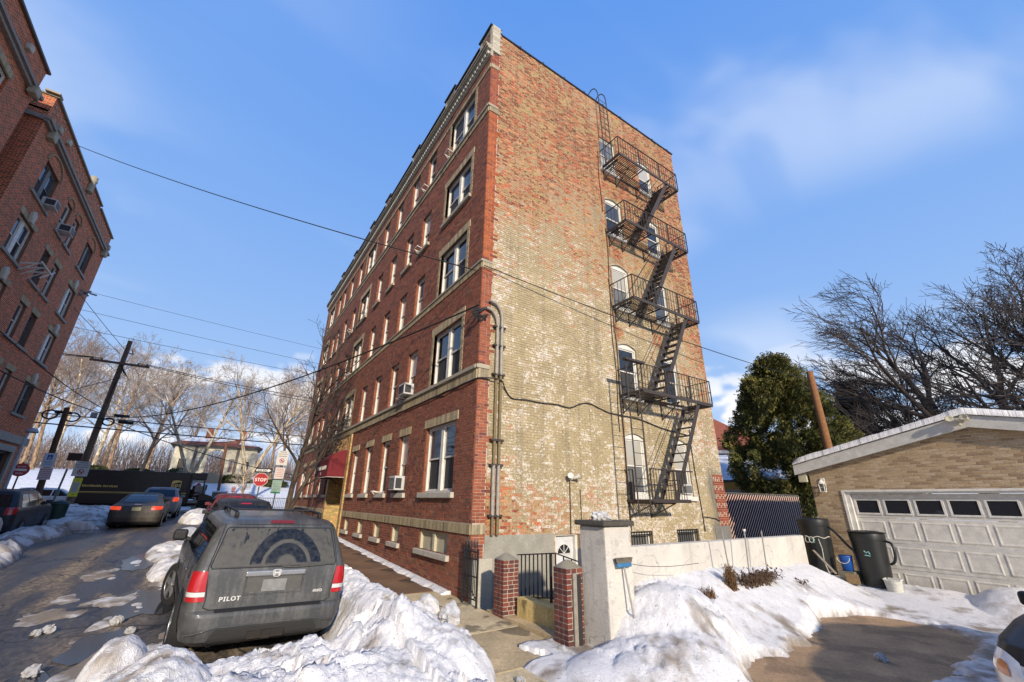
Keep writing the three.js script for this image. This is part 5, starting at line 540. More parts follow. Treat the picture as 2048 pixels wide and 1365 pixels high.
// ---- bins, buckets and clutter at the garage corner
{
  const mBin = worn(0.016, 0.018, 0.017, 0.42, 3, 0.002), logo = std(0.22, 0.42, 0.40, 0.6);
  const bin = (label, x, z, y0, h, tilt, lid) => { const t = thing('rain_barrel', label, 'barrel', 'black plastic barrels'); part(t, 'body', new B().lathe([[0, 0], [0.25, 0], [0.275, 0.06], [0.30, 0.4], [0.33, h - 0.2], [0.345, h - 0.19], [0.345, h - 0.13], [0.352, h - 0.12], [0.352, h - 0.02], [0.34, h], [0, h - 0.02]], 28), mBin); part(t, 'base_ring', new B().lathe([[0.26, -0.01], [0.285, -0.01], [0.29, 0.07], [0.262, 0.08]], 28), mBin); const s = new B(); s.rbox(-0.315, h * 0.63, -0.03, 0.012, 0.13, 0.13, 0.004, 1); const lg = part(t, 'label_badge', new B().tube([[-0.325, h * 0.66, -0.07], [-0.327, h * 0.62, -0.03], [-0.327, h * 0.65, 0.01], [-0.326, h * 0.6, 0.03]], 0.012, 5).tube([[-0.322, h * 0.58, -0.07], [-0.322, h * 0.57, 0.03]], 0.012, 5), logo); if (lid) part(t, 'lid', new B().lathe([[0, h + 0.015], [0.36, h + 0.012], [0.38, h - 0.01], [0.38, h + 0.005], [0.2, h + 0.04], [0, h + 0.045]], 28), mBin); t.position.set(x, y0, z); t.rotation.z = tilt; t.rotation.y = 0.15; return t; };
  bin('black barrel tied with pale rope at the end of the white wall', 8.55, 2.92, 0.42, 1.26, 0.02, false); bin('black barrel with a lid and hose standing before the garage door', 8.62, 3.98, 0.25, 1.16, -0.02, true);
  const hose = (label, P) => solo('hose', label, 'hose', new B().tube(new THREE.CatmullRomCurve3(P.map(p => V(...p))).getPoints(30).map(p => p.toArray()), 0.028, 8), mBin);
  hose('ribbed black hose sagging between the two barrels', [[8.5, 1.5, 3.26], [8.45, 1.36, 3.42], [8.42, 1.1, 3.62], [8.4, 0.98, 3.74]]); hose('curved black hose hanging from the lidded barrel', [[8.6, 1.24, 4.33], [8.55, 1.2, 4.44], [8.52, 1.02, 4.47], [8.55, 0.82, 4.41], [8.58, 0.76, 4.32]]);
  const rope = []; for (let i = 0; i <= 24; i++) { const a = lerp(1.7, 4.7, i / 24); rope.push([8.55 + 0.345 * Math.cos(a), 1.25 + 0.02 * Math.sin(i), 2.92 + 0.345 * Math.sin(a)]); } const rp2 = thing('rope', 'pale rope knotted round the barrel by the white wall', 'rope'), mRope = worn(0.66, 0.62, 0.5, 0.9, 6); part(rp2, 'band', new B().tube(rope, 0.011, 6), mRope); for (const k of [0, 1]) { const L = []; for (let i = 0; i <= 14; i++) { const t = i / 14 * Math.PI * 2; L.push([8.19, 1.19 + 0.07 * Math.cos(t), 2.85 + k * 0.09 + 0.05 * Math.sin(t)]); } part(rp2, 'loop', new B().tube(L, 0.010, 5), mRope); } part(rp2, 'loose_end', new B().tube([[8.2, 1.22, 3.1], [8.19, 1.0, 3.14], [8.2, 0.7, 3.12], [8.15, 0.45, 3.2], [8.1, 0.36, 3.3]], 0.010, 5), mRope);
  const bk = thing('blue_bucket', 'blue plastic bucket between the two barrels', 'bucket'), mBl = worn(0.012, 0.10, 0.42, 0.4, 2); part(bk, 'pail', new B().lathe([[0, 0], [0.11, 0], [0.135, 0.3], [0.145, 0.305], [0.14, 0.33], [0.128, 0.33], [0.12, 0.1], [0, 0.03]], 24), mBl); const hd = []; for (let i = 0; i <= 12; i++) { const t = i / 12 * Math.PI; hd.push([-0.15 - 0.02 * Math.sin(t), 0.28 - 0.12 * Math.sin(t), 0.13 * Math.cos(t)]); } part(bk, 'handle', new B().tube(hd, 0.007, 5), mWhite); bk.position.set(8.45, 0.55, 3.5);
  const wb = thing('white_basket', 'square white plastic pail standing in the snow by the garage door', 'pail'); const wg = new THREE.CylinderGeometry(0.205, 0.165, 0.26, 4, 1, true); wg.rotateY(Math.PI / 4); part(wb, 'shell', new B().geom(wg), worn(0.78, 0.76, 0.68, 0.5, 2)); part(wb, 'base', new B().box(-0.115, -0.128, -0.115, 0.115, -0.12, 0.115), worn(0.7, 0.68, 0.6, 0.5, 2)); part(wb, 'rim', new B().box(-0.15, 0.11, -0.15, 0.15, 0.135, -0.135).box(-0.15, 0.11, 0.135, 0.15, 0.135, 0.15).box(-0.15, 0.11, -0.134, -0.135, 0.135, 0.134).box(0.135, 0.11, -0.134, 0.15, 0.135, 0.134), worn(0.8, 0.78, 0.7, 0.5, 2)); wb.position.set(8.35, 0.36, 4.35); wb.rotation.y = 0.1;
  const cb = solo('cardboard_sheet', 'bent sheet of brown cardboard leaning below the blue bucket', 'cardboard', new B().rbox(0, 0, 0, 0.012, 0.22, 0.26, 0.003, 1), worn(0.36, 0.24, 0.12, 0.9, 3)); cb.position.set(8.25, 0.4, 3.62); cb.rotation.z = 0.25; cb.rotation.y = 0.1; solo('plank', 'weathered plank leaning on the roped barrel', 'plank', new B().bar([8.15, 0.95, 2.95], [7.6, 0.55, 3.55], 0.05, 0.02), worn(0.36, 0.30, 0.22, 0.9, 3)); solo('concrete_block', 'mossy concrete block under the blue bucket', 'block', new B().rbox(8.5, 0.4, 3.5, 0.4, 0.28, 0.32, 0.015, 2), worn(0.24, 0.23, 0.17, 0.95, 3, 0.01));
}
// ================================================================ the taller brick building across the street
{
  const lb = thing('corner_building', 'dark red brick apartment house with stone ledge and studded parapet across the street', 'building'), LX = -14, tL = brickTex([158, 70, 47], 0.55, [206, 166, 120], 151), mL = brickMat(tL, 0.016, 0.9);
  const ZA = -14.2, ZE = -27.2, sills = [5.95, 8.83, 11.6, 14.55], heads = [7.62, 10.55, 13.4, 16.28];
  const cols = [[-16.75, 1.75, 1], [-19.75, 0.85, 0], [-21.35, 0.85, 0], [-24.45, 1.5, 1]], holes = []; cols.forEach(([c, w]) => sills.forEach((s, f) => holes.push([c - w / 2, c + w / 2, s, heads[f]]))); const shop = [[-25.6, -23.2, 1.2, 4.1], [-22.4, -19.2, 1.2, 4.1], [-18.2, -15.2, 1.2, 4.1]]; holes.push(...shop);
  const b = new B(); for (const [a, c, v0, v1] of wallRects(ZE, ZA, 0.3, 18.45, holes)) b.quad([LX, v0, c], [LX, v0, a], [LX, v1, a], [LX, v1, c]); part(lb, 'front_wall', b, mL); const sd = new B(); sd.quad([-22, 0.3, ZA], [LX, 0.3, ZA], [LX, 18.45, ZA], [-22, 18.45, ZA]); part(lb, 'side_wall', sd, mL); part(lb, 'far_wall', new B().quad([LX, 0.3, ZE], [-22, 0.3, ZE], [-22, 18.45, ZE], [LX, 18.45, ZE]), mL); const rc = new B(); rc.quad([-18.5, 0.3, -14.2], [-18.5, 0.3, -12.8], [-18.5, 18.4, -12.8], [-18.5, 18.4, -14.2]); part(lb, 'court_wall', rc, mL); const rf = new B(); rf.box(-22, 17.6, ZE, LX - 0.05, 17.7, ZA); part(lb, 'roof', rf, mCoping);
  const rv = new B(); for (const [a, c, v0, v1] of holes) { rv.box(LX - 0.2, v0, a - 0.001, LX, v1, a); rv.box(LX - 0.2, v0, c, LX, v1, c + 0.001); rv.quad([LX, v1, a], [LX, v1, c], [LX - 0.25, v1, c], [LX - 0.25, v1, a]); rv.quad([LX - 0.26, v0, a], [LX - 0.26, v0, c], [LX - 0.26, v1, c], [LX - 0.26, v1, a]); } part(lb, 'window_reveals', rv, worn(0.26, 0.13, 0.08, 0.9), { kind: 'stuff' });
  const mFrD = worn(0.16, 0.15, 0.14, 0.6, 2); cols.forEach(([c, w, d], i) => sills.forEach((s, f) => { const m = windowPart(lb, w, heads[f] - s, { double: !!d, rec: 0.12, seed: 400 + i * 9 + f, frame: (i + f) % 3 === 0 ? mFrD : mWhite, mull: 0.3, sill: 1, sillw: 0.5, sillMat: worn(0.34, 0.32, 0.28, 0.9, 1), lintel: f < 3 ? 0.26 : 0, lintw: 0.4, panes: [mGlassB, mScreen, mGlassB, mGlass] }); m.position.set(LX, s, c); m.rotation.y = Math.PI / 2;
    if (f === 3) { const P = [], R = w / 2 + 0.14; for (let k = 0; k <= 14; k++) { const t = k / 14 * Math.PI; P.push([R * Math.cos(t), heads[3] - s + 0.0 + R * 0.62 * Math.sin(t), 0.01]); } part(m, 'brick_arch', new B().tube(P, 0.065, 5), worn(0.40, 0.28, 0.16, 0.9, 3)); }
    else if (d) part(m, 'keystone', new B().prism([[-0.12, -0.3], [0.12, -0.3], [0.2, 0.12], [0, 0.26], [-0.2, 0.12]], 0.1, M4(0, heads[f] - s + 0.3, 0.02), 0.02), mStoneLt); }));
  // stone ledge, carved end blocks, parapet coping, stud pattern
  const lg = new B(); lg.box(LX, 17.05, ZE - 0.1, LX + 0.14, 17.17, ZA + 0.1); lg.box(LX, 17.173, ZE - 0.14, LX + 0.22, 17.3, ZA + 0.14); lg.box(-22, 17.1, ZA, LX, 17.3, ZA + 0.12); part(lb, 'stone_ledge', lg, worn(0.33, 0.29, 0.25, 0.9, 1));
  for (const z of [-15.0, -26.55]) { part(lb, 'carved_block', new B().rbox(LX + 0.12, 16.95, z, 0.28, 0.42, 0.4, 0.05, 2), mStone); part(lb, 'carved_block', new B().rbox(LX + 0.16, 17.45, z, 0.28, 0.3, 0.34, 0.05, 2), mStone); }
  part(lb, 'stone_finial', new B().lathe([[0, 0], [0.24, 0], [0.26, 0.1], [0.2, 0.2], [0.22, 0.9], [0.26, 1.0], [0.2, 1.1], [0.22, 1.3], [0.1, 1.4], [0, 1.42]], 14, M4(LX + 0.08, 17.85, -20.7, 0, 0, 0, 0.8)), mStone); part(lb, 'stone_boss', new B().rbox(LX + 0.06, 17.95, -16.6, 0.2, 0.3, 0.3, 0.06, 2), mStoneLt);
  const cp = new B(); cp.box(LX - 0.25, 18.45, ZE - 0.06, LX + 0.1, 18.54, -23.4); cp.box(LX - 0.25, 18.62, -23.4, LX + 0.1, 18.7, -21.2); cp.box(LX - 0.25, 18.45, -21.2, LX + 0.1, 18.54, ZA + 0.06); cp.box(-22, 18.451, ZA - 0.25, LX - 0.26, 18.53, ZA + 0.06); part(lb, 'coping', cp, worn(0.30, 0.27, 0.2, 0.9, 1)); part(lb, 'corner_coping', new B().rbox(LX - 0.12, 18.58, ZA, 0.5, 0.1, 0.4, 0.02, 1), mStone); const mid = new B(); mid.box(LX - 0.2, 18.45, -23.4, LX, 18.62, -21.2); part(lb, 'raised_parapet', mid, mL);
  const st = new B(); for (let k = 0, z = ZA - 0.25; z > ZE; z -= 0.36, k++) for (let r = 0; r < 3; r++) st.box(LX, 17.5 + r * 0.3 + (k % 2) * 0.15, z - 0.05, LX + 0.03, 17.56 + r * 0.3 + (k % 2) * 0.15, z + 0.05); part(lb, 'parapet_studs', st, worn(0.55, 0.48, 0.38, 0.9, 2), { kind: 'stuff' });
  // shop floor with stone surrounds
  const bd = new B(); bd.box(LX, 4.55, ZE - 0.08, LX + 0.12, 4.95, ZA + 0.05); part(lb, 'stone_band', bd, worn(0.40, 0.38, 0.34, 0.9, 0.8)); for (const [a, c, v0, v1] of shop) { const s = new B(); s.box(LX, v0 - 0.2, a - 0.28, LX + 0.1, v1 + 0.3, a); s.box(LX, v0 - 0.2, c, LX + 0.1, v1 + 0.3, c + 0.28); s.box(LX, v1, a, LX + 0.12, v1 + 0.3, c); part(lb, 'stone_surround', s, worn(0.40, 0.38, 0.34, 0.9, 0.8)); const m = windowPart(lb, c - a, v1 - v0, { double: true, rec: 0.12, seed: 460, frame: mFrD, panes: [mGlass, mGlass, mGlass, mCurtain] }); m.position.set(LX, v0, (a + c) / 2); m.rotation.y = Math.PI / 2; }
  // the nearer wing
  const nw = thing('neighbouring_building', 'brick apartment house wing with a stone string course beside the studded parapet', 'building'); const wz = -12.75, fb = new B(); const wh = []; for (const c of [-10.3, -7.6]) for (let f = 0; f < 4; f++) wh.push([c - 0.8, c + 0.8, sills[f], heads[f]]); for (const [a, c, v0, v1] of wallRects(wz, 7, -0.2, 18.4, wh)) fb.quad([LX, v0, c], [LX, v0, a], [LX, v1, a], [LX, v1, c]); fb.quad([LX, 0, wz], [-20, 0, wz], [-20, 18.4, wz], [LX, 18.4, wz]); fb.quad([-20, 0, 7], [LX, 0, 7], [LX, 18.4, 7], [-20, 18.4, 7]); part(nw, 'wall', fb, mL); for (const [a, c, v0, v1] of wh) { const m = windowPart(nw, c - a, v1 - v0, { double: true, rec: 0.1, seed: 470 + Math.round(v0), sill: 1, lintel: 0.26, panes: [mGlassB, mScreen, mGlass, mScreen] }); m.position.set(LX, v0, (a + c) / 2); m.rotation.y = Math.PI / 2; part(m, 'room_wall', new B().box(-(c - a) / 2, 0, -0.3, (c - a) / 2, v1 - v0, -0.28), mCream); }
  const nl = new B(); nl.box(LX, 16.95, wz - 0.12, LX + 0.15, 17.08, 7); nl.box(LX, 17.083, wz - 0.16, LX + 0.24, 17.22, 7); part(nw, 'stone_string_course', nl, worn(0.33, 0.29, 0.25, 0.9, 1)); part(nw, 'coping', new B().box(LX - 0.4, 18.4, wz - 0.08, LX + 0.1, 18.5, 7).box(-20, 18.401, wz - 0.08, LX - 0.401, 18.5, wz + 0.2), worn(0.16, 0.13, 0.10, 0.9, 1)); part(nw, 'carved_block', new B().rbox(LX + 0.18, 16.95, wz + 0.5, 0.3, 0.4, 0.38, 0.05, 2), mStone); part(nw, 'carved_block', new B().rbox(LX + 0.06, 17.9, wz + 1.7, 0.2, 0.3, 0.3, 0.06, 2), mStoneLt); part(nw, 'roof', new B().box(-20, 17.5, wz, LX - 0.05, 17.6, 7), mCoping);
  airCon('white air conditioner under the arched top floor double window across the street', LX + 0.04, 14.62, -17.3, Math.PI / 2, 0.55, 0.4, 0.5); airCon('white air conditioner in a narrow arched top floor window across the street', LX + 0.04, 14.62, -19.75, Math.PI / 2, 0.6, 0.42, 0.55);
  // line hangers and clothes line pulley
  const hg = new B(); for (const dz of [0, -0.5, -1.0]) { hg.bar([LX + 0.05, 11.75, -17.6 + dz], [LX + 0.75, 11.9, -17.5 + dz], 0.04, 0.05); hg.bar([LX + 0.05, 11.4, -17.6 + dz], [LX + 0.6, 11.85, -17.5 + dz], 0.03, 0.03); } hg.bar([LX + 0.75, 11.9, -17.3], [LX + 0.75, 11.9, -18.8], 0.05, 0.05); hg.bar([LX + 0.55, 11.5, -18.4], [LX + 0.8, 12.1, -18.9], 0.05, 0.05); solo('line_bracket', 'white painted metal line bracket fixed below the fourth floor double window', 'bracket', hg, mWhite);
}
// ================================================================ vehicles
const mTyre = worn(0.022, 0.022, 0.022, 0.85, 5, 0.003), mRim = std(0.42, 0.42, 0.42, 0.35, { metalness: 0.75 }), mTrim = worn(0.02, 0.02, 0.021, 0.6, 3), mCarGlass = phys(0.012, 0.014, 0.017, { roughness: 0.04, ior: 1.55 }), mChrome = std(0.60, 0.60, 0.59, 0.22, { metalness: 0.95 }), mRed = phys(0.42, 0.012, 0.014, { roughness: 0.25, clearcoat: 1, clearcoatRoughness: 0.08 }), mLampW = phys(0.62, 0.60, 0.56, { roughness: 0.25, clearcoat: 1 }), mRedLit = phys(0.42, 0.012, 0.014, { roughness: 0.25, emissive: new THREE.Color().setRGB(1, 0.10, 0.03), emissiveIntensity: 0.55 }), mBadge = std(0.62, 0.60, 0.56, 0.4), mAmber = phys(0.6, 0.16, 0.02, { roughness: 0.3, clearcoat: 1 });
const paint = (r, g, b, dust = 0.3, seed = 1) => { const t = tex(256, 256, (u, v) => { const n = fbm(u * 6, v * 6, 4, 900 + seed, 6, 6), s = fbm(u * 40, v * 5, 3, 910 + seed, 40, 5), f = fbm(u * 60, v * 60, 2, 920 + seed, 60, 60), d = clamp((n * 0.6 + s * 0.5 + f * 0.25 - 0.55) * 1.9) * dust; const L = q => 255 * Math.pow(clamp(q), 1 / 2.2); return [L(lerp(r, 0.24, d)), L(lerp(g, 0.225, d)), L(lerp(b, 0.20, d))]; }); return phys(1, 1, 1, { map: rp(t, 0.9), roughness: 0.58 + 0.2 * dust, specularIntensity: 0.6, clearcoat: Math.max(0.0, 0.22 - 0.5 * dust), clearcoatRoughness: 0.12 }); };
function wheelParts(parent, R, w, spokes, m) { const b = new B(); const rr = R * 0.66; const g = new THREE.LatheGeometry([[rr, -w / 2], [R * 0.9, -w / 2], [R * 0.97, -w * 0.44], [R, -w * 0.3], [R, w * 0.3], [R * 0.97, w * 0.44], [R * 0.9, w / 2], [rr, w / 2]].map(q => new THREE.Vector2(...q)), 32); g.rotateZ(-Math.PI / 2); b.geom(g); const o = part(parent, 'wheel', b, mTyre); const r = new B(); const d = new THREE.LatheGeometry([[rr, w * 0.48], [rr * 0.93, w * 0.48], [rr * 0.9, w * 0.2], [rr * 0.3, w * 0.26], [rr * 0.26, w * 0.4], [0, w * 0.4]].map(q => new THREE.Vector2(...q)), 32); d.rotateZ(-Math.PI / 2); part(o, 'rim_dish', new B().geom(d), mTrim); for (let i = 0; i < spokes; i++) { const a = i / spokes * Math.PI * 2; r.bar([w * 0.38, rr * 0.15 * Math.cos(a), rr * 0.15 * Math.sin(a)], [w * 0.40, rr * 0.93 * Math.cos(a), rr * 0.93 * Math.sin(a)], rr * 0.28, 0.03, [1, 0, 0]); } const ring = []; for (let i = 0; i <= 32; i++) { const a = i / 32 * Math.PI * 2; ring.push([w * 0.44, rr * 0.96 * Math.cos(a), rr * 0.96 * Math.sin(a)]); } r.tube(ring, 0.012, 5, false); const hub = new THREE.CylinderGeometry(rr * 0.2, rr * 0.22, 0.03, 12); hub.rotateZ(Math.PI / 2); hub.translate(w * 0.42, 0, 0); r.geom(hub); part(o, 'rim', r, m ?? mRim); return o; }
// a body lofted from horizontal slices [y, half width, rear z, front z, rear corner, front corner]; nose toward -z
class Shell {
  constructor(S) { this.S = S; this.y0 = S[0][0]; this.y1 = S[S.length - 1][0]; }
  at(y) { const S = this.S; y = clamp(y, this.y0, this.y1); let i = 0; while (i < S.length - 2 && S[i + 1][0] < y) i++; const t = clamp((y - S[i][0]) / (S[i + 1][0] - S[i][0])); return S[i].map((q, k) => lerp(q, S[i + 1][k], t)); }
  outline(y, nc = 6, ns = 7) { const [, w, zr, zf, rr, rf] = this.at(y), P = []; const arc = (cx, cz, r, a0, a1) => { for (let i = 0; i <= nc; i++) { const a = lerp(a0, a1, i / nc); P.push([cx + r * Math.cos(a), y, cz + r * Math.sin(a)]); } }; const line = (x0, z0, x1, z1) => { for (let i = 1; i < ns; i++) P.push([lerp(x0, x1, i / ns), y, lerp(z0, z1, i / ns)]); };
    arc(w - rr, zr - rr, rr, 0, Math.PI / 2); line(w - rr, zr, -w + rr, zr); arc(-w + rr, zr - rr, rr, Math.PI / 2, Math.PI); line(-w, zr - rr, -w, zf + rf); arc(-w + rf, zf + rf, rf, Math.PI, Math.PI * 1.5); line(-w + rf, zf, w - rf, zf); arc(w - rf, zf + rf, rf, Math.PI * 1.5, Math.PI * 2); line(w, zf + rf, w, zr - rr); return P; }
  geo(rows = 46) { const ys = [...new Set([...this.S.map(s => s[0]), ...Array.from({ length: rows }, (_, i) => lerp(this.y0, this.y1, i / rows))])].sort((a, b) => a - b).filter((y, i, A) => !i || y - A[i - 1] > 0.004); const R = ys.map(y => this.outline(y)), n = R[0].length, p = [], ix = []; R.forEach(r => r.forEach(q => p.push(...q))); for (let j = 0; j < R.length - 1; j++) for (let i = 0; i < n; i++) { const a = j * n + i, b = j * n + (i + 1) % n; ix.push(a, a + n, b, b, a + n, b + n); } const T = R.length - 1, c = p.length / 3; p.push(0, this.y1 + 0.012, (R[T][0][2] + R[T][Math.floor(n / 2)][2]) / 2); for (let i = 0; i < n; i++) ix.push(T * n + i, c, T * n + (i + 1) % n); const d = c + 1; p.push(0, this.y0, 0); for (let i = 0; i < n; i++) ix.push(i, (i + 1) % n, d); const g = new THREE.BufferGeometry(); g.setAttribute('position', new THREE.Float32BufferAttribute(p, 3)); g.setIndex(ix); g.computeVertexNormals(); const uv = []; const N = g.attributes.normal; for (let i = 0; i < p.length / 3; i++) { const ax = Math.abs(N.getX(i)), az = Math.abs(N.getZ(i)); uv.push(ax > az ? p[i * 3 + 2] : p[i * 3], p[i * 3 + 1] + 0.3 * p[i * 3 + 2]); } g.setAttribute('uv', new THREE.Float32BufferAttribute(uv, 2)); return g; }
  side(z, y, s) { const [, w, zr, zf, rr, rf] = this.at(y); let x = w; if (z > zr - rr) { const d = Math.min(z - zr + rr, rr); x = w - rr + Math.sqrt(Math.max(0, rr * rr - d * d)); } else if (z < zf + rf) { const d = Math.min(zf + rf - z, rf); x = w - rf + Math.sqrt(Math.max(0, rf * rf - d * d)); } return [s * x, y, z]; }
  rear(x, y) { const [, w, zr, , rr] = this.at(y); const d = Math.min(Math.max(0, Math.abs(x) - w + rr), rr); return [x, y, zr - rr + Math.sqrt(Math.max(0, rr * rr - d * d))]; }
  front(x, y) { const [, w, , zf, , rf] = this.at(y); const d = Math.min(Math.max(0, Math.abs(x) - w + rf), rf); return [x, y, zf + rf - Math.sqrt(Math.max(0, rf * rf - d * d))]; }
}
// a patch laid on the shell: corners in (a,b) parameters, f(a,b)->point, rounded by k
function patch(f, c, off = 0.006, k = 0.06, n = 10, m = 8) { // c: [[a,b]x4] bottom-left, bottom-right, top-right, top-left
  const map = (u, v) => { const U = u * 2 - 1, W = v * 2 - 1, uu = (U * Math.sqrt(1 - k * W * W) + 1) / 2, vv = (W * Math.sqrt(1 - k * U * U) + 1) / 2, a = lerp(lerp(c[0][0], c[1][0], uu), lerp(c[3][0], c[2][0], uu), vv), b = lerp(lerp(c[0][1], c[1][1], uu), lerp(c[3][1], c[2][1], uu), vv); return [a, b]; };
  return gridGeo(n, m, (u, v) => { const [a, b] = map(u, v), p = V(...f(a, b)), e = 0.004, pa = V(...f(a + e, b)).sub(V(...f(a - e, b))), pb = V(...f(a, b + e)).sub(V(...f(a, b - e))); const N = pa.cross(pb); if (N.length() < 1e-9) N.set(p.x, 0, p.z); N.normalize(); if (N.x * p.x + N.z * p.z + N.y * 0.4 < 0) N.negate(); return [p.x + N.x * off, p.y + N.y * off, p.z + N.z * off]; }, (q, u, v) => [u, v]);
}
function seam(f, pts, r = 0.006, m) { const P = []; for (let i = 0; i < pts.length - 1; i++) for (let k = 0; k < 8; k++) { const t = k / 8; P.push(f(lerp(pts[i][0], pts[i + 1][0], t), lerp(pts[i][1], pts[i + 1][1], t))); } P.push(f(...pts[pts.length - 1])); return new B().tube(P, r, 5); }
function arches(car, sh, spec) { for (const z of spec.axles) for (const s of [-1, 1]) { const y = spec.R, g = new B(), n = 22, R = spec.R + 0.06, c = sh.side(z, y, s); for (let i = 0; i < n; i++) { const a = i / n * Math.PI * 1.12 - 0.19, b = (i + 1) / n * Math.PI * 1.12 - 0.19, P = (t, r) => { const q = sh.side(z + r * Math.cos(t), y + r * Math.sin(t), s); return [q[0] + s * 0.006, q[1], q[2]]; }; g.quad(P(a, 0.02), P(a, R), P(b, R), P(b, 0.02)); } part(car, 'wheel_arch', g, mTrim); } }
function wheels(car, sh, spec, steer = 0, rim) { spec.axles.forEach((z, i) => { for (const s of [-1, 1]) { const w = wheelParts(car, spec.R, spec.tw ?? 0.22, spec.spokes ?? 5, rim); const x = sh.side(z, spec.R + 0.15, s)[0]; w.position.set(x - s * 0.075, spec.R, z); w.rotation.y = (s < 0 ? Math.PI : 0) + (i ? steer : 0); } }); }
function genericCar(name, label, cat, spec, m, group) {
  const c = thing(name, label, cat, group), sh = new Shell(spec.S); part(c, 'body', sh.geo(), m); arches(c, sh, spec); wheels(c, sh, spec, 0, spec.rim); const [gb, gt] = spec.glass;
  for (const s of [-1, 1]) { const f = (z, y) => sh.side(z, y, s); for (const [z0, z1, t0, t1] of spec.side) part(c, 'side_window', patch(f, [[z0, gb], [z1, gb], [t1, gt], [t0, gt]], 0.006, 0.05), mCarGlass); part(c, 'door_seam', seam((z, y) => { const q = f(z, y); return [q[0] + s * 0.002, q[1], q[2]]; }, [[spec.door, gb], [spec.door, 0.35]], 0.005), mTrim); part(c, 'door_handle', new B().rbox(f(spec.door + 0.2, gb - 0.12)[0] + s * 0.02, gb - 0.12, spec.door + 0.2, 0.03, 0.03, 0.18, 0.012, 2), m); const mp = f(spec.mirror, gb + 0.06); part(c, 'mirror', new B().rbox(mp[0] + s * 0.13, gb + 0.08, spec.mirror, 0.2, 0.14, 0.1, 0.04, 3), m); part(c, 'sill_trim', patch(f, [[spec.axles[1] + 0.42, 0.2], [spec.axles[0] - 0.42, 0.2], [spec.axles[0] - 0.42, 0.3], [spec.axles[1] + 0.42, 0.3]], 0.008, 0), mTrim); }
  const rf = (x, y) => sh.rear(x, y), ff = (x, y) => sh.front(x, y); const [rw0, rw1, ry0, ry1] = spec.rearGlass; part(c, 'rear_window', patch(rf, [[-rw0, ry0], [rw0, ry0], [rw1, ry1], [-rw1, ry1]], 0.006, 0.05, 14, 10), mCarGlass); const [fw0, fw1, fy0, fy1] = spec.frontGlass; part(c, 'windshield', patch(ff, [[-fw0, fy0], [fw0, fy0], [fw1, fy1], [-fw1, fy1]], 0.006, 0.05, 14, 10), mCarGlass);
  for (const s of [-1, 1]) { const [x0, x1, a, b] = spec.tail; part(c, 'tail_lamp', patch(rf, [[s * x0, a], [s * x1, a + 0.03], [s * x1, b], [s * x0, b]], 0.012, 0.12), spec.lit ? mRedLit : mRed); part(c, 'headlamp', patch(ff, [[s * 0.5, 0.62], [s * 0.85, 0.64], [s * 0.84, 0.78], [s * 0.5, 0.74]], 0.012, 0.12), mLampW); }
  part(c, 'number_plate', patch(rf, [[-0.16, spec.plate], [0.16, spec.plate], [0.16, spec.plate + 0.14], [-0.16, spec.plate + 0.14]], 0.012, 0.02), spec.plateMat ?? worn(0.6, 0.55, 0.3, 0.6, 3)); part(c, 'rear_bumper_trim', patch(rf, [[-0.7, 0.22], [0.7, 0.22], [0.72, 0.34], [-0.72, 0.34]], 0.008, 0.02), mTrim); part(c, 'grille', patch(ff, [[-0.45, 0.45], [0.45, 0.45], [0.5, 0.66], [-0.5, 0.66]], 0.008, 0.05), mTrim);
  if (spec.brake) part(c, 'brake_light', patch(rf, [[-0.14, spec.brake], [0.14, spec.brake], [0.14, spec.brake + 0.03], [-0.14, spec.brake + 0.03]], 0.014, 0.02, 4, 2), mRed); if (spec.rails) for (const s of [-1, 1]) part(c, 'roof_rail', new B().tube([[s * 0.52, spec.rails, 1.3], [s * 0.52, spec.rails + 0.06, 1.15], [s * 0.52, spec.rails + 0.07, 0.0], [s * 0.52, spec.rails + 0.05, -0.3], [s * 0.52, spec.rails, -0.4]], 0.018, 6), mTrim);
  part(c, 'aerial', new B().tube([[0, spec.S[spec.S.length - 1][0], spec.aer ?? 0.5], [0, spec.S[spec.S.length - 1][0] + 0.1, (spec.aer ?? 0.5) + 0.1]], 0.008, 5), mTrim); return c;
}
const SEDAN = { S: [[0.2, 0.82, 2.26, -2.2, 0.3, 0.4], [0.3, 0.89, 2.36, -2.34, 0.3, 0.45], [0.5, 0.92, 2.42, -2.4, 0.3, 0.5], [0.72, 0.925, 2.41, -2.36, 0.28, 0.5], [0.88, 0.91, 2.38, -2.15, 0.26, 0.5], [0.98, 0.88, 2.34, -1.75, 0.25, 0.5], [1.02, 0.86, 2.05, -1.3, 0.3, 0.5], [1.06, 0.835, 1.65, -1.05, 0.3, 0.4], [1.2, 0.765, 1.32, -0.72, 0.25, 0.3], [1.35, 0.67, 0.9, -0.35, 0.2, 0.25], [1.43, 0.6, 0.6, -0.1, 0.2, 0.2], [1.47, 0.42, 0.35, 0.05, 0.1, 0.1]], axles: [1.42, -1.4], R: 0.33, glass: [1.05, 1.36], side: [[-0.95, -0.02, -0.3, -0.05], [0.04, 1.05, 0.02, 0.75]], door: 0.0, mirror: -0.85, rearGlass: [0.62, 0.5, 1.1, 1.4], frontGlass: [0.66, 0.5, 1.09, 1.4], tail: [0.52, 0.9, 0.8, 0.96], plate: 0.78, brake: 1.0 };
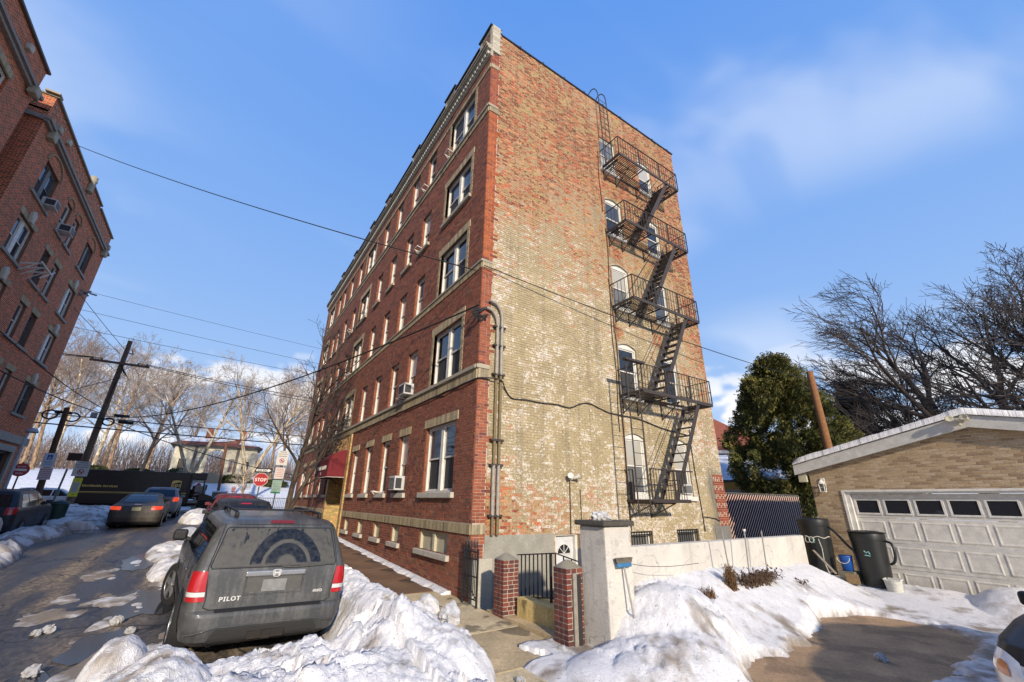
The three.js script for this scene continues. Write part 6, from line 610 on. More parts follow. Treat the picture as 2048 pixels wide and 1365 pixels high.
const SUV = { S: [[0.24, 0.82, 2.1, -2.1, 0.25, 0.35], [0.36, 0.88, 2.22, -2.24, 0.25, 0.4], [0.55, 0.905, 2.27, -2.28, 0.22, 0.45], [0.8, 0.905, 2.25, -2.24, 0.2, 0.5], [0.98, 0.895, 2.22, -2.1, 0.18, 0.5], [1.06, 0.875, 2.2, -1.6, 0.18, 0.5], [1.1, 0.86, 2.17, -1.2, 0.18, 0.4], [1.3, 0.79, 2.02, -0.85, 0.16, 0.3], [1.5, 0.71, 1.84, -0.5, 0.15, 0.25], [1.6, 0.65, 1.7, -0.25, 0.15, 0.2], [1.64, 0.5, 1.45, -0.05, 0.15, 0.15]], axles: [1.3, -1.32], R: 0.345, glass: [1.08, 1.5], side: [[-1.0, -0.05, -0.42, -0.08], [0.02, 0.95, 0.0, 0.9], [1.02, 1.75, 0.97, 1.5]], door: -0.02, mirror: -0.95, rearGlass: [0.68, 0.58, 1.12, 1.5], frontGlass: [0.7, 0.55, 1.14, 1.52], tail: [0.62, 0.88, 0.86, 1.1], plate: 0.82, brake: 1.53, rails: 1.6 };
const place = (c, x, z, ry = 0, y) => { c.position.set(x, y ?? roadY(z), z); c.rotation.order = 'YXZ'; c.rotation.y = ry; if (Math.abs(Math.sin(ry)) < 0.5) c.rotation.x = z > -24 && z < 0 ? 0.035 : 0; return c; };
place(genericCar('grey_sedan', 'grey brown sedan with lit red tail lamps waiting in the wet road', 'car', { ...SEDAN, lit: 1 }, paint(0.060, 0.052, 0.042, 0.25, 1)), -7.25, -19.9, 0);
place(genericCar('silver_hatchback', 'pale silver car stopped ahead of the grey brown sedan', 'car', { ...SUV, rails: 0, lit: 1 }, paint(0.24, 0.26, 0.28, 0.2, 2)), -7.0, -25.6, 0, 0.86);
place(genericCar('blue_grey_wagon', 'dark blue grey wagon parked in snow across the street', 'car', SUV, paint(0.012, 0.018, 0.028, 0.08, 3)), -10.86, -15.9, 0);
place(genericCar('white_car', 'white car cut by the frame behind the blue grey wagon', 'car', SEDAN, paint(0.62, 0.61, 0.58, 0.3, 4)), -10.75, -10.4, 0);
place(genericCar('black_hatchback', 'black hatchback parked just ahead of the grey sport utility car', 'car', { ...SUV, rails: 0 }, paint(0.012, 0.012, 0.014, 0.25, 5)), -3.72, -9.6, 0.03);
place(genericCar('red_car', 'dark red car parked ahead of the black hatchback', 'car', { ...SUV, rails: 0 }, paint(0.13, 0.012, 0.014, 0.3, 6)), -3.75, -15.2, 0.02);
place(genericCar('white_suv', 'white sport utility car parked along the cross street beside the brown truck', 'car', { ...SUV, rails: 0 }, paint(0.66, 0.66, 0.65, 0.15, 7)), -14.3, -38.0, -Math.PI / 2, 0.85);
place(genericCar('dark_sedan', 'dark sedan parked on the cross street behind the white sport utility car', 'car', SEDAN, paint(0.03, 0.03, 0.035, 0.15, 8)), -17.9, -41.2, -Math.PI / 2, 0.9);
place(genericCar('white_wagon', 'white car half hidden by signs at the far left of the cross street', 'car', { ...SUV, rails: 0 }, paint(0.66, 0.66, 0.66, 0.1, 9)), -20.3, -41.5, -Math.PI / 2, 0.9);
{ // the black car in the drive, mostly out of frame
  const c = place(genericCar('black_car', 'glossy black car standing in the drive with a clear round headlamp', 'car', SEDAN, paint(0.004, 0.004, 0.005, 0.0, 10)), 3.66, 8.1, Math.PI / 2 - 0.1, -0.04), sh = new Shell(SEDAN.S); const h = part(c, 'headlamp_lens', patch((x, y) => sh.front(x, y), [[0.56, 0.5], [0.88, 0.52], [0.87, 0.84], [0.66, 0.78]], 0.02, 0.2), phys(0.85, 0.85, 0.82, { roughness: 0.08, clearcoat: 1 })); part(c, 'indicator', patch((x, y) => sh.front(x, y), [[0.72, 0.66], [0.84, 0.67], [0.82, 0.76], [0.74, 0.74]], 0.026, 0.3), mAmber);
}
// ================================================================ the grey sport utility car in front
{
  const S = [[0.26, 0.86, 2.24, -2.2, 0.22, 0.35], [0.34, 0.95, 2.38, -2.34, 0.26, 0.4], [0.48, 0.985, 2.425, -2.4, 0.26, 0.42], [0.62, 0.995, 2.42, -2.4, 0.24, 0.42], [0.67, 0.99, 2.40, -2.39, 0.2, 0.42], [0.685, 0.985, 2.335, -2.38, 0.14, 0.42], [0.95, 0.995, 2.31, -2.36, 0.12, 0.42], [1.08, 0.985, 2.295, -2.25, 0.12, 0.42], [1.14, 0.975, 2.285, -1.8, 0.12, 0.42], [1.18, 0.965, 2.27, -1.3, 0.12, 0.4], [1.22, 0.955, 2.25, -1.2, 0.12, 0.35], [1.45, 0.885, 2.15, -0.9, 0.13, 0.3], [1.64, 0.815, 2.05, -0.58, 0.13, 0.25], [1.70, 0.785, 2.0, -0.42, 0.14, 0.22], [1.745, 0.735, 1.9, -0.28, 0.16, 0.2], [1.775, 0.6, 1.7, -0.1, 0.16, 0.2]];
  const spec = { axles: [1.42, -1.36], R: 0.37, tw: 0.25, spokes: 5 }, sh = new Shell(S), c = thing('grey_sport_utility_car', 'salt stained grey sport utility car parked tilted against the snow heap', 'car'), mP = paint(0.056, 0.057, 0.056, 0.45, 20); mP.clearcoat = 0.45; mP.clearcoatRoughness = 0.16; mP.roughness = 0.5; part(c, 'body', sh.geo(70), mP); arches(c, sh, spec); wheels(c, sh, spec, 0.32);
  const R = (x, y) => sh.rear(x, y), off = (f, d) => (a, b) => { const q = f(a, b); return [q[0], q[1], q[2] + d]; };
  // rear glass with the wiped arc in the dirt
  const gd = (u, v) => { const X = (u - 0.57) * 1.6, Y = (v + 0.02) * 0.47, r = Math.hypot(X, Y), n = fbm(u * 30, v * 12, 4, 950), st = fbm(u * 46, v * 4, 3, 955), e = 0.02 * (n - 0.5); const clean = Math.max(sm(0.50, 0.485, r + e) * sm(0.335, 0.355, r + e), sm(0.30, 0.285, r + e) * sm(0.12, 0.17, r + e)) * sm(0.02, 0.09, v + 0.1 * (n - 0.5)); const streak = sm(0.60, 0.68, st) * sm(0.35, 0.8, v) * 0.65; return clamp(1 - Math.max(clean * (0.62 + 0.9 * (n - 0.5)), streak)) * (0.72 + 0.5 * n); };
  const gMap = tex(768, 384, (u, v) => { const d = clamp(gd(u, v)); return [lerp(14, 74, d), lerp(16, 71, d), lerp(21, 65, d)]; }), gR = tex(384, 192, (u, v) => 255 * clamp(0.05 + 0.5 * gd(u, v)), false); part(c, 'rear_window', patch(R, [[-0.80, 1.17], [0.80, 1.17], [0.70, 1.635], [-0.70, 1.635]], 0.008, 0.035, 24, 14), phys(1, 1, 1, { map: gMap, roughness: 1, roughnessMap: gR, ior: 1.5 }));
  part(c, 'window_rubber', seam(off(R, 0.004), [[-0.815, 1.19], [-0.79, 1.16], [0.79, 1.16], [0.815, 1.19], [0.715, 1.63], [0.69, 1.65], [-0.69, 1.65], [-0.715, 1.63], [-0.815, 1.19]], 0.007), mTrim);
  part(c, 'tailgate_seam', seam(off(R, 0.002), [[-0.74, 1.69], [-0.84, 1.16], [-0.78, 0.82], [-0.79, 0.72], [-0.72, 0.69], [0.72, 0.69], [0.79, 0.72], [0.78, 0.82], [0.84, 1.16], [0.74, 1.69]], 0.006), mTrim); part(c, 'roof_seam', seam(off(R, 0.002), [[-0.72, 1.69], [0.72, 1.69]], 0.005), mTrim);
  for (const s of [-1, 1]) { const f = (t, y) => t < 0 ? sh.side(sh.at(y)[2] - sh.at(y)[4] + t, y, s) : R(s * (sh.at(y)[1] - sh.at(y)[4] + (1 - t) * sh.at(y)[4] * 0 + (sh.at(y)[4]) * Math.cos(t * Math.PI / 2)), y); const lamp = (y0, y1, m, n, x0 = 0.80) => { const g = gridGeo(16, 4, (u, v) => { const y = lerp(y0, y1, v), [, w, zr, , rr] = sh.at(y), xi = x0 + (y - 0.8) * 0.09; let q; if (u < 0.35) q = [s * lerp(xi, w - rr, u / 0.35), y, zr + 0.012]; else if (u < 0.75) { const a = (u - 0.35) / 0.4 * Math.PI / 2; q = [s * (w - rr + (rr + 0.012) * Math.sin(a)), y, zr - rr + (rr + 0.012) * Math.cos(a)]; } else q = [s * (w + 0.012), y, zr - rr - (u - 0.75) * 0.5 * (0.6 + (y - 0.75) * 0.4)]; return q; }, (q, u, v) => [u, v]); part(c, n, g, m); }; lamp(0.90, 1.135, mRed, 'tail_lamp'); lamp(0.845, 0.897, mLampW, 'reversing_lamp'); lamp(0.79, 0.842, mRed, 'rear_reflector'); }
  part(c, 'brake_light', patch(R, [[-0.17, 1.70], [0.17, 1.70], [0.165, 1.735], [-0.165, 1.735]], 0.014, 0.03, 8, 3), worn(0.30, 0.03, 0.04, 0.4, 2));
  // chrome bar, plate recess, emblem, lettering
  part(c, 'chrome_bar', new B().rbox(0, 1.085, 2.315, 0.78, 0.075, 0.05, 0.02, 3), worn(0.62, 0.61, 0.58, 0.3, 2, 0.001, { metalness: 0.7 })); const rc = new B(); rc.box(-0.36, 0.83, 2.30, 0.36, 0.845, 2.335); rc.box(-0.375, 0.83, 2.30, -0.36, 1.045, 2.335); rc.box(0.36, 0.83, 2.30, 0.375, 1.045, 2.335); part(c, 'plate_surround', rc, mP); part(c, 'plate_recess', new B().box(-0.358, 0.847, 2.30, 0.358, 1.045, 2.318), worn(0.13, 0.125, 0.11, 0.85, 2)); part(c, 'number_plate', new B().rbox(0, 0.935, 2.325, 0.31, 0.15, 0.01, 0.004, 1), worn(0.30, 0.295, 0.275, 0.8, 2));
  const em = new B(); em.prism([[-0.033, -0.03], [-0.018, -0.03], [-0.022, -0.006], [0.022, -0.006], [0.018, -0.03], [0.033, -0.03], [0.04, 0.032], [0.026, 0.032], [0.023, 0.008], [-0.023, 0.008], [-0.026, 0.032], [-0.04, 0.032]], 0.012, M4(0, 1.087, 2.34)); const fr = []; for (let i = 0; i <= 24; i++) { const a = i / 24 * Math.PI * 2, e = 4, cx = Math.sign(Math.cos(a)) * Math.pow(Math.abs(Math.cos(a)), 2 / e), cy = Math.sign(Math.sin(a)) * Math.pow(Math.abs(Math.sin(a)), 2 / e); fr.push([cx * (0.05 + 0.008 * cy), 1.087 + cy * 0.043, 2.346]); } em.tube(fr, 0.006, 5, false); part(c, 'emblem', em, mBadge);
  const t1 = textGeo('PILOT', 0.052, 0.01); t1.scale(1.25, 1, 1); part(c, 'lettering', t1, mBadge).position.set(-0.51, 0.805, 2.335); const t2 = textGeo('4WD', 0.036, 0.008); t2.scale(1.25, 1, 1); part(c, 'lettering', t2, mBadge).position.set(0.60, 0.83, 2.332);
  part(c, 'wiper', new B().tube([[0.06, 1.165, 2.29], [0.2, 1.15, 2.31], [0.45, 1.155, 2.31], [0.66, 1.165, 2.295]], [0.018, 0.012, 0.009, 0.006], 6).bar([0.3, 1.17, 2.31], [0.78, 1.175, 2.28], 0.012, 0.014), worn(0.10, 0.095, 0.085, 0.8, 3));
  part(c, 'bumper_step', patch(R, [[-0.66, 0.665], [0.66, 0.665], [0.66, 0.682], [-0.66, 0.682]], 0.012, 0, 10, 2), mTrim); part(c, 'bumper_lower', patch(R, [[-0.70, 0.30], [0.70, 0.30], [0.60, 0.485], [-0.60, 0.485]], 0.012, 0.03, 16, 6), worn(0.05, 0.048, 0.045, 0.85, 2)); part(c, 'bumper_crease', seam(off(R, 0.010), [[-0.92, 0.42], [-0.75, 0.47], [-0.60, 0.50], [0.60, 0.50], [0.75, 0.47], [0.92, 0.42]], 0.008), mP); const hi = new B(); hi.box(-0.05, 0.33, 2.40, 0.05, 0.43, 2.46); hi.box(-0.22, 0.335, 2.405, -0.052, 0.425, 2.445); hi.box(0.052, 0.335, 2.405, 0.22, 0.425, 2.445); part(c, 'tow_hitch', hi, worn(0.035, 0.026, 0.02, 0.9, 3)); for (const s of [-1, 1]) part(c, 'exhaust_pipe', new B().lathe([[0.03, 0], [0.042, 0], [0.042, 0.2], [0.03, 0.2]], 14, M4(s * 0.62, 0.31, 2.14, Math.PI / 2)), mTrim);
  for (const s of [-1, 1]) { const f = (z, y) => sh.side(z, y, s); for (const [z0, z1, a0, a1] of [[-1.05, -0.02, -0.5, -0.04], [0.04, 1.0, 0.02, 0.97], [1.08, 2.02, 1.05, 1.82]]) part(c, 'side_window', patch(f, [[z0, 1.18], [z1, 1.18], [a1, 1.62], [a0, 1.62]], 0.007, 0.04), mCarGlass); for (const z of [0.0, 1.02]) part(c, 'door_seam', seam((q, y) => { const p = f(q, y); return [p[0] + s * 0.002, p[1], p[2]]; }, [[z, 1.17], [z + 0.03, 0.4]], 0.006), mTrim); for (const z of [0.22, 1.2]) part(c, 'door_handle', new B().rbox(f(z, 1.0)[0] + s * 0.025, 1.02, z, 0.035, 0.035, 0.2, 0.015, 2), mP); const mp = f(-0.95, 1.2); part(c, 'mirror', new B().rbox(mp[0] + s * 0.16, 1.27, -0.95, 0.22, 0.19, 0.13, 0.05, 3).bar([mp[0], 1.2, -0.95], [mp[0] + s * 0.1, 1.23, -0.95], 0.06, 0.05), mTrim); part(c, 'side_moulding', patch(f, [[-0.95, 0.55], [0.98, 0.55], [0.98, 0.64], [-0.95, 0.64]], 0.014, 0.01, 10, 3), mTrim); part(c, 'sill_trim', patch(f, [[-0.92, 0.28], [0.98, 0.28], [0.98, 0.38], [-0.92, 0.38]], 0.012, 0, 10, 3), mTrim); part(c, 'roof_rail', new B().tube([[s * 0.60, 1.77, 1.72], [s * 0.60, 1.84, 1.6], [s * 0.60, 1.85, 0.4], [s * 0.60, 1.83, -0.15], [s * 0.58, 1.77, -0.25]], 0.02, 8).rbox(s * 0.60, 1.80, 1.66, 0.05, 0.08, 0.12, 0.02, 2).rbox(s * 0.60, 1.80, 0.5, 0.05, 0.08, 0.1, 0.02, 2), mTrim); part(c, 'fuel_flap_seam', new B().tube([[f(1.62, 1.12)[0] + s * 0.003, 1.12, 1.62], [f(1.62, 0.98)[0] + s * 0.003, 0.98, 1.62], [f(1.78, 0.98)[0] + s * 0.003, 0.98, 1.78], [f(1.78, 1.12)[0] + s * 0.003, 1.12, 1.78], [f(1.62, 1.12)[0] + s * 0.003, 1.12, 1.62]], 0.004, 4), mTrim); part(c, 'headlamp', patch((x, y) => sh.front(x, y), [[s * 0.55, 0.72], [s * 0.9, 0.74], [s * 0.9, 0.95], [s * 0.55, 0.92]], 0.01, 0.1), mLampW); }
  part(c, 'windshield', patch((x, y) => sh.front(x, y), [[-0.72, 1.24], [0.72, 1.24], [0.6, 1.64], [-0.6, 1.64]], 0.007, 0.04, 14, 8), mCarGlass); part(c, 'grille', patch((x, y) => sh.front(x, y), [[-0.5, 0.7], [0.5, 0.7], [0.52, 0.95], [-0.52, 0.95]], 0.01, 0.03), mTrim); part(c, 'cross_bar', new B().tube([[-0.6, 1.85, 1.05], [0.6, 1.85, 1.05]], 0.016, 6), mTrim);
  c.position.set(-3.81, 0.0, -1.46); c.rotation.order = 'YXZ'; c.rotation.set(0.035, 0.07, -0.03);
}
// ================================================================ brown delivery truck crossing at the top of the street
{
  const t = thing('delivery_truck', 'dark brown delivery step van crossing at the top of the street', 'truck'), mB = paint(0.034, 0.021, 0.013, 0.06, 30), mGold = std(0.85, 0.56, 0.15, 0.5), L0 = -5.1, L1 = 1.5, y0 = 0.62, y1 = 2.95, zf = 1.12; // length along x, cab at +x
  part(t, 'cargo_box', new B().rbox((L0 + L1) / 2, (y0 + y1) / 2, 0, L1 - L0, y1 - y0, zf * 2, 0.05, 2), mB); part(t, 'cab', new B().rbox(2.02, 2.72, 0, 1.05, 0.5, zf * 2 - 0.02, 0.06, 2).rbox(2.0, 0.75, 0, 0.98, 0.3, zf * 2 - 0.1, 0.03, 2).rbox(1.56, 1.7, 0, 0.12, 2.0, zf * 2 - 0.04, 0.02, 1), mB); for (const s of [-1, 1]) { part(t, 'cab_pillar', new B().bar([2.5, 1.35, s * 1.05], [2.42, 2.6, s * 1.05], 0.08, 0.08), mB); part(t, 'door_step', new B().box(1.66, 0.45, s > 0 ? 0.6 : -1.12, 2.3, 0.5, s > 0 ? 1.14 : -0.6).box(1.66, 0.7, s > 0 ? 0.85 : -1.1, 2.3, 0.9, s > 0 ? 1.11 : -0.86), worn(0.34, 0.31, 0.26, 0.6, 2)); part(t, 'mirror', new B().rbox(2.66, 1.9, s * 1.25, 0.06, 0.42, 0.2, 0.02, 2).bar([2.5, 2.1, s * 1.05], [2.66, 2.0, s * 1.22], 0.03, 0.03), mTrim); part(t, 'headlamp', new B().rbox(3.28, 0.95, s * 0.75, 0.06, 0.18, 0.26, 0.03, 2), mLampW); }
  part(t, 'windshield', new B().quad([2.52, 1.38, -1.0], [2.52, 1.38, 1.0], [2.46, 2.48, 1.0], [2.46, 2.48, -1.0]), phys(0.9, 0.95, 0.95, { transmission: 1, roughness: 0.03, thickness: 0 })); part(t, 'hood', new B().prism([[2.3, 0.6], [3.26, 0.6], [3.3, 1.0], [3.1, 1.22], [2.54, 1.4], [2.3, 1.4]], 1.9, M4(0, 0, -0.95), 0.03), mB); part(t, 'bumper', new B().rbox(3.36, 0.55, 0, 0.14, 0.22, 2.1, 0.03, 2), mTrim); for (const s of [-1, 1]) { const fg = []; for (let i = 0; i <= 14; i++) { const a = i / 14 * Math.PI; fg.push([2.72 + 0.52 * Math.cos(a), 0.42 + 0.52 * Math.sin(a), s * 1.0]); } part(t, 'fender', new B().tube(fg, 0.09, 6), mB); }
  const wz = (x, s) => { const w = wheelParts(t, 0.42, 0.26, 6, mTrim); w.rotation.y = s > 0 ? -Math.PI / 2 : Math.PI / 2; w.position.set(x, 0.42, s * 0.98); }; for (const s of [-1, 1]) { wz(2.72, s); wz(-3.3, s); } part(t, 'chassis', new B().box(-5.0, 0.42, -0.5, 3.2, 0.6, 0.5), mTrim); part(t, 'rear_bumper', new B().rbox(-5.2, 0.52, 0, 0.16, 0.14, 2.1, 0.02, 1), mTrim); const st1 = part(t, 'stripe', new B().box(L0 + 0.05, 1.40, zf + 0.001, L1 - 0.05, 1.435, zf + 0.005), mGold); part(t, 'stripe', new B().box(L0 + 0.05, 1.34, zf + 0.001, L1 - 0.05, 1.355, zf + 0.005), mGold); part(t, 'rub_rail', new B().box(L0 + 0.03, 0.78, zf, L1 - 0.03, 0.84, zf + 0.02), mB);
  const tg = textGeo('Worldwide Services', 0.15, 0.004); part(t, 'lettering', tg, mGold).position.set(-3.75, 1.83, zf + 0.003);
  const shl = new THREE.Shape(); shl.moveTo(-0.3, 0.34); shl.quadraticCurveTo(0, 0.47, 0.3, 0.34); shl.lineTo(0.3, -0.12); shl.quadraticCurveTo(0.24, -0.34, 0, -0.46); shl.quadraticCurveTo(-0.24, -0.34, -0.3, -0.12); shl.lineTo(-0.3, 0.34); const sg = new THREE.ExtrudeGeometry(shl, { depth: 0.006, bevelEnabled: false }); part(t, 'shield', sg, mGold).position.set(0.68, 1.95, zf + 0.002); const sg2 = sg.clone(); sg2.scale(0.88, 0.9, 1); part(t, 'shield_field', sg2, mB).position.set(0.68, 1.93, zf + 0.005); const cap = new THREE.Shape(); cap.moveTo(-0.28, 0.12); cap.quadraticCurveTo(0.1, 0.3, 0.28, 0.26); cap.lineTo(0.28, 0.33); cap.quadraticCurveTo(0, 0.44, -0.28, 0.33); part(t, 'shield_band', new THREE.ExtrudeGeometry(cap, { depth: 0.006, bevelEnabled: false }), mGold).position.set(0.68, 1.95, zf + 0.009); part(t, 'shield_lettering', textGeo('ups', 0.26, 0.006), mGold).position.set(0.68, 1.93, zf + 0.012);
  part(t, 'seat', new B().rbox(1.8, 1.05, 0.45, 0.45, 0.12, 0.45, 0.04, 2).rbox(1.62, 1.4, 0.45, 0.1, 0.65, 0.42, 0.04, 2), mTrim); part(t, 'steering_wheel', (() => { const P = []; for (let i = 0; i <= 20; i++) { const a = i / 20 * Math.PI * 2; P.push([2.25 + 0.1 * Math.sin(a), 1.45 + 0.16 * Math.sin(a), 0.45 + 0.19 * Math.cos(a)]); } return new B().tube(P, 0.015, 6, false); })(), mTrim);
  t.position.set(-7.75, 0.84, -36.3);
  // the driver at the wheel
  const bones = [[[0, 0.0, 0], [0.02, 0.42, 0], 0.15, 0.16], [[0.02, 0.42, 0], [0.03, 0.56, 0], 0.1, 0.06], [[0.04, 0.66, 0], [0.05, 0.72, 0], 0.1, 0.095], [[0.02, 0.43, 0.19], [0.2, 0.24, 0.24], 0.06, 0.05], [[0.2, 0.24, 0.24], [0.42, 0.33, 0.16], 0.048, 0.036], [[0.02, 0.43, -0.19], [0.2, 0.24, -0.24], 0.06, 0.05], [[0.2, 0.24, -0.24], [0.42, 0.33, -0.16], 0.048, 0.036], [[0, 0.0, 0.1], [0.42, 0.03, 0.13], 0.085, 0.065], [[0.42, 0.03, 0.13], [0.46, -0.4, 0.13], 0.06, 0.045], [[0, 0.0, -0.1], [0.42, 0.03, -0.13], 0.085, 0.065], [[0.42, 0.03, -0.13], [0.46, -0.4, -0.13], 0.06, 0.045], [[0.46, -0.42, 0.13], [0.58, -0.44, 0.13], 0.04, 0.035], [[0.46, -0.42, -0.13], [0.58, -0.44, -0.13], 0.04, 0.035], [[0.02, 0.42, 0.17], [0.02, 0.42, -0.17], 0.085, 0.085]];
  const N = 56, mc = new MarchingCubes(N, mDark, false, false, 60000), S = 0.75, C0 = [0.15, 0.15, 0]; mc.isolation = 0; for (let k = 0; k < N; k++) for (let j = 0; j < N; j++) for (let i = 0; i < N; i++) { const p = [i, j, k].map((q, a) => C0[a] + ((q - N / 2) / (N / 2)) * S); let d = 9; for (const [a, b, r0, r1] of bones) { const ab = [0, 1, 2].map(q => b[q] - a[q]), ap = [0, 1, 2].map(q => p[q] - a[q]), h = clamp((ap[0] * ab[0] + ap[1] * ab[1] + ap[2] * ab[2]) / (ab[0] ** 2 + ab[1] ** 2 + ab[2] ** 2)), e = Math.hypot(ap[0] - ab[0] * h, ap[1] - ab[1] * h, ap[2] - ab[2] * h) - lerp(r0, r1, h), m = Math.max(0, 0.05 - Math.abs(d - e)) / 0.05; d = Math.min(d, e) - m * m * 0.0125; } mc.field[i + j * N + k * N * N] = -d; }
  mc.update(); const pg = new THREE.BufferGeometry(); pg.setAttribute('position', new THREE.BufferAttribute(mc.positionArray.slice(0, mc.count * 3), 3)); pg.setAttribute('normal', new THREE.BufferAttribute(mc.normalArray.slice(0, mc.count * 3), 3)); pg.scale(S, S, S); pg.translate(...C0); const pr = thing('person', 'driver in dark brown work clothes seated at the wheel of the truck', 'person'); part(pr, 'body', pg, std(0.03, 0.02, 0.014, 0.9)); part(pr, 'cap', new B().lathe([[0, 0.1], [0.07, 0.085], [0.108, 0.02], [0.108, 0.0], [0, 0.0]], 14, M4(0.045, 0.72, 0)).rbox(0.14, 0.73, 0, 0.1, 0.015, 0.14, 0.006, 1), std(0.025, 0.016, 0.01, 0.9)); part(pr, 'face', new B().geom(new THREE.SphereGeometry(0.088, 12, 10), M4(0.064, 0.665, 0, 0, 0, 0, [1, 1.15, 0.9])), std(0.30, 0.18, 0.12, 0.7)); pr.position.set(-7.75 + 1.78, 0.84 + 1.2, -36.3 + 0.45);
}
// ================================================================ trees
function growTree(o) {
  const rr = mulberry(o.seed), tr = new B(), cr = new B(); const up = o.up ?? 0.25;
  const grow = (p, d, len, r, lv) => {
    const n = lv === 0 ? 9 : lv === 1 ? 7 : lv === 2 ? 5 : lv === 3 ? 3 : 2, P = [p.slice()], Rr = [r]; let dir = d.slice(), q = p.slice(); const wob = [o.wob0 ?? 0.06, 0.22, 0.30, 0.36][Math.min(lv, 3)], end = lv === 0 ? (o.tip ?? 0.32) : 0.22;
    for (let i = 1; i <= n; i++) { dir = [dir[0] + (rr() - 0.5) * wob * 2, dir[1] + (rr() - 0.5) * wob * 1.4 + up * 0.12 * (lv > 0 ? 1 : 0.4), dir[2] + (rr() - 0.5) * wob * 2]; const l = Math.hypot(...dir); dir = dir.map(v => v / l); q = [q[0] + dir[0] * len / n, q[1] + dir[1] * len / n, q[2] + dir[2] * len / n]; P.push(q.slice()); Rr.push(Math.max(o.min ?? 0.010, r * lerp(1, end, i / n))); }
    (lv < 1 ? tr : cr).tube(P, Rr, lv === 0 ? 9 : lv === 1 ? 5 : 3, lv < 2);
    if (lv >= o.levels) return; const cnt = o.kids[lv], s0 = lv === 0 ? o.first : 0.22;
    for (let k = 0; k < cnt; k++) { const t = lerp(s0, 0.98, (k + 0.3 + 0.5 * rr()) / cnt), f = t * n, i = Math.min(n - 1, Math.floor(f)), g = f - i, b = [0, 1, 2].map(a => lerp(P[i][a], P[i + 1][a], g)), br = lerp(Rr[i], Rr[i + 1], g), dd = [0, 1, 2].map(a => P[i + 1][a] - P[i][a]), L = Math.hypot(...dd); const ax = dd.map(v => v / L); let ang = lv === 0 ? lerp(o.a0 ?? 1.0, o.a1 ?? 0.5, t) : 0.45 + 0.5 * rr(); const phi = (lv === 0 ? k * 2.4 + rr() : rr() * 6.283); let u = Math.abs(ax[1]) < 0.9 ? [0, 1, 0] : [1, 0, 0]; let w = [ax[1] * u[2] - ax[2] * u[1], ax[2] * u[0] - ax[0] * u[2], ax[0] * u[1] - ax[1] * u[0]]; const wl = Math.hypot(...w); w = w.map(v => v / wl); u = [w[1] * ax[2] - w[2] * ax[1], w[2] * ax[0] - w[0] * ax[2], w[0] * ax[1] - w[1] * ax[0]]; const c = Math.cos(ang), s = Math.sin(ang), nd = [0, 1, 2].map(a => ax[a] * c + (u[a] * Math.cos(phi) + w[a] * Math.sin(phi)) * s); if (o.bias) { nd[0] += o.bias[0] * 0.4; nd[1] += o.bias[1] * 0.4; nd[2] += o.bias[2] * 0.4; } const cl = len * (lv === 0 ? lerp(o.l0 ?? 0.62, o.l1 ?? 0.3, (t - s0) / (1 - s0)) : lerp(0.62, 0.34, t)) * (0.75 + 0.5 * rr()); grow(b, nd, cl, Math.max(o.min ?? 0.010, Math.min(br * 0.72, r * (lv === 0 ? 0.5 : 0.55))), lv + 1); }
  };
  for (const s of o.stems ?? [[0, 0, 0, 0, 1, 0, 1]]) grow([s[0], s[1], s[2]], [s[3], s[4], s[5]], o.h * s[6], o.r * (0.6 + 0.4 * s[6]), 0);
  return { trunk: tr.geo(), crown: cr.geo() };
}
const barkTex = (a, b, s) => tex(256, 512, (u, v) => { const n = fbm(u * 8, v * 5, 4, s, 8, 5), f = fbm(u * 40, v * 12, 3, s + 4, 40, 12), k = sm(0.42, 0.58, n); return [lerp(a[0], b[0], k) * (0.7 + 0.6 * f), lerp(a[1], b[1], k) * (0.7 + 0.6 * f), lerp(a[2], b[2], k) * (0.7 + 0.6 * f)]; });
const bark = (a, b, s) => std(1, 1, 1, 0.95, { map: rp(barkTex(a, b, s), 1.2, 0.5), bumpMap: rp(grainBump, 3, 1), bumpScale: 0.03 });
const mPlane = bark([150, 128, 100], [206, 192, 164], 1001), mBrown = bark([122, 100, 78], [164, 136, 106], 1011), mTwig = std(0.27, 0.20, 0.15, 0.95), mTwigP = std(0.42, 0.345, 0.27, 0.95), mDarkBark = bark([66, 56, 48], [92, 78, 66], 1021), mTwigD = std(0.062, 0.048, 0.040, 0.95);
function addTree(name, label, o, x, y, z, m, mt, group) { const g = o.geoms ?? growTree(o), t = thing(name, label, 'tree', group); part(t, 'trunk', g.trunk, m); part(t, 'crown', g.crown, mt, {}); t.position.set(x, y, z); if (o.ry) t.rotation.y = o.ry; return t; }
const hillY = (x, z) => roadY(z) - 0.06 + sm(-43.5, -62, z) * (3.9 - 1.6 * sm(0, 12, x)) + sm(-62, -130, z) * 3;
